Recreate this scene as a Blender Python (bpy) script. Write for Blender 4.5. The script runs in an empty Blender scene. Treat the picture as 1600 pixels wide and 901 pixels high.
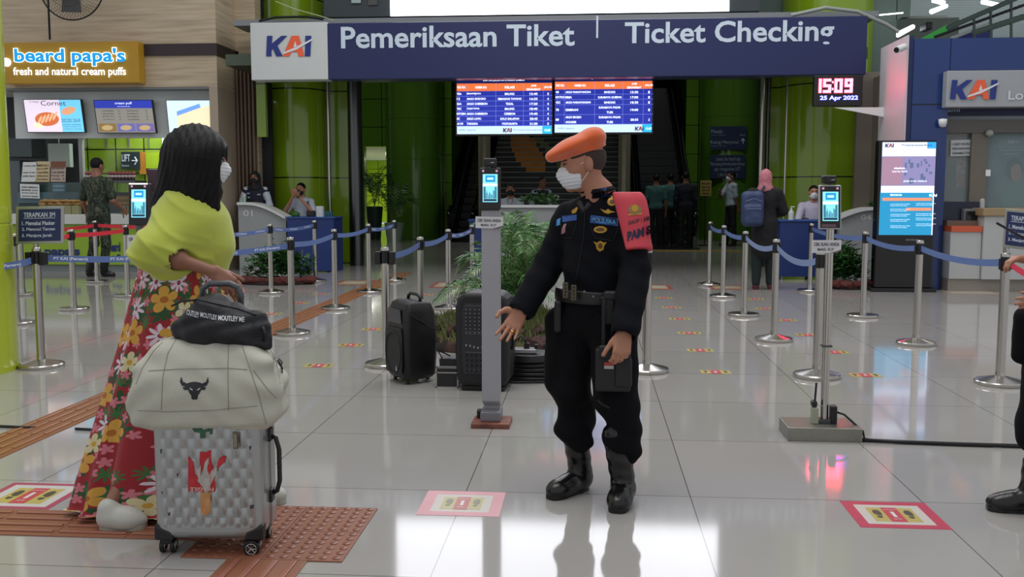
import bpy, bmesh, math, random
import numpy as np
from mathutils import Vector, Matrix, Euler
from mathutils.bvhtree import BVHTree
random.seed(7)
S = bpy.context.scene
COL = S.collection
PI = math.pi
# ---------------------------------------------------------------- camera
CAM_H, F_PX = 1.34, 1530.0
TH, PS = math.atan(149.5 / F_PX), math.radians(4.58)
cam_d = bpy.data.cameras.new('camera'); cam_d.sensor_width = 36; cam_d.lens = F_PX / 1600 * 36
cam_d.clip_start = 0.05; cam_d.clip_end = 200
cam = bpy.data.objects.new('camera', cam_d); COL.objects.link(cam)
cam.location = (0, 0, CAM_H); cam.rotation_euler = (PI / 2 - TH, 0, PS)
S.camera = cam
# ---------------------------------------------------------------- exposure, world, lights
S.view_settings.view_transform = 'Standard'; S.view_settings.look = 'None'
S.view_settings.exposure = 0.0; S.view_settings.gamma = 1.0; S.view_settings.use_curve_mapping = False
W = bpy.data.worlds.new('hall_daylight'); S.world = W; W.use_nodes = True
W.node_tree.nodes['Background'].inputs[0].default_value = (0.95, 0.96, 1.0, 1)
W.node_tree.nodes['Background'].inputs[1].default_value = 0.62

def area(name, loc, size, power, color=(1, 1, 1), rot=(0, 0, 0), sy=None, spread=PI):
    l = bpy.data.lights.new(name, 'AREA'); l.energy = power; l.color = color; l.size = size; l.spread = spread
    if sy: l.shape = 'RECTANGLE'; l.size_y = sy
    o = bpy.data.objects.new(name, l); COL.objects.link(o); o.location = loc; o.rotation_euler = rot
    return o
area('hall_lamp_row', (-1.0, 4.0, 8.2), 5.0, 230, (1.0, 0.98, 0.95), sy=3.0)
area('hall_lamp_row', (0.5, 11.5, 8.2), 8.0, 330, (1.0, 0.97, 0.96), sy=3.0)
area('kiosk_downlight', (-7.3, 17.3, 3.05), 2.0, 70, (1.0, 0.97, 0.92), sy=0.8)
area('kiosk_panel_fill', (-8.0, 16.42, 3.09), 3.2, 34, (1.0, 1.0, 0.98), sy=0.12)  # added fill that brightens the white menu panel
area('upper_hall_fill_up', (14, 36, 4.0), 10.0, 230, (.92, 1.0, 1.0), rot=(PI, 0, 0), sy=12)  # added fill aimed upwards to brighten the slatted ceiling
area('upper_hall_fill_down', (11, 34, 7.1), 8.0, 420, (1.0, 1.0, 1.0), sy=8)  # added fill raising the brightness of the upper hall
area('ticket_office_lamp', (5.9, 15.0, 3.0), 1.2, 14, (1.0, 0.93, 0.85), sy=0.8)
area('corridor_lamp', (-8.4, 38, 2.75), 1.2, 170, (1.0, 1.0, 0.9), sy=8)
area('under_deck_fill', (-6.0, 23, 6.8), 2.0, 85, (1.0, 1.0, 0.95), sy=1.0)  # this and the next: unseen fills added to lift the area under the deck
area('under_deck_fill', (2.5, 23, 6.8), 2.0, 85, (1.0, 1.0, 0.95), sy=1.0)

# ---------------------------------------------------------------- pixel -> place helpers (photo frame 1600x901)
def ray(px, py):
    u = (px - 800) / F_PX; v = (450.5 - py) / F_PX
    Fd = Vector((-math.sin(PS) * math.cos(TH), math.cos(PS) * math.cos(TH), -math.sin(TH)))
    R = Vector((math.cos(PS), math.sin(PS), 0))
    U = Vector((-math.sin(PS) * math.sin(TH), math.cos(PS) * math.sin(TH), math.cos(TH)))
    return Fd + R * u + U * v
EYE = Vector((0, 0, CAM_H))
def P(px, py, Y):
    r = ray(px, py); return EYE + r * (Y / r.y)
def PX(px, py, X):
    r = ray(px, py); return EYE + r * (X / r.x)
def G(px, py, z=0.0):
    r = ray(px, py); return EYE + r * ((z - CAM_H) / r.z)

# ---------------------------------------------------------------- materials
_M = {}
def srgb(c):
    if isinstance(c, str):
        c = [int(c[i:i + 2], 16) / 255 for i in (0, 2, 4)]
    return tuple(((x / 12.92) if x <= 0.04045 else ((x + 0.055) / 1.055) ** 2.4) for x in c)
def mat(name, col, rough=0.5, metal=0.0, emit=0.0, bump=0.0, bscale=40, var=0.0, vscale=6, spec=None, sheen=0, coat=0, trans=0, alpha=1):
    if name in _M: return _M[name]
    m = bpy.data.materials.new(name); m.use_nodes = True; nt = m.node_tree
    b = nt.nodes['Principled BSDF']; c = srgb(col) + (1,)
    b.inputs['Base Color'].default_value = c; b.inputs['Roughness'].default_value = rough; b.inputs['Metallic'].default_value = metal
    if spec is not None: b.inputs['Specular IOR Level'].default_value = spec
    if sheen: b.inputs['Sheen Weight'].default_value = sheen
    if coat: b.inputs['Coat Weight'].default_value = coat; b.inputs['Coat Roughness'].default_value = 0.05
    if trans: b.inputs['Transmission Weight'].default_value = trans
    b.inputs['Alpha'].default_value = alpha
    if emit:
        b.inputs['Emission Color'].default_value = c; b.inputs['Emission Strength'].default_value = emit
    tc = nt.nodes.new('ShaderNodeTexCoord')
    if var:
        n = nt.nodes.new('ShaderNodeTexNoise'); n.inputs['Scale'].default_value = vscale; n.inputs['Detail'].default_value = 4
        r = nt.nodes.new('ShaderNodeMapRange'); r.inputs['To Min'].default_value = 1 - var; r.inputs['To Max'].default_value = 1 + var
        x = nt.nodes.new('ShaderNodeMix'); x.data_type = 'RGBA'; x.blend_type = 'MULTIPLY'; x.inputs[0].default_value = 1
        nt.links.new(tc.outputs['Object'], n.inputs['Vector']); nt.links.new(n.outputs['Fac'], r.inputs['Value'])
        x.inputs[6].default_value = c; nt.links.new(r.outputs['Result'], x.inputs[7]); nt.links.new(x.outputs[2], b.inputs['Base Color'])
    if bump:
        n = nt.nodes.new('ShaderNodeTexNoise'); n.inputs['Scale'].default_value = bscale; n.inputs['Detail'].default_value = 3
        k = nt.nodes.new('ShaderNodeBump'); k.inputs['Strength'].default_value = bump; k.inputs['Distance'].default_value = 0.01
        nt.links.new(tc.outputs['Object'], n.inputs['Vector']); nt.links.new(n.outputs['Fac'], k.inputs['Height']); nt.links.new(k.outputs['Normal'], b.inputs['Normal'])
    _M[name] = m
    return m
def ramp_mat(name, tex, stops, rough=0.5, metal=0.0, scale=(1, 1, 1), setup=None, out='Fac', constant=False, bump=0.0, loc=(0, 0, 0), coord='Object', **kw):
    """tex: node type; stops: [(pos, colour)]"""
    if name in _M: return _M[name]
    m = mat(name, stops[0][1], rough, metal, **kw); nt = m.node_tree; b = nt.nodes['Principled BSDF']
    tc = nt.nodes.new('ShaderNodeTexCoord'); mp = nt.nodes.new('ShaderNodeMapping'); mp.inputs['Scale'].default_value = scale; mp.inputs['Location'].default_value = loc
    t = nt.nodes.new(tex)
    if setup: setup(t)
    cr = nt.nodes.new('ShaderNodeValToRGB')
    if constant: cr.color_ramp.interpolation = 'CONSTANT'
    e = cr.color_ramp.elements
    while len(e) < len(stops): e.new(0.5)
    for i, (p, c) in enumerate(stops): e[i].position = p; e[i].color = srgb(c) + (1,)
    nt.links.new(tc.outputs[coord], mp.inputs['Vector']); nt.links.new(mp.outputs['Vector'], t.inputs['Vector'])
    nt.links.new(t.outputs[out], cr.inputs['Fac']); nt.links.new(cr.outputs['Color'], b.inputs['Base Color'])
    if bump:
        k = nt.nodes.new('ShaderNodeBump'); k.inputs['Strength'].default_value = bump; k.inputs['Distance'].default_value = 0.01
        nt.links.new(t.outputs[out], k.inputs['Height']); nt.links.new(k.outputs['Normal'], b.inputs['Normal'])
    return m

STEEL = mat('brushed_steel', 'b8b5b0', 0.22, 1.0)
STEELD = mat('dark_steel', '5c5e60', 0.3, 1.0)
BLACK = mat('black_plastic', '101114', 0.4)
BLACKG = mat('black_gloss', '08090b', 0.12)
WHITEP = mat('white_paint', 'd9dcdc', 0.45)
PAPER = mat('paper', 'e2e6e6', 0.7)
INK = mat('ink', '1a1c24', 0.6)
NAVY = mat('navy_panel', '182254', 0.35, var=0.04)
NAVYD = mat('navy_dark', '141d44', 0.3)
BELTB = mat('belt_blue', '5a72a8', 0.7, bump=0.1, bscale=300)
BELTT = mat('belt_print', 'd2daec', 0.7)
GREY = mat('grey_paint', '8b8e92', 0.45)
WHITE_E = mat('lit_white', 'ffffff', 0.5, emit=3.0)
SKIN = mat('skin_tan', 'a8755c', 0.5, var=0.06, vscale=14, bump=0.05, bscale=160)
SKIND = mat('skin_brown', '8a5d49', 0.5, var=0.05, vscale=14)
HAIR = mat('black_hair', '070608', 0.6, bump=0.3, bscale=120, spec=0.25)
MASKW = mat('mask_white', 'd6dade', 0.75)
MASKB = mat('mask_black', '18181c', 0.75)

# ---------------------------------------------------------------- mesh helpers
class MB:
    def __init__(s): s.v = []; s.f = []; s.uv = None
    def add(s, vs, fs):
        o = len(s.v); s.v += [tuple(v) for v in vs]; s.f += [tuple(i + o for i in f) for f in fs]; return s
    def box(s, c, sz, rz=0.0, M=None):
        hx, hy, hz = sz[0] / 2, sz[1] / 2, sz[2] / 2
        R = M or Matrix.Rotation(rz, 3, 'Z')
        vs = [Vector(c) + R @ Vector((x * hx, y * hy, z * hz)) for x in (-1, 1) for y in (-1, 1) for z in (-1, 1)]
        return s.add(vs, [(0, 1, 3, 2), (4, 6, 7, 5), (0, 4, 5, 1), (2, 3, 7, 6), (0, 2, 6, 4), (1, 5, 7, 3)])
    def bb(s, x0, x1, y0, y1, z0, z1):
        return s.box(((x0 + x1) / 2, (y0 + y1) / 2, (z0 + z1) / 2), (abs(x1 - x0), abs(y1 - y0), abs(z1 - z0)))
    def cyl(s, a, b, r1, r2=None, n=20, caps=True):
        a = Vector(a); b = Vector(b); r2 = r1 if r2 is None else r2
        d = (b - a).normalized(); u = d.orthogonal().normalized(); w = d.cross(u)
        vs = []
        for c, r in ((a, r1), (b, r2)):
            for i in range(n):
                t = 2 * PI * i / n; vs.append(c + (u * math.cos(t) + w * math.sin(t)) * r)
        fs = [(i, (i + 1) % n, n + (i + 1) % n, n + i) for i in range(n)]
        if caps: fs += [tuple(range(n - 1, -1, -1)), tuple(range(n, 2 * n))]
        return s.add(vs, fs)
    def lathe(s, prof, c=(0, 0, 0), n=36, a0=0, a1=2 * PI):
        c = Vector(c); full = abs(a1 - a0 - 2 * PI) < 1e-6; m = n if full else n + 1; vs = []
        for (r, z) in prof:
            for i in range(m):
                t = a0 + (a1 - a0) * i / n; vs.append(c + Vector((r * math.cos(t), r * math.sin(t), z)))
        fs = []
        for j in range(len(prof) - 1):
            for i in range(n):
                k = (i + 1) % m; fs.append((j * m + i, j * m + k, (j + 1) * m + k, (j + 1) * m + i))
        return s.add(vs, fs)
    def tube(s, pts, r, n=8, caps=True):
        pts = [Vector(p) for p in pts]; rs = r if isinstance(r, (list, tuple)) else [r] * len(pts); vs = []; u = None
        for i, p in enumerate(pts):
            d = (pts[min(i + 1, len(pts) - 1)] - pts[max(i - 1, 0)]).normalized()
            u = d.orthogonal().normalized() if u is None else (u - d * u.dot(d)).normalized()
            w = d.cross(u)
            for k in range(n):
                t = 2 * PI * k / n; vs.append(p + (u * math.cos(t) + w * math.sin(t)) * rs[i])
        fs = [(i * n + k, i * n + (k + 1) % n, (i + 1) * n + (k + 1) % n, (i + 1) * n + k) for i in range(len(pts) - 1) for k in range(n)]
        if caps: fs += [tuple(range(n - 1, -1, -1)), tuple((len(pts) - 1) * n + k for k in range(n))]
        return s.add(vs, fs)
    def prism(s, poly, O, U, V, N, t):
        """poly: 2D list; placed O+x*U+y*V, thickness t along N (front face at O)"""
        O, U, V, N = Vector(O), Vector(U), Vector(V), Vector(N); n = len(poly)
        vs = [O + U * x + V * y for x, y in poly] + [O + U * x + V * y + N * t for x, y in poly]
        return s.add(vs, [tuple(range(n)), tuple(range(2 * n - 1, n - 1, -1))] + [(i, i + n, (i + 1) % n + n, (i + 1) % n) for i in range(n)])
    def grid(s, pts, nu, nv, closed=False):
        fs = []
        m = nu if closed else nu - 1
        for j in range(nv - 1):
            for i in range(m):
                k = (i + 1) % nu; fs.append((j * nu + i, j * nu + k, (j + 1) * nu + k, (j + 1) * nu + i))
        return s.add(pts, fs)
    def build(s, name, m=None, parent=None, smooth=False, bev=0.0, solid=0.0, sub=0, seg=2, fix=True, wn=False):
        me = bpy.data.meshes.new(name)
        off = root_loc(parent) if parent else Vector((0, 0, 0))
        me.from_pydata([tuple(Vector(v) - off) for v in s.v], [], s.f)
        if fix:
            b = bmesh.new(); b.from_mesh(me); bmesh.ops.recalc_face_normals(b, faces=b.faces); b.to_mesh(me); b.free()
        o = bpy.data.objects.new(name, me); COL.objects.link(o)
        if m: me.materials.append(m)
        if smooth:
            me.polygons.foreach_set('use_smooth', [True] * len(me.polygons))
            if smooth == 'auto': me.set_sharp_from_angle(angle=math.radians(35))
        if parent: o.parent = parent
        if solid: d = o.modifiers.new('solid', 'SOLIDIFY'); d.thickness = solid; d.offset = 0
        if bev: d = o.modifiers.new('bevel', 'BEVEL'); d.width = bev; d.segments = seg; d.limit_method = 'ANGLE'; d.angle_limit = math.radians(40)
        if sub: d = o.modifiers.new('sub', 'SUBSURF'); d.levels = sub; d.render_levels = sub
        return o
_ROOT = {}
def root_loc(o):
    r = o
    while r.parent: r = r.parent
    return r.location.copy()
def tag(o, label=None, cat=None, group=None, kind=None):
    if label: o['label'] = label
    if cat: o['category'] = cat
    if group: o['group'] = group
    if kind: o['kind'] = kind
    return o
def thing(name, loc, label, cat, group=None):
    o = bpy.data.objects.new(name, None); COL.objects.link(o); o.location = Vector(loc); o.empty_display_size = 0.1
    return tag(o, label, cat, group)
def struct(o): o['kind'] = 'structure'; return o
def sbox(name, m, x0, x1, y0, y1, z0, z1, bev=0.0, parent=None):
    o = MB().bb(x0, x1, y0, y1, z0, z1).build(name, m, parent, bev=bev)
    return o if parent else struct(o)
def pbox(mb, px0, py0, px1, py1, Y, t=0.03):
    """box whose front face covers the pixel box at plane Y, thickness t behind it"""
    a = P(px0, py1, Y); b = P(px1, py0, Y); return mb.bb(a.x, b.x, Y, Y + t, a.z, b.z)
def dup(root, loc, rz=0.0, label=None, group=None):
    r = root.copy(); COL.objects.link(r); r.location = loc; r.rotation_euler = (0, 0, rz)
    if label: r['label'] = label
    if group: r['group'] = group
    for ch in root.children:
        c = ch.copy(); COL.objects.link(c); c.parent = r
        for g in ch.children:
            d = g.copy(); COL.objects.link(d); d.parent = c
    return r

_TXT = {}
def text_mesh(s, bold=0.0):
    key = (s, bold)
    if key in _TXT: return _TXT[key]
    c = bpy.data.curves.new('lettering', 'FONT'); c.body = s; c.resolution_u = 3; c.offset = bold
    o = bpy.data.objects.new('lettering', c); COL.objects.link(o)
    dg = bpy.context.evaluated_depsgraph_get(); me = bpy.data.meshes.new_from_object(o.evaluated_get(dg))
    v = [tuple(x.co) for x in me.vertices]; f = [tuple(p.vertices) for p in me.polygons]
    bpy.data.objects.remove(o); bpy.data.curves.remove(c); bpy.data.meshes.remove(me)
    x0 = min(p[0] for p in v); x1 = max(p[0] for p in v); y0 = min(p[1] for p in v); y1 = max(p[1] for p in v)
    v = [((p[0] - x0) / (x1 - x0), (p[1] - y0) / (y1 - y0)) for p in v]
    _TXT[key] = (v, f, (x1 - x0) / (y1 - y0)); return _TXT[key]
def put_text(mb, s, O, U, V, bold=0.0, align=None, proj=None):
    """fit s into the box O, O+U, O+V (U and V full width / height vectors)"""
    v, f, asp = text_mesh(s, bold); O, U, V = Vector(O), Vector(U), Vector(V)
    if align is not None:
        w = V.length * asp
        if w < U.length:
            u = U.normalized() * w; O = O + (U - u) * align; U = u
    pts = [O + U * x + V * y for x, y in v]
    if proj: pts = [proj(p) for p in pts]
    return mb.add(pts, f)
def ptext(mb, s, px0, py0, px1, py1, Y, bold=0.0, align=None):
    a = P(px0, py1, Y); b = P(px1, py0, Y)
    return put_text(mb, s, (a.x, Y, a.z), (b.x - a.x, 0, 0), (0, 0, b.z - a.z), bold, align)
def kai_logo(name, O, U, V, parent, lab='logo'):
    """slanted navy K and I with an orange A and a white swoosh"""
    O, U, V = Vector(O), Vector(U), Vector(V); N = U.cross(V).normalized(); e = N * 0.004
    def poly(lst, m, d, nm):
        b = MB()
        for p in lst: b.prism(p, O + e * d, U, V, N, 0.003)
        return b.build(nm, m, parent)
    sk = lambda l: [(x + 0.0 * y, y) for x, y in l]
    K = [(0.0, 0), (0.03, 1), (0.15, 1), (0.13, 0.62), (0.34, 1), (0.47, 1), (0.25, 0.52), (0.36, 0.0), (0.22, 0), (0.15, 0.38), (0.12, 0.28), (0.12, 0)]
    A1 = [(0.37, 0), (0.6, 1.0), (0.72, 1.0), (0.84, 0.0), (0.70, 0), (0.695, 0.18), (0.55, 0.1), (0.50, 0.0)]
    A1 = [(0.36, 0.0), (0.56, 1.0), (0.72, 1.0), (0.83, 0.0), (0.70, 0.0), (0.69, 0.22), (0.56, 0.22), (0.50, 0.0)]
    hole = [(0.60, 0.45), (0.64, 0.75), (0.675, 0.45)]
    I = [(0.84, 0), (0.86, 1.0), (0.99, 1.0), (0.96, 0.0)]
    sw = [(0.37, 0.1), (0.37, 0.18), (0.62, 0.42), (1.01, 0.86), (1.01, 0.78), (0.66, 0.32)]
    nv = mat('logo_navy', '1d2f7c', 0.5); og = mat('logo_orange', 'e8603a', 0.5); wh = mat('logo_white', 'd8dce0', 0.5)
    poly([K, I], nv, 1, 'letters'); poly([A1], og, 1, 'letter'); poly([hole, sw], wh, 2.2, 'swoosh')

# ---------------------------------------------------------------- organic shapes: signed distance field -> surface net
def _n(v): v = np.array(v, float); return v / (np.linalg.norm(v) + 1e-9)
def cone(a, b, ra, rb, k=0.02): return ('c', np.array(a, float), np.array(b, float), ra, rb, k)
def ell(c, r, R=None, k=0.02): return ('e', np.array(c, float), np.array(r, float), None if R is None else np.array(R, float), k)
def rbox(c, h, R=None, rd=0.01, k=0.02): return ('b', np.array(c, float), np.array(h, float), None if R is None else np.array(R, float), rd, k)
def _eval(p, X):
    if p[0] == 'c':
        a, b, ra, rb = p[1:5]; ab = b - a; L2 = ab @ ab + 1e-12
        t = np.clip(((X - a) @ ab) / L2, 0, 1); d = X - a - t[..., None] * ab
        return np.sqrt((d * d).sum(-1)) - (ra + (rb - ra) * t)
    if p[0] == 'e':
        d = X - p[1]
        if p[3] is not None: d = d @ p[3].T
        k0 = np.sqrt(((d / p[2]) ** 2).sum(-1)); k1 = np.sqrt(((d / p[2] ** 2) ** 2).sum(-1)) + 1e-9
        return k0 * (k0 - 1) / k1
    if p[0] == 'b':
        d = X - p[1]
        if p[3] is not None: d = d @ p[3].T
        q = np.abs(d) - (p[2] - p[4])
        return np.sqrt((np.maximum(q, 0) ** 2).sum(-1)) + np.minimum(q.max(-1), 0) - p[4]
def _bound(p):
    if p[0] == 'c': r = max(p[3], p[4]); return np.minimum(p[1], p[2]) - r, np.maximum(p[1], p[2]) + r
    r = np.linalg.norm(p[2]) if p[3] is not None else p[2]
    return p[1] - r, p[1] + r
def sdf(name, prims, res, m, parent=None, cuts=(), subs=(), disp=None, inflate=0.0, smooth_it=1, label=None):
    lo = np.min([_bound(p)[0] for p in prims], 0) - 4 * res - inflate - 0.012; hi = np.max([_bound(p)[1] for p in prims], 0) + 4 * res + inflate + 0.012
    n = np.ceil((hi - lo) / res).astype(int) + 1
    ax = [lo[i] + res * np.arange(n[i]) for i in range(3)]
    Fd = np.full(tuple(n), 0.5, np.float32)
    for p in prims:
        k = p[-1]; b0, b1 = _bound(p); mg = k + 3 * res + inflate + 0.015
        i0 = np.maximum(np.floor((b0 - mg - lo) / res).astype(int), 0); i1 = np.minimum(np.ceil((b1 + mg - lo) / res).astype(int) + 1, n)
        sl = tuple(slice(i0[i], i1[i]) for i in range(3))
        X = np.stack(np.meshgrid(*[ax[i][sl[i]] for i in range(3)], indexing='ij'), -1)
        d = _eval(p, X).astype(np.float32); g = Fd[sl]
        h = np.maximum(k - np.abs(g - d), 0) / k
        Fd[sl] = np.minimum(g, d) - h * h * k * 0.25
    if disp is not None or cuts or subs:
        X = np.stack(np.meshgrid(*ax, indexing='ij'), -1)
        if disp is not None: Fd += disp(X[..., 0], X[..., 1], X[..., 2]).astype(np.float32)
    Fd -= inflate
    for (pt, nr) in cuts: Fd = np.maximum(Fd, ((X - np.array(pt)) @ _n(nr)).astype(np.float32))
    for p in subs: Fd = np.maximum(Fd, -_eval(p, X).astype(np.float32))
    ins = Fd < 0; nx, ny, nz = n - 1
    acc = np.zeros((nx, ny, nz, 3), np.float32); cnt = np.zeros((nx, ny, nz), np.float32)
    edges = []
    for axis in range(3):
        sa = [slice(None)] * 3; sb = [slice(None)] * 3; sa[axis] = slice(0, -1); sb[axis] = slice(1, None)
        A = Fd[tuple(sa)]; B = Fd[tuple(sb)]; cr = (A < 0) != (B < 0)
        t = np.where(cr, A / np.where(cr, A - B, 1), 0); edges.append((cr, (A < 0)))
        o1, o2 = [a for a in range(3) if a != axis]
        for da in (0, 1):
            for db in (0, 1):
                s = [None] * 3; s[axis] = slice(0, n[axis] - 1); s[o1] = slice(da, n[o1] - 1 + da); s[o2] = slice(db, n[o2] - 1 + db)
                c = cr[tuple(s)]; tt = t[tuple(s)]
                acc[..., axis] += np.where(c, tt, 0); acc[..., o1] += c * da; acc[..., o2] += c * db; cnt += c
    act = cnt > 0; idx = np.full((nx, ny, nz), -1, np.int64); ids = np.argwhere(act); idx[act] = np.arange(len(ids))
    V = lo + res * (ids + acc[act] / cnt[act][:, None])
    quads = []
    for axis in range(3):
        cr, neg = edges[axis]; e = np.argwhere(cr); o1, o2 = (axis + 1) % 3, (axis + 2) % 3
        e = e[(e[:, o1] > 0) & (e[:, o2] > 0) & (e[:, o1] < n[o1] - 1) & (e[:, o2] < n[o2] - 1)]
        def at(d1, d2):
            q = e.copy(); q[:, o1] -= d1; q[:, o2] -= d2; return idx[q[:, 0], q[:, 1], q[:, 2]]
        Q = np.stack([at(1, 1), at(0, 1), at(0, 0), at(1, 0)], 1); fl = neg[e[:, 0], e[:, 1], e[:, 2]]
        Q[~fl] = Q[~fl][:, ::-1]; quads.append(Q)
    Q = np.concatenate(quads)
    for _ in range(smooth_it):      # light laplacian
        a = np.zeros_like(V); c = np.zeros(len(V))
        for i in range(4):
            for j in ((i + 1) % 4,):
                np.add.at(a, Q[:, i], V[Q[:, j]]); np.add.at(c, Q[:, i], 1); np.add.at(a, Q[:, j], V[Q[:, i]]); np.add.at(c, Q[:, j], 1)
        V = V * 0.5 + 0.5 * a / np.maximum(c, 1)[:, None]
    off = np.array(root_loc(parent)) if parent else np.zeros(3)
    me = bpy.data.meshes.new(name); me.vertices.add(len(V)); me.vertices.foreach_set('co', (V - off).astype(np.float32).ravel())
    me.loops.add(len(Q) * 4); me.loops.foreach_set('vertex_index', Q.ravel().astype(np.int32)); me.polygons.add(len(Q))
    me.polygons.foreach_set('loop_start', np.arange(0, len(Q) * 4, 4, dtype=np.int32))
    me.polygons.foreach_set('use_smooth', np.ones(len(Q), dtype=bool)); me.update(calc_edges=True); me.validate()
    if m: me.materials.append(m)
    o = bpy.data.objects.new(name, me); COL.objects.link(o)
    if parent: o.parent = parent
    if label: o['label'] = label
    return o
def bvh(o):
    off = root_loc(o); return BVHTree.FromPolygons([v.co + off for v in o.data.vertices], [tuple(p.vertices) for p in o.data.polygons])
def projector(tree, lift=0.002):
    """drops a point onto the surface along the sight direction of the photograph's side (room -Y to +Y)"""
    def f(p):
        p = Vector(p); d = (p - EYE).normalized(); h = tree.ray_cast(p - d * 0.4, d, 0.8)
        return (h[0] - d * lift) if h[0] is not None else p
    return f
def folds(amp, fx=30, fy=30, fz=30, seed=0):
    def g(x, y, z):
        return amp * (np.sin(fx * x + 1.7 * np.sin(fz * z + seed) + seed) * np.sin(fz * 0.6 * z + 2 * np.sin(fx * 0.5 * x + seed) + fy * 0.5 * y) + 0.5 * np.sin(fz * 1.7 * z + fx * 1.1 * x + 3 * np.sin(fy * y * 0.7) + seed * 2))
    return g
# ================================================================= SETTING
def tile_floor():
    m = mat('polished_tiles', 'b4b2ae', 0.07); nt = m.node_tree; b = nt.nodes['Principled BSDF']
    tc = nt.nodes.new('ShaderNodeTexCoord'); mp = nt.nodes.new('ShaderNodeMapping'); mp.inputs['Location'].default_value = (0.55, -0.28, 0)
    br = nt.nodes.new('ShaderNodeTexBrick'); br.offset = 0; br.squash = 1
    for k, v in (('Scale', 1), ('Mortar Size', 0.0026), ('Brick Width', 1.0), ('Row Height', 1.0), ('Bias', 0.0), ('Mortar Smooth', 0.1)): br.inputs[k].default_value = v
    br.inputs['Color1'].default_value = srgb('a9a6a3') + (1,); br.inputs['Color2'].default_value = srgb('a3a19d') + (1,); br.inputs['Mortar'].default_value = srgb('5c5a58') + (1,)
    n = nt.nodes.new('ShaderNodeTexNoise'); n.inputs['Scale'].default_value = 1.3; n.inputs['Detail'].default_value = 6
    r = nt.nodes.new('ShaderNodeMapRange'); r.inputs['To Min'].default_value = 0.93; r.inputs['To Max'].default_value = 1.06
    x = nt.nodes.new('ShaderNodeMix'); x.data_type = 'RGBA'; x.blend_type = 'MULTIPLY'; x.inputs[0].default_value = 1
    nt.links.new(tc.outputs['Object'], mp.inputs['Vector']); nt.links.new(mp.outputs['Vector'], br.inputs['Vector']); nt.links.new(tc.outputs['Object'], n.inputs['Vector'])
    nt.links.new(n.outputs['Fac'], r.inputs['Value']); nt.links.new(br.outputs['Color'], x.inputs[6]); nt.links.new(r.outputs['Result'], x.inputs[7]); nt.links.new(x.outputs[2], b.inputs['Base Color'])
    n2 = nt.nodes.new('ShaderNodeTexNoise'); n2.inputs['Scale'].default_value = 0.9
    k = nt.nodes.new('ShaderNodeBump'); k.inputs['Strength'].default_value = 0.04; k.inputs['Distance'].default_value = 0.02
    nt.links.new(tc.outputs['Object'], n2.inputs['Vector']); nt.links.new(n2.outputs['Fac'], k.inputs['Height']); nt.links.new(k.outputs['Normal'], b.inputs['Normal'])
    b.inputs['IOR'].default_value = 1.55
    return m
sbox('floor', tile_floor(), -16, 16, -6, 42, -0.1, 0)

BEIGE = ramp_mat('beige_stone', 'ShaderNodeTexNoise', [(0.3, 'a3937c'), (0.5, 'b8a78e'), (0.7, 'c4b59c')], 0.5, scale=(0.5, 0.5, 9), setup=lambda t: (setattr(t.inputs['Scale'], 'default_value', 2.2), setattr(t.inputs['Detail'], 'default_value', 8)))
BEIGEP = mat('beige_plain', 'a99a88', 0.5, var=0.05)
BROWN = mat('dark_brown_band', '2e2226', 0.45)
def green_mat(name, c1, c2, rough=0.16, bw=1.25, rh=1.6, off=(0, 0, 0)):
    m = mat(name, c1, rough, coat=0.4); nt = m.node_tree; b = nt.nodes['Principled BSDF']
    tc = nt.nodes.new('ShaderNodeTexCoord'); sp = nt.nodes.new('ShaderNodeSeparateXYZ'); cb = nt.nodes.new('ShaderNodeCombineXYZ')
    br = nt.nodes.new('ShaderNodeTexBrick'); br.offset = 0
    for k, v in (('Scale', 1), ('Mortar Size', 0.012), ('Brick Width', bw), ('Row Height', rh), ('Mortar Smooth', 0.0)): br.inputs[k].default_value = v
    br.inputs['Color1'].default_value = srgb(c1) + (1,); br.inputs['Color2'].default_value = srgb(c2) + (1,); br.inputs['Mortar'].default_value = srgb('141c08') + (1,)
    mp = nt.nodes.new('ShaderNodeMapping'); mp.inputs['Location'].default_value = off
    nt.links.new(tc.outputs['Object'], sp.inputs[0]); nt.links.new(sp.outputs['X'], cb.inputs['X']); nt.links.new(sp.outputs['Z'], cb.inputs['Y'])
    nt.links.new(cb.outputs[0], mp.inputs['Vector']); nt.links.new(mp.outputs[0], br.inputs['Vector']); nt.links.new(br.outputs['Color'], b.inputs['Base Color'])
    return m
GREEN = green_mat('green_cladding', '86a81c', '7f9f1a', off=(0, 0, 0), bw=40, rh=1.62)
GREENB = green_mat('green_wall_panels', '57861f', '4f7c1c', bw=0.62, rh=0.82)
LIME = mat('lime_cladding', 'a9b92e', 0.2, coat=0.3)
DARK = mat('dark_void', '15171a', 0.7)
CONC = mat('grey_green_wall', '5d6f68', 0.7, var=0.08)
SOFFIT = mat('soffit_metal', '4c5748', 0.35, 0.3)

YK = 16.3
xk = lambda px, Y=YK: P(px, 250, Y).x
zk = lambda py, Y=YK: P(800, py, Y).z
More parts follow.
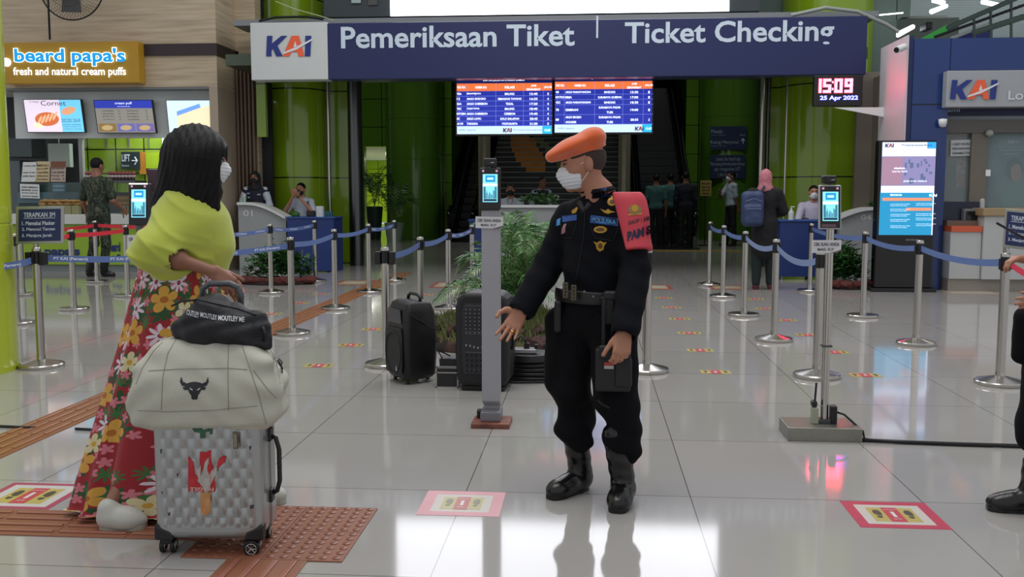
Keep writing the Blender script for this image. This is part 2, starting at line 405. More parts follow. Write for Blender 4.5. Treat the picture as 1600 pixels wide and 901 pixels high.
# left stone wall above the kiosk, its side return and the wall behind the big sign
sbox('wall_left', BEIGE, -16, xk(343), YK, YK + 0.9, zk(131), 9)
sbox('trim_1', BROWN, xk(214), xk(343) + 0.02, YK - 0.03, YK + 0.92, zk(81), zk(62))
mb = MB(); mb.bb(xk(343), xk(377, 17.2), 17.2, 17.3, zk(92, 17.2), zk(75, 17.2)); struct(mb.build('trim_2', BROWN))
sbox('wall_left_end', BEIGEP, xk(330), xk(343), YK, YK + 0.9, 0, zk(131))
sbox('wall_left_return', BEIGE, xk(343) - 0.05, xk(401, 17.2) - 0.08, 17.2, 17.5, 0, 9)
mb = MB()
for i in range(5):
    x = xk(343) + 0.03 + i * 0.07; mb.bb(x, x + 0.04, 17.08, 17.22, 0, zk(92, 17.2))
struct(mb.build('trim_3', mat('brown_rib', '6e5a4c', 0.5), bev=0.008))
sbox('wall_left_strip', BEIGE, xk(401, 17.2) - 0.08, xk(404, 17.2), 17.2, 17.5, 0, 9)

# near green column on the left edge
c = P(-104, 580, 6.9)
mb = MB().lathe([(0.58, 0), (0.58, 1.10), (0.575, 1.105), (0.575, 1.115), (0.58, 1.12), (0.58, 9)], (c.x, 6.9, 0.0), 64)
struct(mb.build('trim_4', LIME, smooth='auto'))
# green round pillars
def pillar(nm, px, Y, r, z0=0, z1=9):
    c = P(px, 300, Y); return struct(MB().lathe([(r, z0), (r, z1)], (c.x, Y, 0), 72).build(nm, GREEN, smooth=True))
pillar('trim_5', 466, 18.3, 0.56)
sbox('wall_left_green', GREEN, xk(508, 18.4), xk(548, 18.4), 18.4, 18.6, 0, 3.6)
pillar('trim_6', 1285, 18.4, 0.80, 0, 9)
sbox('wall_right_green', GREEN, xk(1196, 18.4), xk(1240, 18.4), 18.4, 18.6, 0, 3.6)
def rod(nm, px, Y, r, m=STEEL, z1=3.42):
    c = P(px, 300, Y); return struct(MB().cyl((c.x, Y, 0), (c.x, Y, z1), r, n=24).build(nm, m, smooth='auto'))
rod('trim_7', 515, 18.1, 0.035); rod('trim_8', 556, 17.8, 0.13, STEELD); rod('trim_9', 1188, 18.1, 0.05); rod('trim_10', 1226, 18.1, 0.03); rod('trim_11', 1197, 18.2, 0.04, STEELD)
sbox('trim_12', GREEN, xk(403, 17.0), xk(417, 17.0), 17.0, 17.1, zk(212, 17.0), 3.3)
sbox('trim_gap_shade', DARK, xk(403, 17.4), xk(425, 17.4), 17.4, 17.5, 0, 3.3)  # dark sheet standing in for the shade of the gap by the pillar
# back walls under the deck
YB = 29.0
xl, xr = P(706, 300, YB).x, P(1070, 300, YB).x
sbox('wall_back_left', GREENB, xk(604, YB), xl, YB, YB + .3, 0, 7)
sbox('wall_back_lintel', GREENB, xk(569, YB), xk(604, YB), YB, YB + .3, zk(228, YB), 7)
sbox('wall_back_far_left', GREENB, xk(380, YB), xk(569, YB), YB, YB + .3, 0, 7)
sbox('wall_back_right', GREENB, xr, 5.3, YB, YB + .3, 0, 7)
sbox('wall_lightblock_left', CONC, -11.2, -11, 18.7, YB, 0, 7)  # unseen, added to stop outside light flooding in under the deck
sbox('wall_lightblock_right', CONC, 5.1, 5.3, 18.7, YB, 0, 7)  # unseen counterpart on the right, also added to shut light out
sbox('ceiling_lightblock', mat('dark_ceiling', '343a36', .7), -11, 5.3, 18.7, 40, 7.0, 7.1)  # unseen, added to keep the space behind the deck dark
sbox('wall_stair_left', GREENB, xl - 0.1, xl, YB + .3, 40, 0, 9)
sbox('wall_stair_right', GREENB, xr, xr + 0.1, YB + .3, 40, 0, 9)
sbox('wall_stair_back', mat('dark_back', '1d2420', 0.6), xl - 1, xr + 1, 38, 38.2, 0, 9)
def rpillar(nm, px, Y, r):
    c = P(px, 300, Y); b = MB()
    for k in range(6): b.lathe([(r - 0.01, k * 1.15), (r, k * 1.15 + 0.012), (r, k * 1.15 + 1.14), (r - 0.01, k * 1.15 + 1.15)], (c.x, Y, 0), 48)
    return struct(b.build(nm, mat('deep_green_cladding', '4c7620', 0.16, coat=0.4), smooth='auto'))
rpillar('trim_20', 647, 28.7, 0.82); rpillar('trim_21', 1138, 28.7, 0.85)
# bright corridor through the doorway
sbox('wall_corridor', green_mat('lime_tiles', 'a6c832', '8fb526', bw=0.6, rh=0.6), xk(540, 44), xk(640, 44), 44, 44.2, 0, 3.6)
sbox('wall_corridor_side', LIME, xk(604, YB) + 0.02, xk(604, YB) + 0.1, YB + .3, 44, 0, 2.8)
sbox('wall_corridor_left', LIME, xk(560, 44) - .3, xk(560, 44) - .2, YB + .3, 44, 0, 2.8)
sbox('ceiling_corridor', WHITEP, xk(560, 44) - .3, xk(604, YB) + .1, YB + .3, 44, 2.8, 2.9)
# deck over the gate: soffit, fascia
sbox('ceiling', SOFFIT, -6.0, 4.29, 15.95, 18.6, 3.42, 3.6)
sbox('ceiling_edge', mat('ledge_grey', '7d8286', 0.5, var=0.05), -5.95, 4.5, 16.2, 16.9, 4.1, zk(25, 16.2))
sbox('wall_upper_back', CONC, -11, 5.3, 18.55, 18.65, 3.6, 9)
struct(MB().tube([P(405, 33, 16.1), P(430, 27, 16.1), P(480, 26, 16.1), P(505, 30, 16.1)], 0.02).build('trim_14', BLACK))
struct(MB().tube([P(430, 2, 16.0), P(460, 14, 16.0), P(500, 25, 16.0), P(522, 32, 16.0)], 0.008).build('trim_15', mat('pale_wire', 'a9b08c', 0.5)))
struct(MB().tube([P(1236, 24, 16.0), P(1290, 12, 16.0), P(1340, 18, 16.0), P(1385, 38, 16.0), P(1404, 50, 16.0)], 0.03).build('trim_16', mat('pale_pipe', '98a09a', 0.4)))
# upper right: grey wall, slatted metal ceiling
sbox('wall_right_upper', CONC, xk(1345, 18), xk(1393, 18), 18, 18.2, 3.0, 9)
MB().prism([(xk(1392, 18), P(1400, 32, 18).z), (xk(1402, 18), P(1400, 27, 18).z), (xk(1413, 18), P(1400, 27, 18).z), (xk(1424, 18), 9), (xk(1392, 18), 9)], (0, 18, 0), (1, 0, 0), (0, 0, 1), (0, 1, 0), .2).build('wall_right_gusset', CONC)['kind'] = 'structure'
SLAT = ramp_mat('metal_slats', 'ShaderNodeTexWave', [(0.0, '384244'), (0.45, '8f9b9e'), (1.0, 'a8b2b6')], 0.35, 0.1, scale=(0.15, 0.9, 1), setup=lambda t: (setattr(t, 'bands_direction', 'Y'), setattr(t.inputs['Scale'], 'default_value', 1.2)))
sbox('ceiling_hall', SLAT, 4.9, 30, 18, 48, 7.2, 7.35)
sbox('wall_far_hall', mat('far_wall', '707d72', 0.7, var=0.2, vscale=1.5), 4.9, 34, 46, 46.2, 0, 7.2)

# ================================================================= STAIRS AND ESCALATORS
STEP = mat('stair_riser', '14181c', 0.35); NOSE = mat('stair_nosing', '8a9094', 0.4, 0.1)
t = thing('staircase', (P(860, 300, 27).x, 27, 0), 'wide dark staircase with an orange fish mural across its risers', 'staircase')
x0, x1 = P(742, 300, 27).x + 0.12, P(992, 300, 27).x
mr, mn, mk, mw = MB(), MB(), MB(), MB()
def inpoly(x, y, pg):
    c = False; j = len(pg) - 1
    for i in range(len(pg)):
        if (pg[i][1] > y) != (pg[j][1] > y) and x < (pg[j][0] - pg[i][0]) * (y - pg[i][1]) / (pg[j][1] - pg[i][1]) + pg[i][0]: c = not c
        j = i
    return c
FISH = [(796, 205), (828, 206), (838, 228), (850, 248), (853, 262), (848, 272), (833, 270), (822, 266), (806, 250), (798, 232)]
FISH2 = [(826, 212), (846, 216), (868, 240), (880, 262), (872, 262), (856, 238)]
for i in range(32):
    y = 27 + 0.3 * i; z0 = 0.165 * i; z1 = z0 + 0.165
    mr.bb(x0, x1, y, y + 0.32, z0, z1); mn.bb(x0, x1, y - 0.012, y + 0.03, z1 - 0.018, z1 + 0.004)
    # painted spans on this riser
    zm = (z0 + z1) / 2; r = Vector((0, y, zm - CAM_H)); py = 301 - F_PX * (zm - CAM_H) / y
    for poly, b in ((FISH, mk), (FISH2, mw)):
        xs = [px for px in range(780, 900, 2) if inpoly(px, py, poly)]
        if xs:
            a = P(min(xs), py, y).x; c2 = P(max(xs) + 2, py, y).x; b.bb(a, c2, y - 0.008, y - 0.001, z0 + 0.005, z1 - 0.014)
mr.build('riser', STEP, t); mn.build('nosing', NOSE, t)
mk.build('painted_fish', mat('koi_orange', 'c07a2c', 0.6, var=0.3, vscale=3), t); mw.build('painted_water', mat('koi_olive', '6a7248', 0.6), t)
def escalator(xa, xb, Y0, label):
    t = thing('escalator', ((xa + xb) / 2, Y0, 0), label, 'escalator')
    n = 22; st = MB(); S0 = Y0 + .6; YE = Y0 + 9.6
    for i in range(n): st.bb(xa + 0.12, xb - 0.12, S0 + 0.38 * i, S0 + .4 + 0.38 * i, 0.22 * i - 0.1 if i else 0, 0.22 * i + 0.1)
    st.build('steps', STEP, t)
    zf = lambda y: max(0, (y - S0) * 0.577)
    ys = [Y0 - .1, S0, YE]; FS = [(0, 4, 5, 1), (1, 5, 6, 2), (2, 6, 7, 3), (3, 7, 4, 0), (4, 8, 9, 5), (5, 9, 10, 6), (6, 10, 11, 7), (7, 11, 8, 4), (0, 1, 2, 3), (8, 11, 10, 9)]
    for x in (xa, xb - 0.1):
        s = MB(); vs = []
        for y in ys: vs += [(x, y, max(0, zf(y) - 0.3)), (x + 0.1, y, max(0, zf(y) - 0.3)), (x + 0.1, y, zf(y) + 0.30), (x, y, zf(y) + 0.30)]
        s.add(vs, FS); s.build('skirt_panel', STEELD, t, bev=0.01)
        g = MB(); vs = []
        for y in ys: vs += [(x + 0.04, y, zf(y) + 0.3), (x + 0.06, y, zf(y) + 0.3), (x + 0.06, y, zf(y) + 0.92), (x + 0.04, y, zf(y) + 0.92)]
        g.add(vs, FS); g.build('balustrade', mat('smoked_balustrade', '39454c', 0.15, 0.3), t)
        MB().tube([(x + 0.05, S0, 0.3), (x + 0.05, Y0 + .05, 0.28), (x + 0.05, Y0 - .2, 0.45), (x + 0.05, Y0 - .2, 0.75), (x + 0.05, Y0 + .05, 0.95), (x + 0.05, S0, 0.97), (x + 0.05, YE, 0.97 + zf(YE))], 0.05, 10).build('handrail', BLACKG, t, smooth=True)
        MB().tube([(x + 0.05, Y0 + .1, 0.88), (x + 0.05, S0, 0.90), (x + 0.05, YE, 0.90 + zf(YE))], 0.04, 8).build('rail_strip', STEEL, t, smooth=True)
    MB().bb(xa, xb, Y0 - .9, Y0 + .3, 0.0, 0.02).build('landing_plate', STEELD, t)
    return t
escalator(P(700, 300, 27).x, P(742, 300, 27).x, 27.0, 'left escalator with steel balustrades beside the dark staircase')
escalator(P(1000, 300, 24).x, P(1090, 300, 24).x, 24.0, 'right escalator rising behind the queue of passengers')
sbox('trim_17', mat('yellow_edge', 'a08a2c', 0.6), P(985, 300, 23).x, P(1160, 300, 23).x, 22.75, 23.05, 0.0, 0.012)
for px, nm in ((757, 'trim_18'), (975, 'trim_19')):
    c = P(px, 300, 24); struct(MB().cyl((c.x, 24, 0), (c.x, 24, 7), 0.15, n=28).build(nm, mat('column_beige', '8e8878', 0.3, 0.4), smooth='auto'))

# ================================================================= BIG SIGN
YS = 15.5
a = P(393, 120, YS); b = P(1356, 30, YS); split = P(512, 80, YS).x
zb, zt = P(850, 121, YS).z, P(850, 31.5, YS).z
t = thing('gate_sign', ((a.x + b.x) / 2, YS, zb), 'long navy overhead sign reading Pemeriksaan Tiket and Ticket Checking', 'sign')
MB().bb(split, b.x, YS, YS + 0.3, zb, zt).build('navy_board', NAVY, t, bev=0.01)
MB().bb(a.x, split, YS - 0.01, YS + 0.3, zb, zt + 0.02).build('white_board', mat('sign_white', 'c3c8c8', 0.5, var=0.03), t, bev=0.01)
MB().bb(a.x + 0.1, b.x - 0.1, YS + 0.3, YS + 0.4, zb + 0.3, zb + 0.15).build('bracket', STEELD, t)
kai_logo('logo', P(416, 88, YS - 0.015), P(488, 88, YS - 0.015) - P(416, 88, YS - 0.015), Vector((0, 0, P(450, 56, YS).z - P(450, 88, YS).z)), t)
TXTW = mat('sign_letter', 'c3d3e2', 0.5)
mb = MB(); ys = YS - 0.006
ptext(mb, 'Pemeriksaan Tiket', 533, 37, 898, 76, ys, 0.02); ptext(mb, 'Ticket Checking', 976, 30, 1304, 78, ys, 0.02)
mb.build('lettering', TXTW, t, fix=False)
MB().bb(P(932, 0, ys).x, P(935, 0, ys).x, ys - 0.002, ys + 0.004, P(0, 71, ys).z, P(0, 38, ys).z).build('divider', TXTW, t)

# LED wall above the deck
a = P(610, 25, 16.7); b = P(1139, 25, 16.7)
t = thing('video_wall', ((a.x + b.x) / 2, 16.7, a.z), 'huge glowing white video wall above the navy gate sign', 'screen')
MB().bb(a.x, b.x, 16.7, 16.72, a.z, a.z + 2.6).build('display', mat('led_white', 'f6f8ff', 0.5, emit=3.6), t)
MB().bb(a.x - 1.15, b.x + 0.5, 16.725, 16.95, a.z - 0.0, a.z + 2.7).build('surround', mat('led_frame', '2d373c', 0.5), t)
MB().bb(P(575, 0, 16.71).x, P(590, 0, 16.71).x, 16.7, 16.72, P(0, 17, 16.7).z, P(0, 17, 16.7).z + 0.35).build('notice_plate', STEELD, t)
MB().bb(P(549, 0, 16.71).x, P(564, 0, 16.71).x, 16.69, 16.72, P(0, 14, 16.7).z, P(0, 14, 16.7).z + 0.35).build('bell_badge', mat('badge_silver', '9fb0b0', 0.3, 0.5), t, bev=0.01)

# ================================================================= DEPARTURE BOARDS
def board(x0, y0, x1, y1, Y, title, rows, cols, label, kx):
    A = P(x0, y1, Y); B = P(x1, y0, Y)
    t = thing('departure_board', ((A.x + B.x) / 2, Y, A.z), label, 'screen')
    MB().bb(A.x - 0.012, B.x + 0.012, Y, Y + 0.09, A.z - 0.03, B.z + 0.03).build('casing', BLACK, t, bev=0.01)
    H = y1 - y0; e = lambda n, c, s=1.0: mat(n, c, 0.4, emit=s)
    q = lambda ya, yb, xa=x0, xb=x1, d=0.004: MB().bb(P(xa, 0, Y).x, P(xb, 0, Y).x, Y - d, Y, P(x0, yb, Y).z, P(x0, ya, Y).z)
    q(y0, y0 + 0.11 * H).build('title_bar', e('board_title', '121a56', 0.9), t)
    q(y0 + 0.11 * H, y0 + 0.245 * H).build('header_bar', e('board_orange', 'e8743c', 1.0), t)
    q(y0 + 0.245 * H, y1 - 0.14 * H).build('table', e('board_blue', '1c2b9c', 0.95), t)
    q(y1 - 0.14 * H, y1).build('footer_bar', e('board_white', 'bcd4f0', 1.0), t)
    q(y1 - 0.14 * H, y1, x1 - 15, x1, 0.006).build('clock_panel', e('board_cyan', '22a8dc', 1.0), t)
    tx, ln = MB(), MB(); Yt = Y - 0.008
    ptext(tx, title, x0 + 42, y0 + 2.5, x0 + 107, y0 + 6.5, Yt, 0.02)
    ry = [y0 + 0.245 * H + i * (H * 0.615) / sum(r[0] for r in rows) for i in [sum(r[0] for r in rows[:k]) for k in range(len(rows) + 1)]]
    W = [x0 + f * (x1 - x0) for f in cols]
    for x in W[1:-1]: ln.bb(P(x, 0, Yt).x - 0.002, P(x, 0, Yt).x + 0.002, Yt, Yt + 0.002, P(x0, y1 - 0.14 * H, Y).z, P(x0, y0 + 0.11 * H, Y).z)
    for y in ry[1:]: ln.bb(A.x, B.x, Yt, Yt + 0.002, P(x0, y, Y).z - 0.002, P(x0, y, Y).z + 0.002)
    hy = y0 + 0.15 * H
    for i, s in enumerate(('NO KA', 'NAMA KA', 'RELASI', 'JAM', 'JALUR')):
        c = (W[i] + W[i + 1]) / 2; w = min(len(s) * 2.5, W[i + 1] - W[i] - 1)
        if s == 'JAM': ptext(tx, 'JAM', c - 4, hy - 2, c + 4, hy + 1.5, Yt, 0.02); ptext(tx, 'BERANGKAT', c - 11, hy + 3.5, c + 11, hy + 7, Yt, 0.02)
        else: ptext(tx, s, c - w / 2, hy, c + w / 2, hy + 4, Yt, 0.02)
    for k, r in enumerate(rows):
        ya, yb = ry[k], ry[k + 1]
        for i, s in enumerate(r[1:]):
            lines = s.split('|'); n = len(lines); hh = (yb - ya) / n
            for j, l in enumerate(lines):
                cy = ya + hh * (j + 0.5); th = 3.6; w = min(len(l) * 2.45, W[i + 1] - W[i] - 1.2)
                if i in (0, 1): ptext(tx, l, W[i] + 0.8, cy - th / 2, W[i] + 0.8 + w, cy + th / 2, Yt, 0.02)
                else: c = (W[i] + W[i + 1]) / 2; ptext(tx, l, c - w / 2, cy - th / 2, c + w / 2, cy + th / 2, Yt, 0.02)
    tx.build('lettering', e('board_text', 'dfe8ff', 1.6), t, fix=False); ln.build('grid_lines', e('board_line', '7c8ad8', 1.0), t)
    f = MB(); fy = y1 - 0.07 * H
    ptext(f, 'PT Kereta Api Indonesia', kx + 16, fy - 1.5, kx + 62 if kx < x1 - 60 else kx + 17, fy + 1.5, Yt) if kx < x1 - 60 else None
    ptext(f, 'GMR / Jakarta', x0 + 4, fy - 1.5, x0 + 30, fy + 1.5, Yt); f.build('footer_text', e('board_greytext', '5d6f98', 0.6), t, fix=False)
    g = MB(); ptext(g, '15:09', x1 - 12, fy - 2, x1 - 3, fy + 2, Yt); g.build('clock_text', e('board_text', 'dfe8ff', 1.6), t, fix=False)
    o = P(kx, fy + 3.2, Yt); kai_logo('logo', o, (P(kx + 14, fy, Yt) - P(kx, fy, Yt)), (0, 0, P(kx, fy - 3.2, Yt).z - o.z), t)
    r = MB()
    for x in (A.x + 0.3, B.x - 0.3): r.cyl((x, Y + 0.06, B.z), (x, Y + 0.06, 3.45), 0.02, n=10)
    r.build('hanger', STEELD, t)
    return t
R1 = [(1, '70A', 'BRAWIJAYA', 'MALANG', '15:40', '3'), (1, '12', 'ARGO SINDORO', 'SEMARANG TAWANG', '16:25', '4'), (1, '26A', 'ARGO CHEREBON', 'TEGAL', '17:20', '4'),
      (1, '70C', 'GAJAYANA', 'MALANG', '18:40', '3'), (1, 'KP/28A', 'ARGO CHEREBON', 'CIREBON', '19:40', '4'), (1, '8C', 'ARGO LAWU', 'SOLO BALAPAN', '20:45', '3'), (1, 'A/10', 'TAKSAKA', 'YOGYAKARTA', '21:20', '3')]
R2 = [(1, '40', 'ARGO PARAHYANGAN', 'BANDUNG', '15:30', '1'), (1, 'KP/7KD', 'BIMA', 'SURABAYA GUBENG', '17:00', '1'), (1, '42C', 'ARGO PARAHYANGAN', 'BANDUNG', '18:30', '1'),
      (1.9, '78', 'SEMBRANI', 'SURABAYA PASAR|TURI', '19:00', '1'), (1.9, '80', 'ARGO BROMO|ANGGREK', 'SURABAYA PASAR|TURI', '20:35', '2')]
board(713, 121, 863, 209.5, 16.15, 'DAFTAR JALUR KA STASIUN GAMBIR', R1, (0, 0.105, 0.41, 0.70, 0.91, 1), 'left hanging departure screen with seven trains listed in a blue table', 786)
board(867.5, 118, 1021, 207, 16.15, 'DAFTAR JALUR KA STASIUN GAMBIR', R2, (0, 0.10, 0.41, 0.70, 0.91, 1), 'right hanging departure screen with five trains listed in a blue table', 992)

# ================================================================= LED CLOCK on the white pillar wall
sbox('wall_right_white', mat('white_partition', 'c2bec2', 0.45, var=0.03), 4.29, 4.31, 14.0, 15.25, 0, P(1393, 55, 14.0).z)
A = P(1271, 166, 15.0); B = P(1349, 117, 15.0)
t = thing('led_clock', ((A.x + B.x) / 2, 15.0, A.z), 'black LED clock showing red 15:09 over a blue date', 'clock')
MB().bb(A.x, B.x, 15.0, 15.1, A.z, B.z).build('housing', BLACK, t, bev=0.01)
SEG = {'1': 'bc', '5': 'afgcd', '0': 'abcdef', '9': 'abcdfg', '2': 'abged'}
def seven(mb, ch, x, z, w, h, Y, th):
    L = {'a': (x, z + h - th, w, th), 'g': (x, z + h / 2 - th / 2, w, th), 'd': (x, z, w, th), 'b': (x + w - th, z + h / 2, th, h / 2), 'c': (x + w - th, z, th, h / 2), 'f': (x, z + h / 2, th, h / 2), 'e': (x, z, th, h / 2)}
    for s in SEG[ch]: q = L[s]; mb.bb(q[0], q[0] + q[2], Y - 0.006, Y, q[1], q[1] + q[3])
pxm = 15.0 / F_PX; mb = MB(); Yc = 14.995
cz = P(1300, 145, Yc).z; h = 21 * pxm
for ch, px in (('1', 1272), ('5', 1290), ('0', 1308), ('9', 1324)): seven(mb, ch, P(px if ch != '1' else 1275, 0, Yc).x, cz, 12 * pxm, h, Yc, 4.2 * pxm)
mb.bb(P(1304, 0, Yc).x, P(1306.5, 0, Yc).x, Yc - 0.006, Yc, cz + 0.04, cz + 0.07); mb.bb(P(1304, 0, Yc).x, P(1306.5, 0, Yc).x, Yc - 0.006, Yc, cz + 0.14, cz + 0.17)
mb.build('time_digits', mat('led_red', 'ff4058', 0.5, emit=16), t)
mb = MB(); ptext(mb, '25 Apr 2022', 1281, 149, 1341, 158, Yc, 0.03); mb.build('date_text', mat('led_blue', '4c50ff', 0.5, emit=14), t, fix=False)
br = MB(); C0 = P(1303, 166, 15.0)
br.add([(4.29, 15.0, A.z - 0.02), (4.29, 15.0, A.z - 0.16), (C0.x, 15.0, A.z - 0.02), (4.29, 15.04, A.z - 0.02), (4.29, 15.04, A.z - 0.16), (C0.x, 15.04, A.z - 0.02)], [(0, 1, 2), (5, 4, 3), (0, 3, 4, 1), (1, 4, 5, 2), (2, 5, 3, 0)])
br.build('wall_bracket', WHITEP, t)
# ================================================================= BAKERY KIOSK (left)
Yk = 16.3
zt = lambda py, Y=Yk: P(850, py, Y).z
# yellow fascia sign
A = P(8, 131, 16.05); B = P(215, 64, 16.05)
t = thing('shop_sign', ((A.x + B.x) / 2, 16.05, A.z), "mustard yellow shop sign with glowing blue letters above the menu screens", 'sign')
MB().bb(A.x, B.x, 16.05, 16.29, A.z, B.z).build('board', mat('mustard', 'b48a1e', 0.45, var=0.05), t, bev=0.01)
mb = MB(); put_text(mb, "beard papa's", P(22, 104, 16.02), P(197, 104, 16.02) - P(22, 104, 16.02), (0, 0, P(22, 74, 16.02).z - P(22, 104, 16.02).z), 0.06)
mb.build('letter_halo', mat('halo_white', 'eef8ff', 0.5, emit=1.3), t, fix=False, solid=0.01)
mb = MB(); put_text(mb, "beard papa's", P(23, 103, 16.0), P(196, 103, 16.0) - P(23, 103, 16.0), (0, 0, P(22, 75, 16.0).z - P(22, 103, 16.0).z), 0.03)
mb.build('letters', mat('sign_cyan', '0c8ed0', 0.5, emit=.8), t, fix=False)
mb = MB(); put_text(mb, "fresh and natural cream puffs", P(21, 121, 16.02), P(197, 121, 16.02) - P(21, 121, 16.02), (0, 0, P(22, 105, 16.02).z - P(22, 121, 16.02).z), 0.015)
mb.build('tagline', mat('halo_white', 'eef8ff', 0.5, emit=1.3), t, fix=False)
mb = MB(); c = P(9, 97, 16.0); mb.cyl((c.x, 16.0, c.z), (c.x, 16.04, c.z), 0.07, n=20); mb.build('round_badge', mat('halo_white', 'eef8ff', 0.5, emit=1.3), t)

KW = mat('kiosk_white', 'cdd3d3', 0.4, var=0.03)
x0 = P(8, 200, Yk).x; x1 = P(331, 200, Yk).x
sbox('trim_22', KW, x0, x1, 16.6, 16.68, zt(211), zt(133))
sbox('trim_23', mat('kiosk_lip', '6f7474', 0.4), x0, x1, 16.3, 16.6, zt(134), zt(131))
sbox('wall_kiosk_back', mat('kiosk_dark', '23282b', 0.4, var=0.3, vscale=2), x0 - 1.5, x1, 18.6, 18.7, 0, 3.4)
sbox('wall_kiosk_side', mat('kiosk_side', '3c3a38', 0.5), x1 - 0.02, x1 + 0.08, 16.6, 18.6, 0, 3.4)
sbox('ceiling_kiosk', KW, x0 - 1.5, x1, 16.68, 18.6, 3.2, 3.3)
# green mirrored back panels seen above the counter (right half)
sbox('trim_24', green_mat('kiosk_green_tiles', '7f9f2a', '6d8f22', 0.12, 0.55, 0.45, off=(0.1, 0.1, 0)), P(122, 0, 17.9).x, P(275, 0, 17.9).x, 17.9, 17.95, 1.35, 3.2)
sbox('trim_25', mat('grey_post', '8b8f90', 0.4), P(114, 0, 16.65).x, P(120, 0, 16.65).x, 16.62, 16.7, 1.2, zt(211))
mb = MB()
for px in (158, 192, 224): a = P(px, 0, 17.88); mb.bb(a.x, a.x + 0.02, 17.87, 17.9, 2.2, 3.2)
struct(mb.build('trim_26', STEEL))
# lift direction sign
A = P(190, 264, 17.8); B = P(217, 237, 17.8)
t = thing('direction_sign', ((A.x + B.x) / 2, 17.8, A.z), 'dark hanging sign reading LIFT with an arrow behind the bakery counter', 'sign')
MB().bb(A.x, B.x, 17.8, 17.84, A.z, B.z).build('panel', mat('sign_dark', '1b2b30', 0.4), t)
mb = MB(); ptext(mb, 'LIFT', 190.5, 241, 203, 252, 17.79, 0.02); ptext(mb, 'Elevator', 191, 257, 202, 260, 17.79); mb.build('lettering', TXTW, t, fix=False)
mb = MB(); a = P(206, 251, 17.79); b = P(214, 251, 17.79); mb.tube([a, b], 0.012, 6); mb.tube([P(210.5, 245, 17.79), b, P(210.5, 257, 17.79)], 0.012, 6); mb.build('arrow', TXTW, t)
# framed panels behind
A = P(254, 232, 17.85); B = P(270, 214, 17.85)
t = thing('lit_sign', ((A.x + B.x) / 2, 17.85, A.z), 'small white lit sign with a dark triangle above the green panels', 'sign')
MB().bb(A.x, B.x, 17.84, 17.86, A.z, B.z).build('panel', mat('pale_lit', 'b9cfd4', 0.5, emit=0.5), t)
MB().prism([(0.25, 0.95), (0.75, 0.95), (0.5, 0.3)], (A.x, 17.835, A.z), (B.x - A.x, 0, 0), (0, 0, B.z - A.z), (0, 1, 0), 0.003).build('triangle', INK, t)
for px0, py0, px1, py1, Y, nm, col, lab in ((218, 237, 227, 272, 17.84, 'poster', 'a8742a', 'narrow orange poster beside the lift sign'), (228, 238, 262, 263, 17.83, 'panel_box', '8fb01e', 'bright green box panel left of the black haired woman')):
    b = MB(); pbox(b, px0, py0, px1, py1, Y, 0.03); tag(b.build(nm, mat(nm + '_col', col, 0.4)), lab, 'poster' if nm == 'poster' else 'panel')

# menu screens (tilted parallelograms leaning forward in the photo: tops lean left)
def screen_frame(pts, Y, label, cols):
    """pts: four px corners TL,TR,BR,BL"""
    W3 = [P(x, y, Y) for x, y in pts]; O = W3[3]; U = W3[2] - W3[3]; V = W3[0] - W3[3]
    c = (W3[3] + W3[2]) / 2
    t = thing('menu_screen', (c.x, Y, c.z), label, 'screen')
    MB().prism([(-.015, -.02), (1.015, -.02), (1.015, 1.02), (-.015, 1.02)], O, U, V, (0, 1, 0), 0.06).build('casing', BLACK, t)
    MB().prism([(.3, .3), (.6, .3), (.6, .6), (.3, .6)], O + Vector((0, .06, 0)), U, V, (0, 1, 0), 0.09).build('wall_bracket', BLACK, t)
    return t, O + Vector((0, -0.004, 0)), U, V
def flat(mb, poly, O, U, V, d=0.0): return mb.prism(poly, O + Vector((0, -d, 0)), U, V, (0, 1, 0), 0.002)
R4 = lambda a, b, c, d: [(a, b), (c, b), (c, d), (a, d)]
EM = lambda n, c, s=0.9: mat(n, c, 0.4, emit=s)
t, O, U, V = screen_frame([(37, 156), (125, 157), (132, 206), (44, 206)], 16.45, 'left menu screen with a big cream cornet pastry photo', 0)
flat(MB(), R4(0, 0, 0.62, 1), O, U, V).build('picture_left', EM('menu_pink', 'dccfe0'), t)
flat(MB(), R4(0.62, 0, 1, 1), O, U, V).build('picture_right', EM('menu_cyan', '6cc4e6'), t)
pastry = lambda cx, cy, a, b, ang: [(cx + a * math.cos(k) * math.cos(ang) - b * math.sin(k) * math.sin(ang), cy + a * math.cos(k) * math.sin(ang) + b * math.sin(k) * math.cos(ang)) for k in [2 * PI * i / 20 for i in range(20)]]
mb = MB(); flat(mb, pastry(0.37, 0.4, 0.22, 0.21, 0.9), O, U, V, 0.003); mb.build('cornet', EM('pastry_orange', 'cc6a3a', 0.8), t)
mb = MB(); flat(mb, pastry(0.77, 0.66, 0.15, 0.1, 0.8), O, U, V, 0.003); mb.build('small_cornet', EM('pastry_peach', 'e0a078', 0.8), t)
mb = MB()
for i in range(5): flat(mb, pastry(0.24 + 0.07 * i, 0.36 + 0.035 * i, 0.022, 0.15, -0.3), O, U, V, 0.005)
mb.build('pastry_ridges', EM('pastry_light', 'eab48c', 0.8), t)
mb = MB(); flat(mb, pastry(0.2, 0.2, 0.07, 0.09, 0.6), O, U, V, 0.006); mb.build('cream', EM('cream', 'f4e6c0', 0.8), t)
mb = MB(); put_text(mb, 'Cornet', O + U * 0.3 + V * 0.82 + Vector((0, -.006, 0)), U * 0.44, V * 0.15, 0.0); put_text(mb, 'Crispy', O + U * 0.1 + V * 0.9 + Vector((0, -.006, 0)), U * 0.17, V * 0.07, 0.0)
put_text(mb, 'コロコロ コルネ', O + U * 0.62 + V * 0.3 + Vector((0, -.006, 0)), U * 0.34, V * 0.12, 0.01)
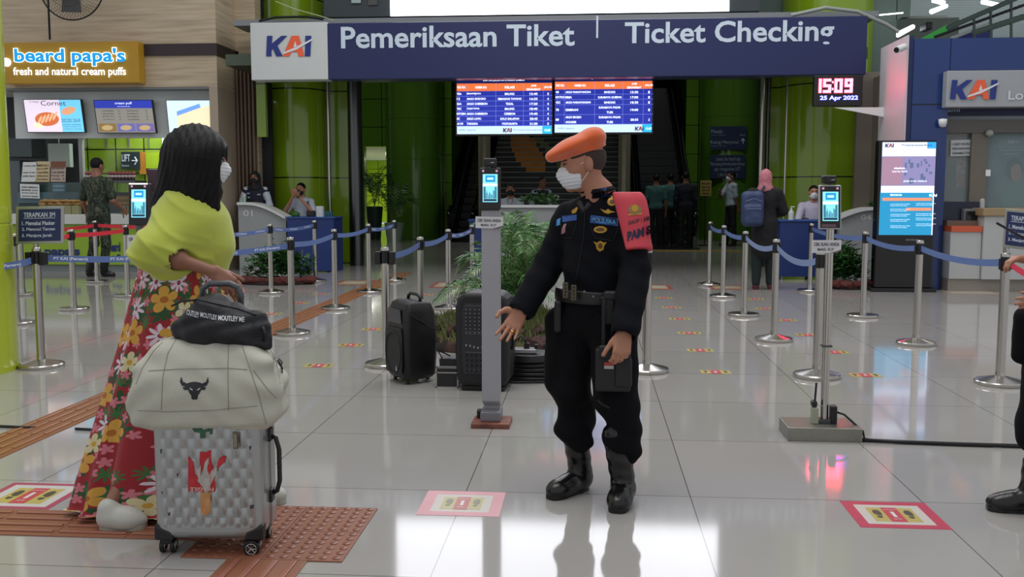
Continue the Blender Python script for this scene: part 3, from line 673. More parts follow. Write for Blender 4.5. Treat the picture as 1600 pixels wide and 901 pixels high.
for k in range(3): put_text(mb, ('croco cornet', 'crispy outside and', 'creamy inside')[k], O + U * 0.64 + V * (0.21 - 0.07 * k) + Vector((0, -.006, 0)), U * 0.32, V * 0.04, 0)
mb.build('lettering', EM('menu_maroon', '5a4070', 0.3), t, fix=False)
t, O, U, V = screen_frame([(147, 157), (237, 157), (243, 207), (154, 207)], 16.45, 'middle menu screen headed cream puff with price columns', 0)
flat(MB(), R4(0, 0, 1, 1), O, U, V).build('page', EM('menu_grey', '8f8c84', 0.55), t)
flat(MB(), R4(0, 0.76, 1, 1), O, U, V, 0.002).build('header', EM('menu_blue', '2436a8', 0.8), t)
mb = MB(); put_text(mb, 'cream puff', O + U * 0.36 + V * 0.86 + Vector((0, -.006, 0)), U * 0.3, V * 0.09, 0.01); put_text(mb, 'best cream puff ever', O + U * 0.4 + V * 0.79 + Vector((0, -.006, 0)), U * 0.22, V * 0.04, 0.0); mb.build('heading', EM('menu_white', 'e8f0ff'), t, fix=False)
mb = MB()
names = ['vanilla', 'chocolate', 'green tea', 'strawberry', 'caramel', 'eclair', 'fondant', 'cookie']
for i in range(8):
    put_text(mb, names[i], O + U * (0.12 if i < 4 else 0.55) + V * (0.66 - 0.09 * (i % 4)) + Vector((0, -.006, 0)), U * 0.2, V * 0.045, 0)
    put_text(mb, '%d' % (12 + i), O + U * (0.4 if i < 4 else 0.88) + V * (0.66 - 0.09 * (i % 4)) + Vector((0, -.006, 0)), U * 0.03, V * 0.045, 0)
mb.build('price_list', EM('menu_ink', '3c3a44', 0.1), t, fix=False)
for k in range(3):
    flat(MB(), R4(0.02 + 0.33 * k, 0.03, 0.33 + 0.33 * k, 0.28), O, U, V, 0.002).build('photo', EM('menu_photo%d' % k, ('8a7040', '6c6ab0', '7468a8')[k], 0.6), t)
    flat(MB(), pastry(0.17 + 0.33 * k, 0.15, 0.1, 0.08, 0.2), O, U, V, 0.005).build('puff', EM('puff_tan', 'c0a878', 0.6), t)
t, O, U, V = screen_frame([(260, 157), (333, 157), (338, 207), (265, 207)], 16.45, 'right menu screen with pale blue page above the black haired woman', 0)
flat(MB(), R4(0, 0, 1, 1), O, U, V).build('page', EM('menu_pale', 'c4dcf4', 1.0), t)
flat(MB(), [(0.2, 0.52), (0.75, 0.8), (1.0, 0.86), (1, 0.0), (0.18, 0.0)], O, U, V, 0.002).build('picture', EM('menu_cream', 'e2d8b4', 0.9), t)
flat(MB(), [(0.2, 0.52), (0.2, 0.66), (0.7, 0.9), (0.72, 0.78)], O, U, V, 0.004).build('stripe', EM('menu_stripe', '6c98dc', 0.9), t)

# equipment in the dark kitchen opening
mb = MB(); pbox(mb, 12, 214, 48, 246, 17.6, 0.5); tag(mb.build('oven_hood', mat('hood_grey', '4a5254', 0.3, 0.5), bev=0.02), 'grey steel extractor box in the dark kitchen opening', 'oven')
mb = MB(); pbox(mb, 76, 224, 108, 261, 17.2, 0.12); c = P(92, 224, 17.26); mb.cyl((c.x, 17.26, c.z), (c.x, 17.26, 3.2), .01, n=8); tag(mb.build('notice_board', mat('cream_board', '9aa8a4', 0.5), bev=0.01), 'pale blank board hanging in the dark kitchen opening', 'board')
mb = MB(); pbox(mb, 12, 250, 30, 420, 17.6, 0.5); tag(mb.build('fridge', mat('fridge_steel', '5c6468', 0.3, 0.6), bev=0.02), 'steel fridge at the far left of the bakery kitchen', 'fridge')
# notices
def notice(pts, Y, label, lines, col='d8dcda', ink='2a3038', img=None, name='notice'):
    W3 = [P(x, y, Y) for x, y in pts]; O = W3[3]; U = W3[2] - W3[3]; V = W3[0] - W3[3]
    t = thing(name, ((O + W3[2]) / 2), label, name)
    MB().prism(R4(0, 0, 1, 1), O, U, V, (0, 1, 0), 0.006).build('sheet', mat('sheet_' + col, col, 0.6), t)
    mb = MB()
    n = len(lines)
    for i, s in enumerate(lines):
        if s: put_text(mb, s, O + U * 0.08 + V * (0.9 - 0.84 * (i + 0.85) / n) + Vector((0, -.004, 0)), U * 0.84, V * 0.55 * 0.84 / n, 0.02)
    mb.build('lettering', mat('ink_' + ink, ink, 0.6), t, fix=False)
    if img:
        b = MB(); b.prism(img[0], O + Vector((0, -.006, 0)), U, V, (0, 1, 0), 0.003); b.build('picture', mat('img_' + img[1], img[1], 0.5), t)
    return t
notice([(36, 253), (57, 254), (55, 284), (33, 284)], 16.25, 'white notice sheet leaning left of the yellow menu card', ['cream puff', '', 'pesan di sini', 'order here', ''])
notice([(57, 252), (78, 252), (77, 284), (56, 284)], 16.25, 'cream coloured menu card between two sheets on the counter glass', ['MENU', 'puff', 'vanilla', 'choco', 'fondant'], 'c8b890', '54401c')
notice([(80, 252), (104, 254), (102, 284), (79, 284)], 16.25, 'brown topped flyer right of the cream menu card', ['', 'promo', '10.000', 'buy 2', 'get 1'], 'b8a89c', '5a3020', (R4(0, 0.7, 1, 1), '7a4a34'))
notice([(31, 287), (63, 288), (62, 310), (32, 309)], 16.2, 'white notice taped low on the counter glass at far left', ['HARAP MEMAKAI', 'MASKER DAN', 'JAGA JARAK', 'terima kasih'])
notice([(82, 286), (101, 286), (101, 300), (82, 300)], 16.2, 'small blue notice on the counter glass', ['INFO', 'PESANAN'], '4f8098', 'c8dce4')

# counter with glass case, green front
t = thing('bakery_counter', (P(150, 0, 16.0).x, 16.0, 0), 'bakery counter with lime green front and white top under the menu screens', 'counter')
cx0, cx1 = P(-60, 0, 15.98).x, P(262, 0, 15.98).x
KG = mat('counter_lime', '93b52c', 0.35, var=0.04)
zc = lambda py: P(850, py, 15.98).z
MB().bb(cx0, cx1, 15.98, 16.6, 0.12, zc(352)).build('green_front', KG, t, bev=0.01)
MB().bb(cx0, cx1, 16.03, 16.6, 0.0, 0.12).build('plinth', mat('plinth_grey', '7c8486', 0.4), t)
MB().bb(cx0, cx1 + 0.02, 15.9, 16.62, zc(352), zc(336)).build('worktop', mat('counter_white', 'cfd2ce', 0.35), t, bev=0.01)
mb = MB(); x = P(86, 0, 15.97).x
for (a, b, s) in ((70, 384, 'M'), (84, 384, 'r'), (97, 383, 'v'), (118, 388, "papa")): 
    pass
put_text(mb, "papa's", P(70, 403, 15.97), P(125, 403, 15.97) - P(70, 403, 15.97), (0, 0, 0.2), 0.04); put_text(mb, "puffs", P(175, 408, 15.97), P(190, 408, 15.97) - P(175, 408, 15.97), (0, 0, 0.12), 0.04)
put_text(mb, "beard", P(170, 393, 15.97), P(188, 393, 15.97) - P(170, 393, 15.97), (0, 0, 0.16), 0.04)
mb.build('front_lettering', mat('counter_navy', '22306c', 0.5), t, fix=False)
gl = mat('case_glass', '8fa0a0', 0.05, trans=0.85, alpha=0.35)
MB().bb(P(62, 0, 16.1).x, P(200, 0, 16.1).x, 16.1, 16.115, zc(336), zc(284)).build('case_glass', gl, t)
MB().bb(P(122, 0, 16.05).x, P(200, 0, 16.05).x, 16.05, 16.5, zc(285), zc(281)).build('case_top', mat('case_top', '55595a', 0.3, 0.6), t)
MB().bb(P(14, 0, 16.3).x, P(122, 0, 16.3).x, 16.3, 16.33, zc(336), zc(284)).build('case_back', mat('case_dark', '24403c', 0.3), t)
MB().bb(P(14, 0, 16.28).x, P(110, 0, 16.28).x, 16.26, 16.29, zc(318), zc(300)).build('case_panel', mat('case_teal', '4f6e78', 0.4), t)
# pastries in tray boxes
PAST = mat('pastry_crust', 'a5804a', 0.6, var=0.25, vscale=20)
CREAM = mat('tray_card', '8f8f68', 0.6)
for k in range(5):
    px = 62 + k * 12.5
    a = P(px, 334, 15.99); b = P(px + 12, 321, 15.99)
    tag(MB().bb(a.x, b.x - 0.01, 15.99, 16.08, zc(336), b.z).build('pastry_tray', CREAM, bev=0.004), 'cream cardboard pastry tray in the row on the bakery counter', 'tray', 'pastry trays on the counter')
rnd = random.Random(3)
def blob(c, r): 
    b = MB(); n = 10; pr = [(0.001, -0.6 * r), (0.7 * r, -0.5 * r), (r, 0), (0.75 * r, 0.45 * r), (0.3 * r, 0.66 * r), (0.001, 0.7 * r)]
    return b.lathe(pr, c, n)
puff = blob((0, 0, 0), 0.05).build('cream_puff', PAST, smooth=True); puff_used = []
tag(puff, 'small round golden pastry heaped on the bakery counter', 'pastry', 'pastries heaped on the counter')
for k in range(42):
    px = 50 + (k % 21) * 3.6 + rnd.uniform(-1, 1); z = zc(320 if k < 21 else 315) + rnd.uniform(0, .01)
    o = puff if k == 0 else puff.copy()
    if k: COL.objects.link(o)
    o.location = (P(px, 0, 16.05).x, 16.05 + rnd.uniform(-.02, .04), z); s = rnd.uniform(.7, 1.1); o.scale = (s, s, s * .9)
crust = blob((0, 0, 0), 0.075).build('bread_roll', mat('bread_orange', 'b0823c', 0.5, var=0.2, vscale=14), smooth=True)
tag(crust, 'orange brown bread roll piled behind the case glass right of the soldier', 'bread', 'bread rolls right of the soldier')
for k in range(14):
    o = crust if k == 0 else crust.copy()
    if k: COL.objects.link(o)
    px = 171 + (k % 7) * 4.6; o.location = (P(px, 0, 16.2).x, 16.22, zc(319 - 8 * (k // 7)))
for k in range(3):
    a = P(176 + k * 9, 0, 16.12); tag(MB().bb(a.x, a.x + 0.085, 16.13, 16.2, zc(336), zc(322)).build('pastry_tray', CREAM, bev=0.004), 'cream cardboard tray under the bread rolls right of the soldier', 'tray', 'trays under the bread rolls')
# row of small bottles on the case
def cup():
    t = thing('drink_cup', (0, 0, 0), 'red and white drink cup in the row on the glass case', 'cup', 'drink cups on the glass case')
    MB().lathe([(0.028, 0), (0.036, 0.11)], (0, 0, 0), 12).build('cup', mat('cup_dark', '3a2c34', 0.5), t, smooth=True)
    MB().lathe([(0.032, 0.05), (0.037, 0.051), (0.038, 0.09), (0.034, 0.091)], (0, 0, 0), 12).build('band', mat('cup_white', 'b8a8a4', 0.5), t, smooth=True)
    MB().lathe([(0.038, 0.11), (0.04, 0.125), (0.03, 0.15), (0.001, 0.155)], (0, 0, 0), 12).build('lid', mat('cup_red', '8a4038', 0.4), t, smooth=True)
    return t
cp = cup()
for k, px in enumerate([125, 131, 137, 160, 165.5, 171, 176.5, 182, 187.5, 193, 198]):
    loc = (P(px, 0, 16.15).x, 16.15, zc(281)); 
    if k == 0: cp.location = loc
    else: dup(cp, loc)
mb = MB(); pbox(mb, 207, 291, 226, 300, 16.2, 0.2); tag(mb.build('till_printer', BLACK, bev=0.01), 'small black printer on the counter behind the thermal scanner', 'printer')
mb = MB(); pbox(mb, 205, 300, 240, 336, 16.1, 0.4); tag(mb.build('till_box', mat('till_dark', '2a2c30', 0.4), bev=0.01), 'dark till box on the counter behind the thermal scanner', 'till')
mb = MB(); pbox(mb, 232, 264, 262, 335, 16.4, 0.1); tag(mb.build('purple_panel', mat('purple_panel', '4a3244', 0.5), bev=0.02), 'dull purple rounded panel at the right end of the bakery counter', 'panel')

# wire fan
t = thing('wire_fan', (P(78, 62, 15.9).x, 15.9, P(78, 62, 15.9).z), 'black wire cage fan on a thin pole above the shop sign', 'fan')
fc = P(112, -22, 15.6); WIRE = mat('fan_wire', '1c1c20', 0.4, 0.5); R = 0.54
def ringpts(c, r, y, n=40): return [(c.x + r * math.cos(2 * PI * i / n), y, c.z + r * math.sin(2 * PI * i / n)) for i in range(n + 1)]
mb = MB()
for k in range(56):
    a = 2 * PI * k / 56
    mb.tube([(fc.x + r * math.cos(a + tw), y, fc.z + r * math.sin(a + tw)) for r, y, tw in ((0.06, 15.42, 0), (0.25, 15.43, .1), (0.43, 15.48, .2), (R, 15.6, .3))], 0.0022, 4, False)
    mb.tube([(fc.x + r * math.cos(a), y, fc.z + r * math.sin(a)) for r, y in ((R, 15.6), (0.4, 15.7), (0.12, 15.75))], 0.0022, 4, False)
for r, y in ((0.2, 15.42), (0.35, 15.45)): mb.tube(ringpts(fc, r, y), 0.003, 4, False)
mb.build('wire_cage', WIRE, t); MB().tube(ringpts(fc, R, 15.6), 0.012, 8, False).build('rim', WIRE, t, smooth=True)
for k in range(3):
    a = 2 * PI * k / 3 + .5; b = MB(); vs = []
    for r, w, tw in ((0.06, .05, .03), (0.25, .14, .03), (0.42, .16, .02)):
        for s in (-1, 1): vs.append((fc.x + r * math.cos(a) - s * w * math.sin(a), 15.58 + s * tw, fc.z + r * math.sin(a) + s * w * math.cos(a)))
    b.add(vs, [(0, 1, 3, 2), (2, 3, 5, 4)]); b.build('blade', mat('fan_blade', '4a4a4c', 0.4), t, solid=0.004)
MB().cyl((fc.x, 15.5, fc.z), (fc.x, 15.72, fc.z), 0.07).build('hub', BLACK, t, bev=0.01)
b0 = P(78, 62, 15.9); MB().tube([(b0.x, 15.9, b0.z), (b0.x, 15.9, fc.z - 0.02), (fc.x, 15.75, fc.z)], 0.018, 8).build('pole', BLACK, t, smooth=True)

# ================================================================= DESKS
def desk_white(px0, px1, py_hi, py_lo, pyb, Y, num, label, flip=False, hid=False):
    a, b = P(px0, 400, Y), P(px1, 400, Y); zh, zl = P(px0, py_hi, Y).z, P(px0, py_lo, Y).z
    t = thing('check_in_desk', ((a.x + b.x) / 2, Y, 0), label, 'desk')
    w = b.x - a.x; n = 14
    prof = [(0, 0)] + [(w, 0)] + [(w * (1 - i / n), zl + (zh - zl) * (math.sin(min(1, i / n * 1.25) * PI / 2))) for i in range(n + 1)]
    if flip: prof = [(w - x, z) for x, z in prof]
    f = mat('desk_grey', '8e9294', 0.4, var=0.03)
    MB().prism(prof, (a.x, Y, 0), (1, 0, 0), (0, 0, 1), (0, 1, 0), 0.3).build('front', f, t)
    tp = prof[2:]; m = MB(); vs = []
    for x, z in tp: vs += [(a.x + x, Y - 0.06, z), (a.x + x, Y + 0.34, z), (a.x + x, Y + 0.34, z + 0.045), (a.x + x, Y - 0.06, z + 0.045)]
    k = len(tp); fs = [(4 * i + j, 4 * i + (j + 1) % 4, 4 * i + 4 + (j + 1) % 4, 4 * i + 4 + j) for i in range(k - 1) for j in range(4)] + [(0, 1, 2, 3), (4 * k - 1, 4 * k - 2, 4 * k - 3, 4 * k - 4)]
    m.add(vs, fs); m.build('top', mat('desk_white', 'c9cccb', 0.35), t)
    m = MB(); ptext(m, num[0], num[1], num[2], num[3], num[4], Y - 0.006, 0.02); m.build('number', mat('desk_number', 'b9bdbd', 0.5), t, fix=False)
    return t
desk_white(374, 448, 320, 342, 425, 16.4, ('01', 380, 328, 395, 338), 'grey curved reception desk behind the left green plant bed')
desk_white(775, 886, 324, 324, 425, 16.9, ('02', 789, 331, 808, 343), 'straight topped grey reception desk behind the palm and guard')
desk_white(1310, 1374, 328, 342, 430, 15.3, ('04', 1345, 335, 1362, 344), 'grey curved reception desk left of the tall information totem', flip=True)
def desk_blue(px0, px1, pyt, pyb, Y, label, dep=0.6):
    a, b = P(px0, pyt, Y), P(px1, pyt, Y); z0 = P(px0, pyb, Y).z
    t = thing('blue_desk', ((a.x + b.x) / 2, Y, 0), label, 'desk')
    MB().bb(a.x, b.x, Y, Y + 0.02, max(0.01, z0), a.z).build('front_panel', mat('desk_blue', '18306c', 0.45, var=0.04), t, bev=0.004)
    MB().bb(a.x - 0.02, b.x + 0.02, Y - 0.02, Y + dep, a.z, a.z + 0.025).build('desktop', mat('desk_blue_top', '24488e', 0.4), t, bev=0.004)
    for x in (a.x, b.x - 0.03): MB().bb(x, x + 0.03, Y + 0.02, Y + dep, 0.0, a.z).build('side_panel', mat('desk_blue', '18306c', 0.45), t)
    return t
desk_blue(448.5, 521, 341, 423, 16.25, 'blue desk with the officer in white beside desk 01')
desk_blue(1219, 1304, 346, 432, 15.4, 'blue desk left of the thermal scanner pole near desk 04')
desk_blue(733, 772, 345, 425, 17.1, 'narrow blue desk half hidden behind the grey scanner post')
def bottle(px, py_b, Y, h, r, col, label, name='hand_sanitiser', cat='bottle'):
    c = P(px, py_b, Y); t = thing(name, c, label, cat)
    MB().lathe([(0.001, 0), (r, 0.002), (r, h * .62), (r * .4, h * .74), (r * .35, h * .8)], c, 16).build('bottle_body', mat('bottle_' + col, col, 0.3), t, smooth='auto')
    MB().lathe([(r * .45, h * .78), (r * .45, h * .86), (r * .15, h * .87), (r * .15, h)], c, 12).box(c + Vector((r * .4, 0, h)), (r * 1.4, r * .4, h * .06)).build('pump', WHITEP, t)
    return t
bottle(1236, 345, 15.55, 0.22, 0.045, 'c4ccd0', 'white pump bottle on the blue desk beside the masked clerk')
bottle(382, 316, 16.6, 0.13, 0.03, '8fb890', 'small green bottle on desk 01')
bottle(1533, 330, 14.15, 0.26, 0.045, 'b4bcbc', 'tall pump bottle on the ticket office counter')
mb = MB(); pbox(mb, 494, 322, 504, 340, 16.4, 0.1); tag(mb.build('tissue_box', mat('tissue_white', 'c0c6ca', 0.6), bev=0.008), 'white upright box on the blue desk by the officer', 'box')
mb = MB(); c = P(462, 339, 16.5); mb.lathe([(0.001, 0), (.06, 0), (.08, .05), (.05, .09), (.001, .1)], c, 12); tag(mb.build('desk_plant', mat('plant_dark', '2f5a24', 0.6, bump=.8), smooth=True), 'low dark green plant on the blue desk', 'plant')
mb = MB(); c = P(486, 339, 16.4); mb.box(c + Vector((0, 0, .06)), (.14, .08, .1)); tag(mb.build('label_printer', BLACK, bev=.01), 'small black device on the blue desk in front of the officer', 'device')
# chair backs, bin
mb = MB(); pbox(mb, 505, 330, 519, 343, 16.95, 0.08); c = P(512, 343, 16.99); mb.cyl((c.x, 16.99, 0), (c.x, 16.99, c.z + .02), .02, n=10); tag(mb.build('chair_back', mat('chair_teal', '28566c', 0.6), bev=0.03), 'teal chair back behind the officer at the blue desk', 'chair')

# green wall signs on the right back pillar
for (p0, p1, lab, lines) in (((1109, 197, 1167, 234), 0, 'navy direction sign Musala and Ruang Menyusui with an up arrow', (('Musala', 1111, 202, 1129, 208), ('Prayer Room', 1112, 210, 1134, 212), ('Ruang Menyusui', 1110, 219, 1154, 226), ('Nursery Room', 1110, 227, 1134, 229), ('Lantai 2', 1156, 209, 1165, 212))),
                          ((1109, 242, 1165, 279), 1, 'navy notice sign below the prayer room sign', (('Lansia, Ibu Hamil dan', 1119, 245, 1157, 252), ('Penumpang Berkebutuhan Khusus', 1110, 253, 1164, 260), ('agar menggunakan LIFT', 1116, 261, 1157, 268), ('( lift lantai ini )', 1122, 270, 1152, 277)))):
    A = P(p0[0], p0[3], 27.80); B = P(p0[2], p0[1], 27.80)
    t = thing('wall_sign', ((A.x + B.x) / 2, 27.80, A.z), lab, 'sign')
    MB().bb(A.x, B.x, 27.80, 27.83, A.z, B.z).build('panel', mat('wall_sign_navy', '1c2c50', 0.4), t, bev=.005)
    mb = MB()
    for l in lines: ptext(mb, *l, 27.79, 0.01)
    mb.build('lettering', mat('sign_letter_dim', '8a98ac', 0.5), t, fix=False)
    if p1 == 0:
        mb = MB(); mb.tube([P(1161, 224, 27.79), P(1161, 217, 27.79)], .014, 6); mb.tube([P(1158, 220, 27.79), P(1161, 216.5, 27.79), P(1164, 220, 27.79)], .014, 6); mb.build('arrow', TXTW, t)
t = thing('floor_notice', G(1101, 384), 'yellow notice board on a thin stand by the escalator foot', 'sign')
q = G(1101, 384); A = P(1094, 306, q.y); B = P(1112, 282, q.y)
MB().bb(A.x, B.x, q.y, q.y + .03, A.z, B.z).build('board', mat('notice_yellow', 'a08a48', 0.6), t, bev=.006)
mb = MB()
for i, s in enumerate(('PERHATIAN', 'hati hati', 'naik turun', 'eskalator')): ptext(mb, s, 1096, 285 + 5 * i, 1110, 288 + 5 * i, q.y - .008, 0.02)
mb.build('lettering', INK, t, fix=False)
MB().cyl((q.x, q.y + .02, 0.02), (q.x, q.y + .02, A.z), .015).build('pole', STEELD, t); MB().cyl((q.x, q.y + .02, 0), (q.x, q.y + .02, .02), .17).build('base', STEELD, t)

# ================================================================= TICKET OFFICE (right)
YO = 14.0
BL = mat('office_blue', '14326e', 0.18, coat=0.2); BLD = mat('office_navy', '13204e', 0.3)
xo = lambda px, Y=YO: P(px, 300, Y).x
zo = lambda py, Y=YO: P(1500, py, Y).z
sbox('wall_right_column', BLD, 4.315, xo(1419), YO, YO + 0.3, 0, zo(55))
sbox('wall_right_blue', BL, xo(1419), xo(1475), YO - 0.02, YO + 0.28, 0, zo(60), bev=.006)
sbox('trim_27', DARK, xo(1418.6), xo(1475), YO - 0.025, YO - 0.015, zo(163.5), zo(162))
sbox('wall_right_fascia', BL, xo(1475.8), 12, YO - 0.02, YO + 0.5, zo(110), zo(60))
sbox('trim_28', BLD, xo(1475), 12, YO + 0.4, YO + 0.5, zo(196), zo(166))
sbox('trim_29', mat('pelmet', '9aa4ac', 0.4), xo(1472), 12, YO + 0.3, YO + 0.42, zo(187), zo(179))
sbox('wall_office_back', mat('office_wall', '8d8378', 0.6, var=.1, vscale=2), xo(1440), 13, 17.5, 17.6, 0, 3.4)
sbox('ceiling_office', mat('office_ceiling', '6e6a68', 0.6), xo(1475), 13, YO + .5, 17.5, 3.1, 3.2)
sbox('wall_office_side', mat('office_side', '8d8378', 0.6), xo(1471), xo(1474), YO + .3, 17.5, 0, 3.3)
sbox('trim_30', mat('office_mullion', '6c665c', 0.4), xo(1520), xo(1546), YO + 0.12, YO + 0.3, zo(335), zo(205))
sbox('trim_31', mat('office_lintel', '5a5654', 0.4), xo(1475), 12, YO + .1, YO + .3, zo(207), zo(186))
A = P(1476, 168, 13.85); B = P(1700, 109, 13.85)
t = thing('office_sign', (A.x + .8, 13.85, A.z), 'grey ticket office sign with the orange and navy train logo and Loket lettering', 'sign')
MB().bb(A.x, B.x, 13.8, 13.97, A.z, B.z).build('board', mat('office_sign_grey', '9b9fa4', 0.4, var=.03), t, bev=.01)
o = P(1484, 155, 13.79); kai_logo('logo', o, P(1558, 155, 13.79) - o, (0, 0, P(1484, 125, 13.79).z - o.z), t)
mb = MB(); ptext(mb, 'Loket', 1575, 141, 1632, 156, 13.79, .02); mb.build('lettering', mat('office_letter', 'c8cccc', .5), t, fix=False)
mb = MB(); ptext(mb, 'kami', 1474, 169, 1500, 175, 14.38, .02); tag(mb.build('window_lettering', TXTW, fix=False), 'white word kami on the dark strip under the office sign', 'lettering')
for k, (pa, pb) in enumerate(((1545, 1570), (1572, 1594))):
    b = MB(); a = P(pa, 187, 15.2); c = P(pb, 187, 15.2); b.bb(a.x, c.x, 15.0, 15.5, 3.04, 3.08)
    tag(b.build('ceiling_light', mat('warm_lamp', 'ffe8c8', .5, emit=3)), 'warm ceiling lamp inside the ticket office, %s one' % ('left' if k == 0 else 'right'), 'lamp')
# glass pane with reflections
GL = mat('office_glass', '9db4b8', 0.03, alpha=0.28, spec=0.8)
struct(MB().bb(xo(1546), 12, YO + .2, YO + .21, zo(330), zo(205)).build('window_1', GL)); struct(MB().bb(xo(1476), xo(1520), YO + .2, YO + .21, zo(355), zo(205)).build('window_2', GL))
notice([(1486, 219), (1520, 219), (1519, 243), (1485, 244)], YO + .17, 'white paper notice LOKET KHUSUS on the ticket office glass', ['LOKET KHUSUS', 'PENYANDANG', 'DISABILITAS'], 'c3c8ca')
t = thing('poster', P(1575, 328, YO + .3), 'teal poster of a smiling woman on the ticket office glass', 'poster')
MB().bb(xo(1552), xo(1640), YO + .24, YO + .26, zo(330), zo(206)).build('sheet', ramp_mat('poster_teal', 'ShaderNodeTexNoise', [(0.3, '1c2c40'), (0.5, '2f4f58'), (0.7, '5f7478')], .3, setup=lambda t: setattr(t.inputs['Scale'], 'default_value', 2.5)), t)
mb = MB(); ptext(mb, 'KAI', 1575, 219, 1584, 224, YO + .23, .03); ptext(mb, 'Pay', 1585, 219, 1592, 224, YO + .23, .0); ptext(mb, 'nikmati kemudahan pembayaran', 1560, 228, 1600, 231, YO + .23); ptext(mb, 'dalam satu aplikasi KAI Access', 1562, 233, 1600, 236, YO + .23); ptext(mb, 'unduh sekarang', 1568, 239, 1592, 242, YO + .23); mb.build('lettering', TXTW, t, fix=False)
mb = MB(); f = lambda cx, cy, a, b: [(P(cx + a * math.cos(2 * PI * k / 24), 0, YO + .235).x, P(1500, cy + b * math.sin(2 * PI * k / 24), YO + .235).z) for k in range(24)]
for nm, c4, mt in (('hair_shape', (1598, 264, 14, 18), HAIR), ('face_shape', (1601, 270, 8.5, 14), mat('poster_skin', '9a6450', .6)), ('body_shape', (1604, 306, 26, 22), mat('poster_shirt', '3f6a68', .6))):
    b = MB(); pts = f(*c4); b.prism([(p[0], p[1]) for p in pts], (0, YO + .234 - (.002 if nm == 'face_shape' else 0), 0), (1, 0, 0), (0, 0, 1), (0, 1, 0), .002); b.build(nm, mt, t)
mb = MB(); pbox(mb, 1540, 265, 1548, 275, YO + .1, .01); tag(mb.build('sticker', PAPER), 'small white sticker on the ticket office pillar', 'sticker')
# poster inside on back wall, counter parts
mb = MB(); pbox(mb, 1493, 251, 1517, 292, 17.3, .02); tag(mb.build('wall_poster', ramp_mat('poster_red', 'ShaderNodeTexNoise', [(0.4, 'a05040'), (0.55, 'a09890'), (0.7, '604840')], .5, setup=lambda t: setattr(t.inputs['Scale'], 'default_value', 6))), 'red and grey poster on the office back wall', 'poster')
t = thing('ticket_counter', (xo(1540), 13.75, 0), 'white ticket office counter with an orange edge and stone plinth', 'counter')
MB().bb(xo(1478), xo(1537, 13.75), 13.75, 14.3, .17, zo(362, 13.75)).build('front_panel', mat('counter_panel', 'b4b6b6', .4, var=.02), t, bev=.004)
MB().bb(xo(1478), xo(1537, 13.75), 13.73, 14.3, zo(362, 13.75), zo(353, 13.75)).build('orange_edge', mat('orange_edge', 'c85a38', .4), t)
MB().bb(xo(1478), xo(1537, 13.75), 13.9, 14.3, zo(353, 13.75), zo(345, 13.75)).build('low_top', mat('low_top', '6a5c50', .4), t)
MB().bb(xo(1538, 13.75), 12, 13.7, 14.3, .17, zo(337, 13.75)).build('front_panel', mat('counter_panel', 'b4b6b6', .4), t, bev=.004)
MB().bb(xo(1534, 13.75), 12, 13.66, 14.3, zo(337, 13.75), zo(325, 13.75)).build('wooden_top', mat('beige_top', '9c8664', .4), t, bev=.01)
MB().bb(xo(1478), 12, 13.78, 14.3, 0, .17).build('stone_plinth', mat('plinth_stone', '8c867c', .3, var=.06), t)
MB().bb(xo(1476), xo(1534), 14.05, 14.1, zo(352), zo(315)).build('inner_screen', mat('inner_navy', '161c34', .3), t)
t = thing('monitor_box', P(1519, 352, 13.95), 'grey framed box with dark face on the low ticket counter', 'box'); mb = MB(); pbox(mb, 1506, 326, 1532, 345, 13.95, .3); mb.build('case', mat('monitor_grey', '6e7072', .4), t, bev=.01); mb = MB(); pbox(mb, 1509, 330, 1529, 344, 13.94, .01); mb.build('dark_face', BLACKG, t)
# cctv
t = thing('security_camera', P(1416, 74, 13.95), 'white bullet security camera on the navy column', 'camera')
c = P(1413, 75, 13.75); MB().cyl(P(1401, 78, 13.7), P(1413, 73, 13.85), .045, n=18).build('body', WHITEP, t, smooth='auto'); MB().cyl(P(1400.4, 78.2, 13.69), P(1401, 78, 13.7), .035, n=18).build('lens', BLACKG, t); MB().tube([P(1411, 74, 13.83), P(1416, 71, 14.0)], .015).build('bracket', WHITEP, t)
mb = MB(); c = P(1473, 192, 13.9); mb.lathe([(.001, -.06), (.04, -.05), (.055, 0), (.055, .05), (.001, .06)], c, 16); tag(mb.build('dome_lamp', WHITEP, smooth=True), 'small white dome at the edge of the blue column', 'lamp')
c = P(1546, 208, 14.06); mb = MB().lathe([(.001, -.05), (.045, -.03), (.055, 0), (.04, .04), (.001, .05)], c, 16); tag(mb.build('dome_camera', mat('dome_grey', '9a9c98', .3), smooth=True), 'pale round dome camera under the office lintel', 'camera')

# things on the upper level at right
def tube_light(a, b, Ya, Yb, lab, r=.055):
    o = MB().tube([P(*a, Ya), P(*b, Yb)], r, 8).build('tube_light', mat('tube_lit', 'f4f8ff', .5, emit=3)); tag(o, lab, 'lamp')
tube_light((1456, 18), (1478, 9.5), 22, 26, 'thick white tube light on the slatted ceiling, brightest one')
tube_light((1457, 0), (1476, 5), 24, 24, 'tube light at the top edge above the brightest tube light')
tube_light((1374, 23.5), (1411, 20), 17.8, 17.8, 'thin white tube light on the grey wall left of the slatted ceiling', .012)
tube_light((1403, 54), (1426, 42), 20, 24, 'white tube light just above the navy column')
tube_light((1536, 3), (1560, 8), 24, 26, 'faint tube light near the top right corner')
a = P(1388, 30, 20)
sbox('wall_upper_glass_room', mat('pale_room', '8b968c', .6, var=.15, vscale=1), P(1394, 0, 30).x, P(1500, 0, 30).x, 30, 30.2, 0, P(1450, 28, 30).z)
mb = MB(); mb.tube([P(1388, 60, 19), P(1396, 36, 19), P(1402, 29, 19), P(1420, 28, 19), P(1480, 27, 19)], .03); struct(mb.build('trim_32', mat('pale_pipe', '98a09a', .4)))
t = thing('upper_escalator', P(1480, 60, 22), 'distant escalator with green and blue side panels above the ticket office', 'escalator')
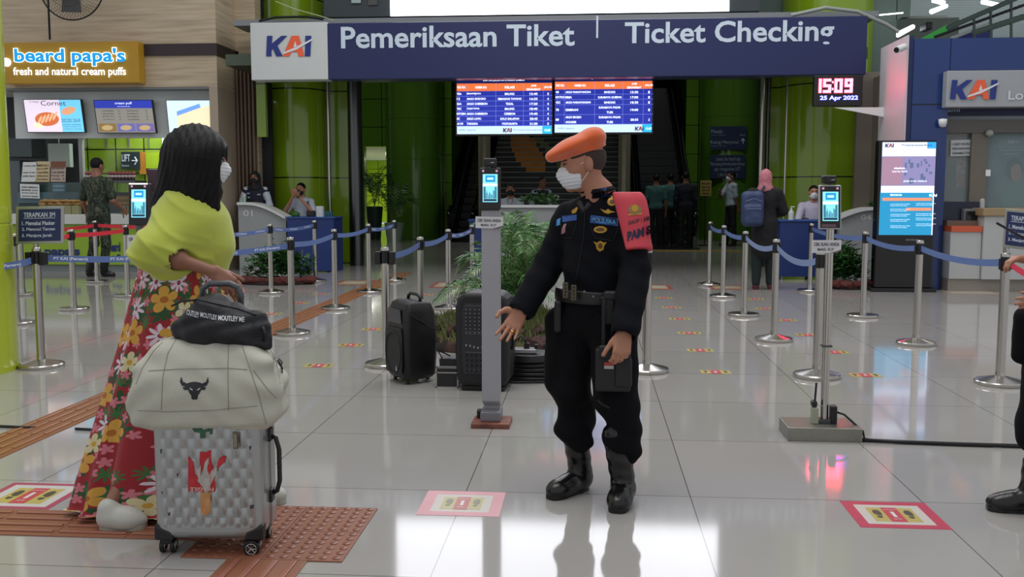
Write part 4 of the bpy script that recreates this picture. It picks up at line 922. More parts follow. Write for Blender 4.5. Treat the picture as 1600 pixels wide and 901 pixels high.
def quad(pts, nm, m, th=.08):
    W3 = [P(x, y, Y) for x, y, Y in pts]; b = MB(); n = len(W3); b.add(W3 + [w + Vector((0, th, 0)) for w in W3], [tuple(range(n)), tuple(range(2 * n - 1, n - 1, -1))] + [(i, (i + 1) % n, (i + 1) % n + n, i + n) for i in range(n)]); return b.build(nm, m, t)
quad([(1440, 60, 24), (1481, 38, 24), (1481, 50, 24), (1462, 60, 24)], 'green_panel', mat('upper_green', '2f9a38', .4, emit=.25))
quad([(1487, 62, 22), (1551, 36, 22), (1551, 62, 22)], 'blue_panel', mat('upper_blue', '2c3c96', .4))
for nm, pts, r, m in (('white_strip', [(1486, 60, 21.9), (1550, 35.5, 21.9)], .035, WHITEP), ('rail', [(1480, 44, 21), (1522, 26, 21), (1600, -8, 21)], .05, CONC), ('lower_rail', [(1520, 52, 21), (1600, 26, 21)], .06, CONC), ('mid_rail', [(1460, 58, 21), (1522, 36, 21), (1600, 8, 21)], .03, STEELD)):
    MB().tube([P(*p) for p in pts], r, 8).build(nm, m, t)
for px, pt in ((1522, 27), (1580, 0), (1548, 14)): MB().tube([P(px, pt, 21), P(px, 62, 21)], .03).build('post', CONC, t)
mb = MB(); pbox(mb, 1447, 34, 1458, 46, 21, .4); tag(mb.build('hanging_speaker', BLACK, bev=.02), 'dark box hanging in the upper hall above the blue fascia', 'box')

# digital information totem
t = thing('information_totem', G(1430, 455), 'tall black digital information totem with a bright blue screen', 'screen')
q = G(1430, 456); Yt = q.y; a = P(1381, 0, Yt).x; b = P(1474, 0, Yt).x; zt_ = P(1430, 219, Yt).z
MB().bb(a, b, Yt, Yt + .16, .05, zt_).build('body', BLACKG, t, bev=.015)
MB().bb(a - .04, b + .06, Yt - .03, Yt + .3, .0, .05).build('foot', BLACK, t, bev=.01)
xs = lambda px: P(px, 0, Yt).x; zs = lambda py: P(1430, py, Yt).z
def q2(nm, x0, y0, x1, y1, c, s, d=.004): return MB().bb(xs(x0), xs(x1), Yt - d, Yt - d + .002, zs(y1), zs(y0)).build(nm, EM('tot_' + c, c, s), t)
q2('screen_page', 1387, 222, 1472, 367, 'd4dcf8', .95); q2('map_panel', 1387, 244, 1472, 290, '8a84b0', .7, .006); q2('map_left', 1388, 245, 1420, 289, 'a8849c', .6, .008)
q2('blue_panel', 1386, 301, 1470, 367, '2088b4', .9, .006); q2('clock_tab', 1458, 222, 1472, 232, '2f9ae8', .9, .006)
q2('orange_bar', 1390, 309, 1468, 313.5, 'e08868', .9, .008); q2('orange_bar', 1428, 324.5, 1468, 329, 'e08868', .9, .008)
mb = MB()
for i, (x, y) in enumerate(((1390, 318), (1390, 326), (1390, 334), (1390, 342), (1390, 352), (1430, 317), (1430, 333), (1430, 340), (1430, 349))):
    for j in range(2): ptext(mb, ('calon penumpang wajib menunjukkan', 'hasil pemeriksaan atau vaksin', 'memakai masker selama perjalanan')[(i + j) % 3], x + 1, y + 2.6 * j, x + 32 - 5 * j, y + 1.6 + 2.6 * j, Yt - .009)
ptext(mb, 'PERSYARATAN', 1391, 303, 1409, 306, Yt - .009, .02); ptext(mb, 'KAI', 1452, 303, 1464, 307, Yt - .009, .03)
ptext(mb, 'stasiun', 1397, 261, 1414, 264, Yt - .011, .02); ptext(mb, 'Lantai Satu Gambir', 1394, 266, 1418, 269, Yt - .011); ptext(mb, 'peta area stasiun', 1412, 281, 1448, 285, Yt - .011)
mb.build('white_text', EM('tot_text', 'e8f4ff', 1.2), t, fix=False)
mb = MB(); ptext(mb, 'PT Kereta Api Indonesia (Persero)', 1409, 225, 1456, 229, Yt - .008, .01); mb.build('dark_text', INK, t, fix=False)
mb = MB(); rr = random.Random(5)
for i in range(16): x = rr.uniform(1423, 1465); y = rr.uniform(247, 280); mb.bb(xs(x), xs(x + rr.uniform(1.5, 5)), Yt - .01, Yt - .008, zs(y + rr.uniform(2, 9)), zs(y))
mb.build('map_blocks', EM('tot_map', '5c6c90', .6), t)
o = Vector((xs(1391), Yt - .006, zs(230))); kai_logo('logo', o, (xs(1405) - xs(1391), 0, 0), (0, 0, zs(224) - zs(230)), t)
mb = MB(); ptext(mb, 'HIKVISION', 1415, 373, 1435, 376, Yt - .004, .02); mb.build('maker_text', mat('dim_text', '7c8084', .5), t, fix=False)
# ================================================================= FLOOR MARKS AND TACTILE PAVING
TAC = mat('tactile_orange', '8a5840', 0.42, var=0.1, vscale=5); TACB = mat('tactile_bar', '986250', 0.3)
TACF = mat('tactile_far', '8c5836', 0.4, var=0.08)
def bar_tile(mb, mbb, x, y, ux, uy, s=0.3):
    """one 30 cm guide tile at corner (x,y); bars run along (ux,uy)"""
    mb.bb(x + .001, x + s - .001, y + .001, y + s - .001, 0.0, 0.005)
    for k in range(4):
        o = 0.045 + k * 0.07
        if ux: mbb.bb(x + .012, x + s - .012, y + o - .011, y + o + .011, .005, .010)
        else: mbb.bb(x + o - .011, x + o + .011, y + .012, y + s - .012, .005, .010)
def paving(name, tiles, ux, label, m=TAC, mbm=TACB):
    t = thing(name, (tiles[0][0], tiles[0][1], 0), label, 'tactile paving')
    a, b = MB(), MB()
    for x, y in tiles: bar_tile(a, b, x, y, ux, not ux)
    a.build('base_tiles', m, t, bev=.002); b.build('guide_bars', mbm, t, bev=.003); return t
paving('tactile_strip', [(-3.27, 3.9 + .3 * k) for k in range(41)], False, 'long orange brown tactile guide strip running away past the steel queue posts', TACF, mat('tactile_bar_far', 'a07254', 0.2))
paving('tactile_strip', [(-1.80 - .3 * k, 3.565) for k in range(7)], True, 'short tactile guide strip running left from under the grey suitcase')
paving('tactile_strip', [(-1.32, 3.09 - .3 * k) for k in range(4)], False, 'tactile guide strip coming towards the viewer below the dotted pad')
t = thing('tactile_pad', (-1.2, 3.7, 0), 'square orange brown pad of raised dots beside the suitcase wheels', 'tactile paving')
a, d = MB(), MB()
for i in range(2):
    for j in range(2):
        x, y = -1.5 + .305 * i, 3.39 + .305 * j
        a.bb(x, x + .302, y, y + .302, 0, .006)
        for p in range(6):
            for q in range(6): d.lathe([(.0155, .0055), (.0145, .0085), (.009, .0105), (.0005, .011)], (x + .026 + .05 * p, y + .026 + .05 * q, 0), 12)
a.build('base_tiles', TAC, t, bev=.002); d.build('raised_dots', mat('tactile_dot', '7e4a38', 0.3), t, smooth='auto')
# cables on the floor
RUB = mat('cable_black', '0f1012', .4)
tag(MB().tube([G(1342, 690) + Vector((0, 0, .012)), G(1420, 694) + Vector((0, 0, .012)), G(1500, 697) + Vector((0, 0, .012)), G(1600, 700) + Vector((0, 0, .012)), G(1700, 703) + Vector((0, 0, .012))], .011).build('power_cable', RUB, smooth=True), 'black cable running right across the floor from the scanner base', 'cable')
tag(MB().tube([G(-60, 665) + Vector((0, 0, .009)), G(0, 668) + Vector((0, 0, .009)), G(55, 670) + Vector((0, 0, .009))], .008).build('floor_cable', RUB, smooth=True), 'short black cable left of the tactile strip', 'cable')
tag(MB().tube([G(118, 672) + Vector((0, 0, .009)), G(160, 674) + Vector((0, 0, .009)), G(240, 676) + Vector((0, 0, .009))], .008).build('floor_cable', RUB, smooth=True), 'black cable between the tactile strip and the flowered skirt', 'cable')

REDM = mat('marker_red', 'c0404e', .35); YEL = mat('marker_yellow', 'b8a85c', .35); FOOT = mat('marker_foot', '4c4038', .4); MWH = mat('marker_white', 'd8d4d0', .35)
def shoe_print(cx, cy, s, mir=1, rot=0.0):
    sole = [(0, -.02), (.4, -.05), (.5, .35), (.42, .85), (.15, 1.0), (-.2, .95), (-.42, .6), (-.38, .2)]
    heel = [(-.3, -.15), (.3, -.15), (.28, -.45), (0, -.6), (-.28, -.45)]
    out = []
    for pl in (sole, heel): out.append([(cx + s * .55 * mir * x, cy + s * y) for x, y in pl])
    return out
def marker(x0, y0, w, h, label, framed=None, group=None, washed=False, skew=0.0):
    """small 'stand here' sticker: yellow plate, red centre with a 1, a shoe print each side"""
    t = thing('floor_marker', (x0 + w / 2, y0 + h / 2, 0), label, 'floor marker', group)
    U, V, N = Vector((1, 0, 0)), Vector((skew, 1, 0)), Vector((0, 0, 1)); z = .0012
    if framed:
        fw = framed[1]; O = Vector((x0, y0, 0))
        fr = mat('frame_' + framed[0], framed[0], .4, var=.08)
        b = MB()
        for pl in (R4(0, 0, w, fw), R4(0, h - fw, w, h), R4(0, fw, fw, h - fw), R4(w - fw, fw, w, h - fw)): b.prism(pl, O, U, V, N, z)
        b.build('tape_frame', fr, t)
        MB().prism(R4(fw, fw, w - fw, h - fw), O, U, V, N, .0008).build('inner_sheet', mat('inner_' + framed[2], framed[2], .4), t)
        iw, ih = w - 2 * fw, h - 2 * fw; x0, y0 = x0 + fw + iw * .15, y0 + fw + ih * .14; w, h = iw * .70, ih * .70
    O = Vector((x0, y0, .0008))
    yl, rd, ft, wh = (mat('w_yellow', 'bcb488', .4), mat('w_red', 'c07878', .4), mat('w_foot', '8a8878', .4), MWH) if washed else (YEL, REDM, FOOT, MWH)
    MB().prism([(0, 0), (w, 0), (w, h), (0, h)], O, U, V, N, .0008).build('plate', yl, t)
    MB().prism(R4(w * .33, -.002, w * .67, h + .002), O, U, V, N, .0014).build('centre', rd, t)
    b = MB()
    for cx in (w * .16, w * .84):
        for pl in shoe_print(cx, h * .45, h * .38): b.prism(pl, O, U, V, N, .0016)
    b.build('shoe_prints', ft, t)
    b = MB(); put_text(b, '1', O + U * (w * .46) + V * (h * .3) + N * .002, U * (w * .08), V * (h * .4), .04)
    put_text(b, 'JAGA JARAK', O + U * (w * .36) + V * (h * .8) + N * .002, U * (w * .28), V * (h * .09), .0)
    put_text(b, 'METER', O + U * (w * .42) + V * (h * .12) + N * .002, U * (w * .16), V * (h * .09), .0)
    b.build('lettering', wh, t, fix=False)
    return t
marker(1.093, 3.93, .36, .34, 'large floor marker in a crimson tape frame near the right edge', ('b83450', .045, 'c4c0b8'))
marker(-.72, 3.94, .35, .335, 'washed out floor marker in pale pink tape left of the guard\'s boots', ('d49aa2', .05, 'c8c4bc'), washed=True)
marker(-2.66, 3.88, .37, .36, 'floor marker in a dark pink tape frame at lower left', ('a8405e', .03, 'c4c2be'))
MARKS = [(498, 571, 'second nearest small floor sticker left of the left speaker'), (548, 539, 'small floor sticker between the thick post and the left speaker'), (583, 514, 'small floor sticker half hidden by the left speaker'),
         (424, 490, 'small floor sticker just left of the tactile strip, nearest one'), (469, 473, 'small floor sticker beyond the tactile strip, middle of three'), (502, 459, 'small floor sticker beyond the tactile strip, farthest of three'),
         (1118, 581, 'nearest small floor sticker in the lane right of the guard'), (1094, 547, 'second small floor sticker in the lane right of the guard'), (1077, 520, 'third small floor sticker in the lane right of the guard'),
         (1062, 498, 'fourth small floor sticker in the lane right of the guard'), (1049, 480, 'fifth small floor sticker in the lane right of the guard'), (1037, 465, 'farthest small floor sticker in the lane right of the guard'),
         (1352, 586, 'small floor sticker right of the scanner pole, nearest in its lane'), (1304, 550, 'small floor sticker close behind the scanner pole'), (1262, 523, 'small floor sticker left of the scanner pole'),
         (1228, 500, 'small floor sticker right of the fourth right queue post'), (1196, 482, 'small floor sticker between two right queue posts'), (1179, 467, 'farthest small floor sticker by the woman in the pink headscarf'), (612, 488, 'small sticker right of the strip near the row of posts'), (664, 460, 'small far sticker before the palm')]
for px, py, lab in MARKS:
    q = G(px, py); marker(q.x - .11, q.y - .07, .22, .14, lab, group='small stand-here floor stickers')
for x0, x1, y0, y1, lab in ((668, 738, 441, 449, 'far yellow and red framed box taped on the floor before the escalator'), (1012, 1046, 445, 452, 'far taped floor box right of the guard\'s elbow'), (515, 590, 438, 445, 'far taped floor box by the steel column'), (1112, 1160, 446, 452, 'far taped floor box between the right queue posts'), (1487, 1545, 454, 459, 'faded taped floor box before the ticket counter')):
    a = G(x0, y1); b = G(x1, y0); w = b.x - a.x
    t = thing('floor_box', ((a.x + b.x) / 2, (a.y + b.y) / 2, 0), lab, 'floor marker')
    fade = 'faded' in lab
    MB().bb(a.x, b.x, a.y, b.y, 0, .001).build('tape_frame', mat('faded_tape', 'a8907c', .5) if fade else mat('far_red', '8c4848', .5), t); MB().bb(a.x + .06, b.x - .06, a.y + .1, b.y - .1, .001, .0018).build('inner_sheet', mat('faded_in', 'aaa69c', .5) if fade else mat('far_yellow', 'a09470', .5), t); MB().bb(a.x + .25 * w, b.x - .25 * w, a.y + .25, b.y - .25, .0018, .0024).build('centre', mat('w_sheet', 'a8a498', .5), t)

# ================================================================= QUEUE POSTS
def make_post(flat=False):
    t = thing('queue_post', (0, 0, 0), 'x', 'queue post')
    b = [(0.001, .0), (.165, 0), (.168, .006), (.168, .024), (.162, .031)] + ([(.05, .034), (.036, .036)] if flat else [(.10, .046), (.06, .056), (.034, .062)]) + [(.032, .09)]
    MB().lathe(b, (0, 0, 0), 48).build('base', STEEL, t, smooth='auto')
    MB().lathe([(.031, .05), (.031, .90)], (0, 0, 0), 28).build('pole', STEEL, t, smooth=True)
    MB().lathe([(.033, .80), (.0335, .80), (.0335, .895), (.033, .895)], (0, 0, 0), 28).bb(-.012, .012, -.040, -.03, .81, .885).bb(-.044, -.03, -.012, .012, .81, .885).bb(.03, .044, -.012, .012, .81, .885).build('belt_slot', BLACK, t, smooth='auto')
    MB().lathe([(.031, .895), (.034, .897), (.034, .915), (.028, .925), (.001, .927)], (0, 0, 0), 28).build('cap', STEEL, t, smooth='auto')
    return t
POST, FLATP = make_post(), make_post(True); _pu = {id(POST): False, id(FLATP): False}
POSTS = {}
def post(key, px, py, label, flat=False, group='steel queue posts with blue belts'):
    q = G(px, py); src = FLATP if flat else POST; a = random.Random(key).uniform(0, PI)
    if not _pu[id(src)]: src.location = q; src['label'] = label; src['group'] = group; _pu[id(src)] = True; src.rotation_euler = (0, 0, a)
    else: dup(src, q, a, label, group)
    POSTS[key] = q; return q
post('S1', 65, 573, 'queue post under the navy TERAPKAN notice at left')
post('L1', 424, 458, 'queue post in front of the left curved grey desk')
post('L2', 493, 440, 'queue post in front of the blue desk of the officer in white')
post('L3', 457, 522, 'queue post right behind the suitcase, left of the tactile strip')
post('L4', 524, 483, 'queue post second along the belt right of the suitcase')
post('L5', 577, 457, 'queue post third along the belt right of the suitcase')
post('L6', 617, 439, 'queue post farthest along the belt right of the suitcase')
post('L7', 604, 571, 'queue post with its base poking out beside the left speaker')
post('L8', 658, 521, 'queue post standing behind the left speaker')
post('L9', 701, 483, 'queue post just left of the palm bed')
post('L10', 738, 461, 'queue post half behind the grey scanner post')
post('R1', 1108, 446, 'farthest queue post of the right lane')
post('R2', 1129, 464, 'second farthest queue post of the right lane')
post('R3', 1162, 493, 'queue post below the blue backpack', True)
post('R4', 1209, 532, 'queue post in front of the woman in the pink headscarf')
post('R5', 1276, 589, 'queue post directly behind the steel scanner pole')
post('R6', 1265, 455, 'queue post in front of the right blue desk', True)
post('R7', 1348, 495, 'queue post left of the black information totem', True)
post('R8', 1431, 538, 'queue post in front of the black information totem')
post('R9', 1562, 600, 'queue post at the right edge under the tilted notice')
post('R10', 1010, 580, 'queue post half hidden behind the guard\'s hanging hand')
KGp = 'steel queue posts with red belts'
post('K1', 27, 506, 'flat based queue post just right of the lime column', True, KGp)
post('K2', 36, 461, 'flat based queue post behind the TERAPKAN notice', True, KGp)
post('K3', 116, 484, 'flat based queue post nearest the counter lettering', True, KGp)
post('K4', 152, 441, 'flat based queue post between the soldier\'s legs', True, KGp)
post('K5', 200, 463, 'flat based queue post right of the soldier', True, KGp)

def belt(name, p, q, label, m=BELTB, z0=.855, w=.05, sag=.03, words=(), z1=None, group=None, cat='belt'):
    p = Vector((p.x, p.y, z0)); q = Vector((q.x, q.y, z0 if z1 is None else z1)); d = (q - p).normalized(); p = p + d * .034; q = q - d * .034
    n = Vector((d.y, -d.x, 0)).normalized() 
    if n.y > 0: n = -n
    t = thing(name, (p + q) / 2, label, cat, group)
    N = 16; vs = []; c = lambda s: p.lerp(q, s) - Vector((0, 0, sag * 4 * s * (1 - s)))
    for i in range(N + 1):
        s = i / N
        for dz in (-w / 2, w / 2):
            for e in (-.001, .001): vs.append(c(s) + Vector((0, 0, dz)) + n * e)
    b = MB(); fs = []
    for i in range(N):
        a = 4 * i; k = 4 * (i + 1)
        fs += [(a, k, k + 1, a + 1), (a + 1, k + 1, k + 3, a + 3), (a + 3, k + 3, k + 2, a + 2), (a + 2, k + 2, k, a)]
    fs += [(0, 1, 3, 2), (4 * N, 4 * N + 2, 4 * N + 3, 4 * N + 1)]
    b.add(vs, fs); b.build('webbing', m, t, smooth='auto')
    if words:
        L = (q - p).length; mb = MB(); flip = d.x < 0; cnt = max(1, int(L / .42))
        for k in range(cnt):
            s = (k + .5) / cnt; u = (-d if flip else d); wlen = .27; O0 = c(s) + n * .003
            sl = (c(min(1, s + .02)) - c(max(0, s - .02))).normalized() * (-1 if flip else 1)
            put_text(mb, words, O0 - sl * wlen / 2 - Vector((0, 0, .015)), sl * wlen, Vector((0, 0, .030)), .03)
        mb.build('printed_text', BELTT, t, fix=False)
    return t
W_ = 'PT KAI (Persero)'
Q = POSTS
belt('barrier_belt', G(-40, 590), Q['S1'], 'blue belt from the lime column to the TERAPKAN post', words=W_, sag=.02, z0=.80, z1=.83)
belt('barrier_belt', Q['S1'], Q['L3'], 'long blue belt passing behind the woman in lime green', words=W_, sag=.05, z0=.84)
belt('barrier_belt', Q['L3'], Q['L4'], 'blue belt between first and second posts right of the suitcase', words=W_)
belt('barrier_belt', Q['L4'], Q['L5'], 'blue belt crossing in front of the dark steel column', words=W_)
belt('barrier_belt', Q['L5'], Q['L6'], 'blue belt below the bright corridor doorway', words=W_)
belt('barrier_belt', G(330, 480), Q['L1'], 'blue belt in front of the left curved grey desk', words=W_)
belt('barrier_belt', Q['L1'], Q['L2'], 'blue belt in front of the blue desk of the officer in white', words=W_)
belt('barrier_belt', Q['L7'], Q['L8'], 'blue belt above the left black speaker', words=W_)
belt('barrier_belt', Q['L8'], Q['L9'], 'blue belt before the dark green pillar, middle of three', words=W_)
belt('barrier_belt', Q['L9'], Q['L10'], 'blue belt ending behind the grey scanner post', words=W_)
belt('barrier_belt', Q['R1'], Q['R2'], 'short farthest blue belt of the right lane', words=W_)
belt('barrier_belt', Q['R2'], Q['R3'], 'blue belt hanging below the blue backpack', words=W_)
belt('barrier_belt', Q['R3'], Q['R4'], 'pale sagging belt across the woman in black clothes', mat('belt_pale', '7c8fb8', .7), words=W_, sag=.06)
belt('barrier_belt', Q['R4'], Q['R5'], 'pale sagging belt reaching the steel scanner pole', mat('belt_pale', '7c8fb8', .7), words=W_, sag=.07)
belt('barrier_belt', Q['R6'], Q['R7'], 'blue belt in front of the right curved grey desk', words=W_, sag=.04)
belt('barrier_belt', Q['R7'], Q['R8'], 'blue belt crossing the black information totem', words=W_, sag=.04)
belt('barrier_belt', Q['R8'], Q['R9'], 'blue belt from the totem post to the right edge post', words=W_, sag=.04)
belt('barrier_belt', Q['R9'], G(1720, 640), 'bright red belt leaving the frame at the right', mat('belt_red_r', 'e0405c', .6), sag=.1, w=.045)
RB = mat('belt_red', 'd2303e', .6)
belt('barrier_belt', Q['K2'], Q['K4'], 'upper red belt crossing behind the soldier\'s waist', RB, words='')
belt('barrier_belt', Q['K1'], Q['K3'], 'red belt half hidden by the TERAPKAN notice', RB)
belt('barrier_belt', Q['K3'], Q['K5'], 'lower bright red belt across the soldier\'s legs', RB, sag=.01)
belt('barrier_belt', Q['K4'], G(330, 441), 'red belt running right from the soldier behind the scanner', RB)

# ---- navy TERAPKAN notices on posts
def post_notice(pts, Y, post_xy, label, rz_pts=None):
    TL, TR, BR, BL = pts if rz_pts is None else rz_pts
    O = BL; U = BR - BL; V = TL - BL; N = U.cross(V).normalized()
    if N.y < 0: N = -N
    t = thing('post_notice', (O + U / 2), label, 'sign')
    MB().prism(R4(-.05, -.06, 1.05, 1.06), O, U, V, N, .012).build('metal_frame', mat('notice_frame', 'a8a8a6', .3, .7), t, bev=.003)
    MB().prism(R4(0.02, 0.02, .98, .98), O - N * .003, U, V, N, .004).build('navy_sheet', mat('notice_navy', '1e2a58', .4), t)
    mb = MB(); f = -N * .005
    put_text(mb, 'TERAPKAN 3M', O + U * .14 + V * .74 + f, U * .72, V * .14, .02)
    for i, s in enumerate(('1. Memakai Masker', '2. Mencuci Tangan', '3. Menjaga Jarak')): put_text(mb, s, O + U * .1 + V * (.5 - .19 * i) + f, U * (.76 if i < 2 else .70), V * .12, .02)
    mb.prism(R4(.14, .70, .86, .715), O + f, U, V, N, .001)
    mb.build('lettering', mat('notice_text', 'c4cce0', .5), t, fix=False)
    b = O + U * .5; MB().cyl((post_xy.x, post_xy.y, .925), (post_xy.x, post_xy.y, b.z), .02).build('stem', STEEL, t)
    return t
q = Q['S1']; yy = q.y - .03
post_notice([P(28, 326, yy), P(96, 325, yy), P(96, 377, yy), P(28, 378, yy)], yy, q, 'navy notice TERAPKAN on the queue post beside the lime column')
q = Q['R9']; c = P(1597, 358, q.y - .03)
dirv = Vector((math.cos(.95), math.sin(.95) * -1, 0)).normalized() * .19
TL = P(1573, 329, q.y + .08); BL = P(1569, 383, q.y + .08); 
post_notice(None, 0, q, 'tilted navy notice on the queue post at the right edge', (TL, TL + dirv * 1.5 + Vector((0, 0, -.02)), BL + dirv * 1.5 + Vector((0, 0, -.02)), BL))
# side clamp on L7 and S1
for k, nm in (('S1', 'pair of black belt clamps on the TERAPKAN post'), ('L7', 'black belt clamp on the post beside the left speaker')):
    q = Q[k]; b = MB().box((q.x - .055, q.y, .84), (.045, .06, .1)).box((q.x + .055, q.y, .84), (.045, .06, .1)); b.build('belt_clamp', BLACK, None, bev=.006)
    o = bpy.data.objects[-1] if False else None
for o in list(bpy.data.objects):
    if o.name.startswith('belt_clamp'):
        tag(o, 'black belt clamps on the post under the TERAPKAN notice' if o.name == 'belt_clamp' else 'black belt clamps on the post beside the left speaker', 'clamp')

# ================================================================= THERMAL SCANNERS
def screen_scene(t, O, U, V, N, warm=False):
    """the small live picture: a cyan hall scene"""
    f = lambda pl, c, s, d, nm: MB().prism(pl, O + N * -d, U, V, N, .0004).build(nm, EM('scan_' + c, c, s), t)
    f(R4(0, 0, 1, 1), '7fd8ec', 1.1, .0005, 'screen'); f(R4(.18, .72, .85, .96), '1c88c0', 1.0, .001, 'sign_image'); f(R4(.3, .8, .72, .88), 'a8f0ff', 1.2, .0015, 'sign_glow')
    f(R4(0, .58, 1, .66), 'e8ffff', 1.2, .001, 'ceiling_image'); f(R4(.05, .12, .2, .55), '2c6c84', .9, .001, 'pillar_image'); f(R4(.8, .12, .95, .55), '3c7c90', .9, .001, 'pillar_image')
    b = MB(); rr = random.Random(9)
    for k in range(12):
        x = .22 + .05 * k + rr.uniform(-.01, .01); h = rr.uniform(.12, .34); b.prism(R4(x, .12, x + .03, .12 + h), O - N * .0015, U, V, N, .0004)
    b.build('figures_image', EM('scan_dark', '24506a', .8), t); f(R4(.05, .03, .95, .11), '18384c', .6, .001, 'icon_bar')
def scanner(name, TL, TR, BL, Yd, label, frame_col, cambox, depth=.03):
    c = (BL + (TR - TL) * .5)
    t = thing(name, c, label, 'scanner')
    O, U, V = BL, TR - TL, TL - BL; N = Vector((0, 1, 0))
    MB().prism(R4(0, 0, 1, 1), O + N * .004, U, V, N, depth).build('casing', mat('casing_' + frame_col, frame_col, .35, .4), t, bev=.006)
    MB().prism(R4(.05, .03, .95, .975), O + N * .003, U, V, N, .004).build('front_glass', BLACKG, t)
    screen_scene(t, O + U * .16 + V * .19 + N * .002, U * .70, V * .66, V * 0 + N)
    b = MB(); 
    for x in (.18, .82): q = O + U * x + V * .925 + N * .002; b.cyl(q, q - N * .002, U.length * .055, n=14)
    b.build('infrared_lamps', EM('ir_pink', 'c890b0', .6), t)
    return t, O, U, V, N
def cam_box(t, x0, y0, x1, y1, Y):
    b = MB(); pbox(b, x0, y0, x1, y1, Y, .05); b.build('camera_head', BLACK, t, bev=.008)
    b = MB(); c = P((x0 + x1) / 2 - 2, (y0 + y1) / 2, Y); b.cyl(c, c - Vector((0, .004, 0)), .012).build('camera_lens', BLACKG, t)
    MB().cyl(P((x0 + x1) / 2, y1, Y + .025), P((x0 + x1) / 2, y1 + 4, Y + .025), .008).build('camera_neck', STEELD, t)
    MB().tube([P(x0 + (x1 - x0) * .5, y0 + (y1 - y0) * .55, Y - .002), P(x1 - 3, y0 + (y1 - y0) * .5, Y - .002)], .0015, 4).build('camera_mark', PAPER, t)
def paper_sign(pts, Y, label, l1, l2, rot=0, cat='notice', fold=False):
    W3 = [P(x, y, Y) for x, y in pts]; O, U, V = W3[3], W3[2] - W3[3], W3[0] - W3[3]
    t = thing('paper_notice', O + U / 2, label, 'notice')
    MB().prism([(0, 0), (.86, 0), (1, .18), (1, 1), (0, 1)], O, U, V, (0, 1, 0), .002).build('sheet', mat('thermal_paper', 'cfd0d2', .7), t)
    mb = MB(); f = Vector((0, -.002, 0)); put_text(mb, l1, O + U * .07 + V * .55 + f, U * .86, V * .26, .02); put_text(mb, l2, O + U * .2 + V * .15 + f, U * .56, V * .24, .02)
    mb.build('lettering', mat('thermal_ink', '2e3040', .6), t, fix=False)
    MB().prism([(.62, .0), (.86, .0), (1, .18), (1, .26), (.7, .04)], O + Vector((0, -.001, 0)), U, V, (0, 1, 0), .001).build('corner_wave', mat('wave_grey', '6c5c5c', .6), t)
    return t
# centre scanner on its grey post
YC = G(765, 664).y
t, O, U, V, N = scanner('thermal_scanner', P(749, 262, YC), P(782, 262, YC), P(749, 328, YC), YC, 'thermal scanner with a cyan screen on the thick grey post', '2c2e30', None)
cam_box(t, 755, 247, 775, 260, YC)
g = mat('post_grey', '9c9ca2', .45, .1, var=.03)
px = lambda x, y: P(x, y, YC + .04)
mb = MB(); pbox(mb, 753, 328, 781, 627, YC + .02, .07); mb.build('square_post', g, t, bev=.004)
mb = MB(); a, b = P(755, 655, YC + .02), P(782, 627, YC + .02); w0, w1 = P(753, 627, YC + .02), P(781, 627, YC + .02)
mb.add([(w0.x, w0.y, w0.z), (w1.x, w1.y, w1.z), (w1.x, w1.y + .07, w1.z), (w0.x, w0.y + .07, w0.z), (w0.x + .01, w0.y + .03, w0.z - .03), (w1.x, w1.y + .03, w1.z - .03), (w1.x, w1.y + .1, w0.z - .03), (w0.x + .01, w0.y + .1, w0.z - .03), (w0.x + .01, w0.y + .03, .075), (w1.x, w0.y + .03, .075), (w1.x, w0.y + .1, .075), (w0.x + .01, w0.y + .1, .075)],
       [(0, 1, 2, 3), (0, 4, 5, 1), (1, 5, 6, 2), (2, 6, 7, 3), (3, 7, 4, 0), (4, 8, 9, 5), (5, 9, 10, 6), (6, 10, 11, 7), (7, 11, 8, 4), (8, 11, 10, 9)])
mb.build('post_neck', g, t, bev=.003)
a = P(751, 672, YC - .02); b = P(782, 672, YC - .02)
MB().bb(a.x, b.x, YC - .04, YC + .14, .028, .085).build('foot_block', mat('foot_grey', '7a7a80', .35, .4), t, bev=.006)
a = P(736, 682, YC - .08); b = P(796, 682, YC - .08)
MB().bb(a.x, b.x, YC - .09, YC + .13, 0, .028).build('wooden_board', ramp_mat('reddish_wood', 'ShaderNodeTexNoise', [(0.3, '5e3228'), (0.7, '8c5442')], .5, scale=(2, 14, 2), setup=lambda t: setattr(t.inputs['Scale'], 'default_value', 6)), t, bev=.003)
mb = MB(); pbox(mb, 745, 641, 754, 656, YC + .05, .05); mb.build('power_plug', BLACK, t, bev=.004)
MB().tube([P(768, 651, YC + .02), P(775, 651, YC + .02)], .003).build('seam_mark', STEELD, t)
paper_sign([(743, 338), (786, 338), (786, 357), (743, 356)], YC + .015, 'paper notice CEK SUHU ANDA on the thick grey post', 'CEK SUHU ANDA', 'MAKS. 37,3\u00b0')
# right scanner on its steel pole
q = G(1285, 683); YR = q.y
t, O, U, V, N = scanner('thermal_scanner', P(1280, 289, YR), P(1315, 289, YR), P(1280, 358, YR), YR, 'white framed thermal scanner on the thin steel pole', 'b8b8bc', None)
cam_box(t, 1286, 274, 1308, 287, YR)
a = P(1281, 352, YR - .002); MB().bb(a.x + .01, a.x + .085, YR - .002, YR + .002, a.z - .008, a.z + .006).build('sensor_strip', mat('strip_pink', '6a5460', .4), t)
top = P(1297, 358, YR + .03); MB().cyl((top.x, YR + .03, .1), (top.x, YR + .03, top.z), .021, n=24).build('pole', STEEL, t, smooth='auto')
MB().bb(top.x - .026, top.x + .026, YR + .004, YR + .056, .5, .51).build('pole_joint', STEELD, t)
a, b = P(1229, 697, YR - .1), P(1343, 697, YR - .1)
MB().bb(top.x - .22, top.x + .175, YR - .10, YR + .16, 0, .075).build('base_box', mat('base_metal', '8a8a80', .35, .7, var=.1, vscale=10, bump=.2), t, bev=.004)
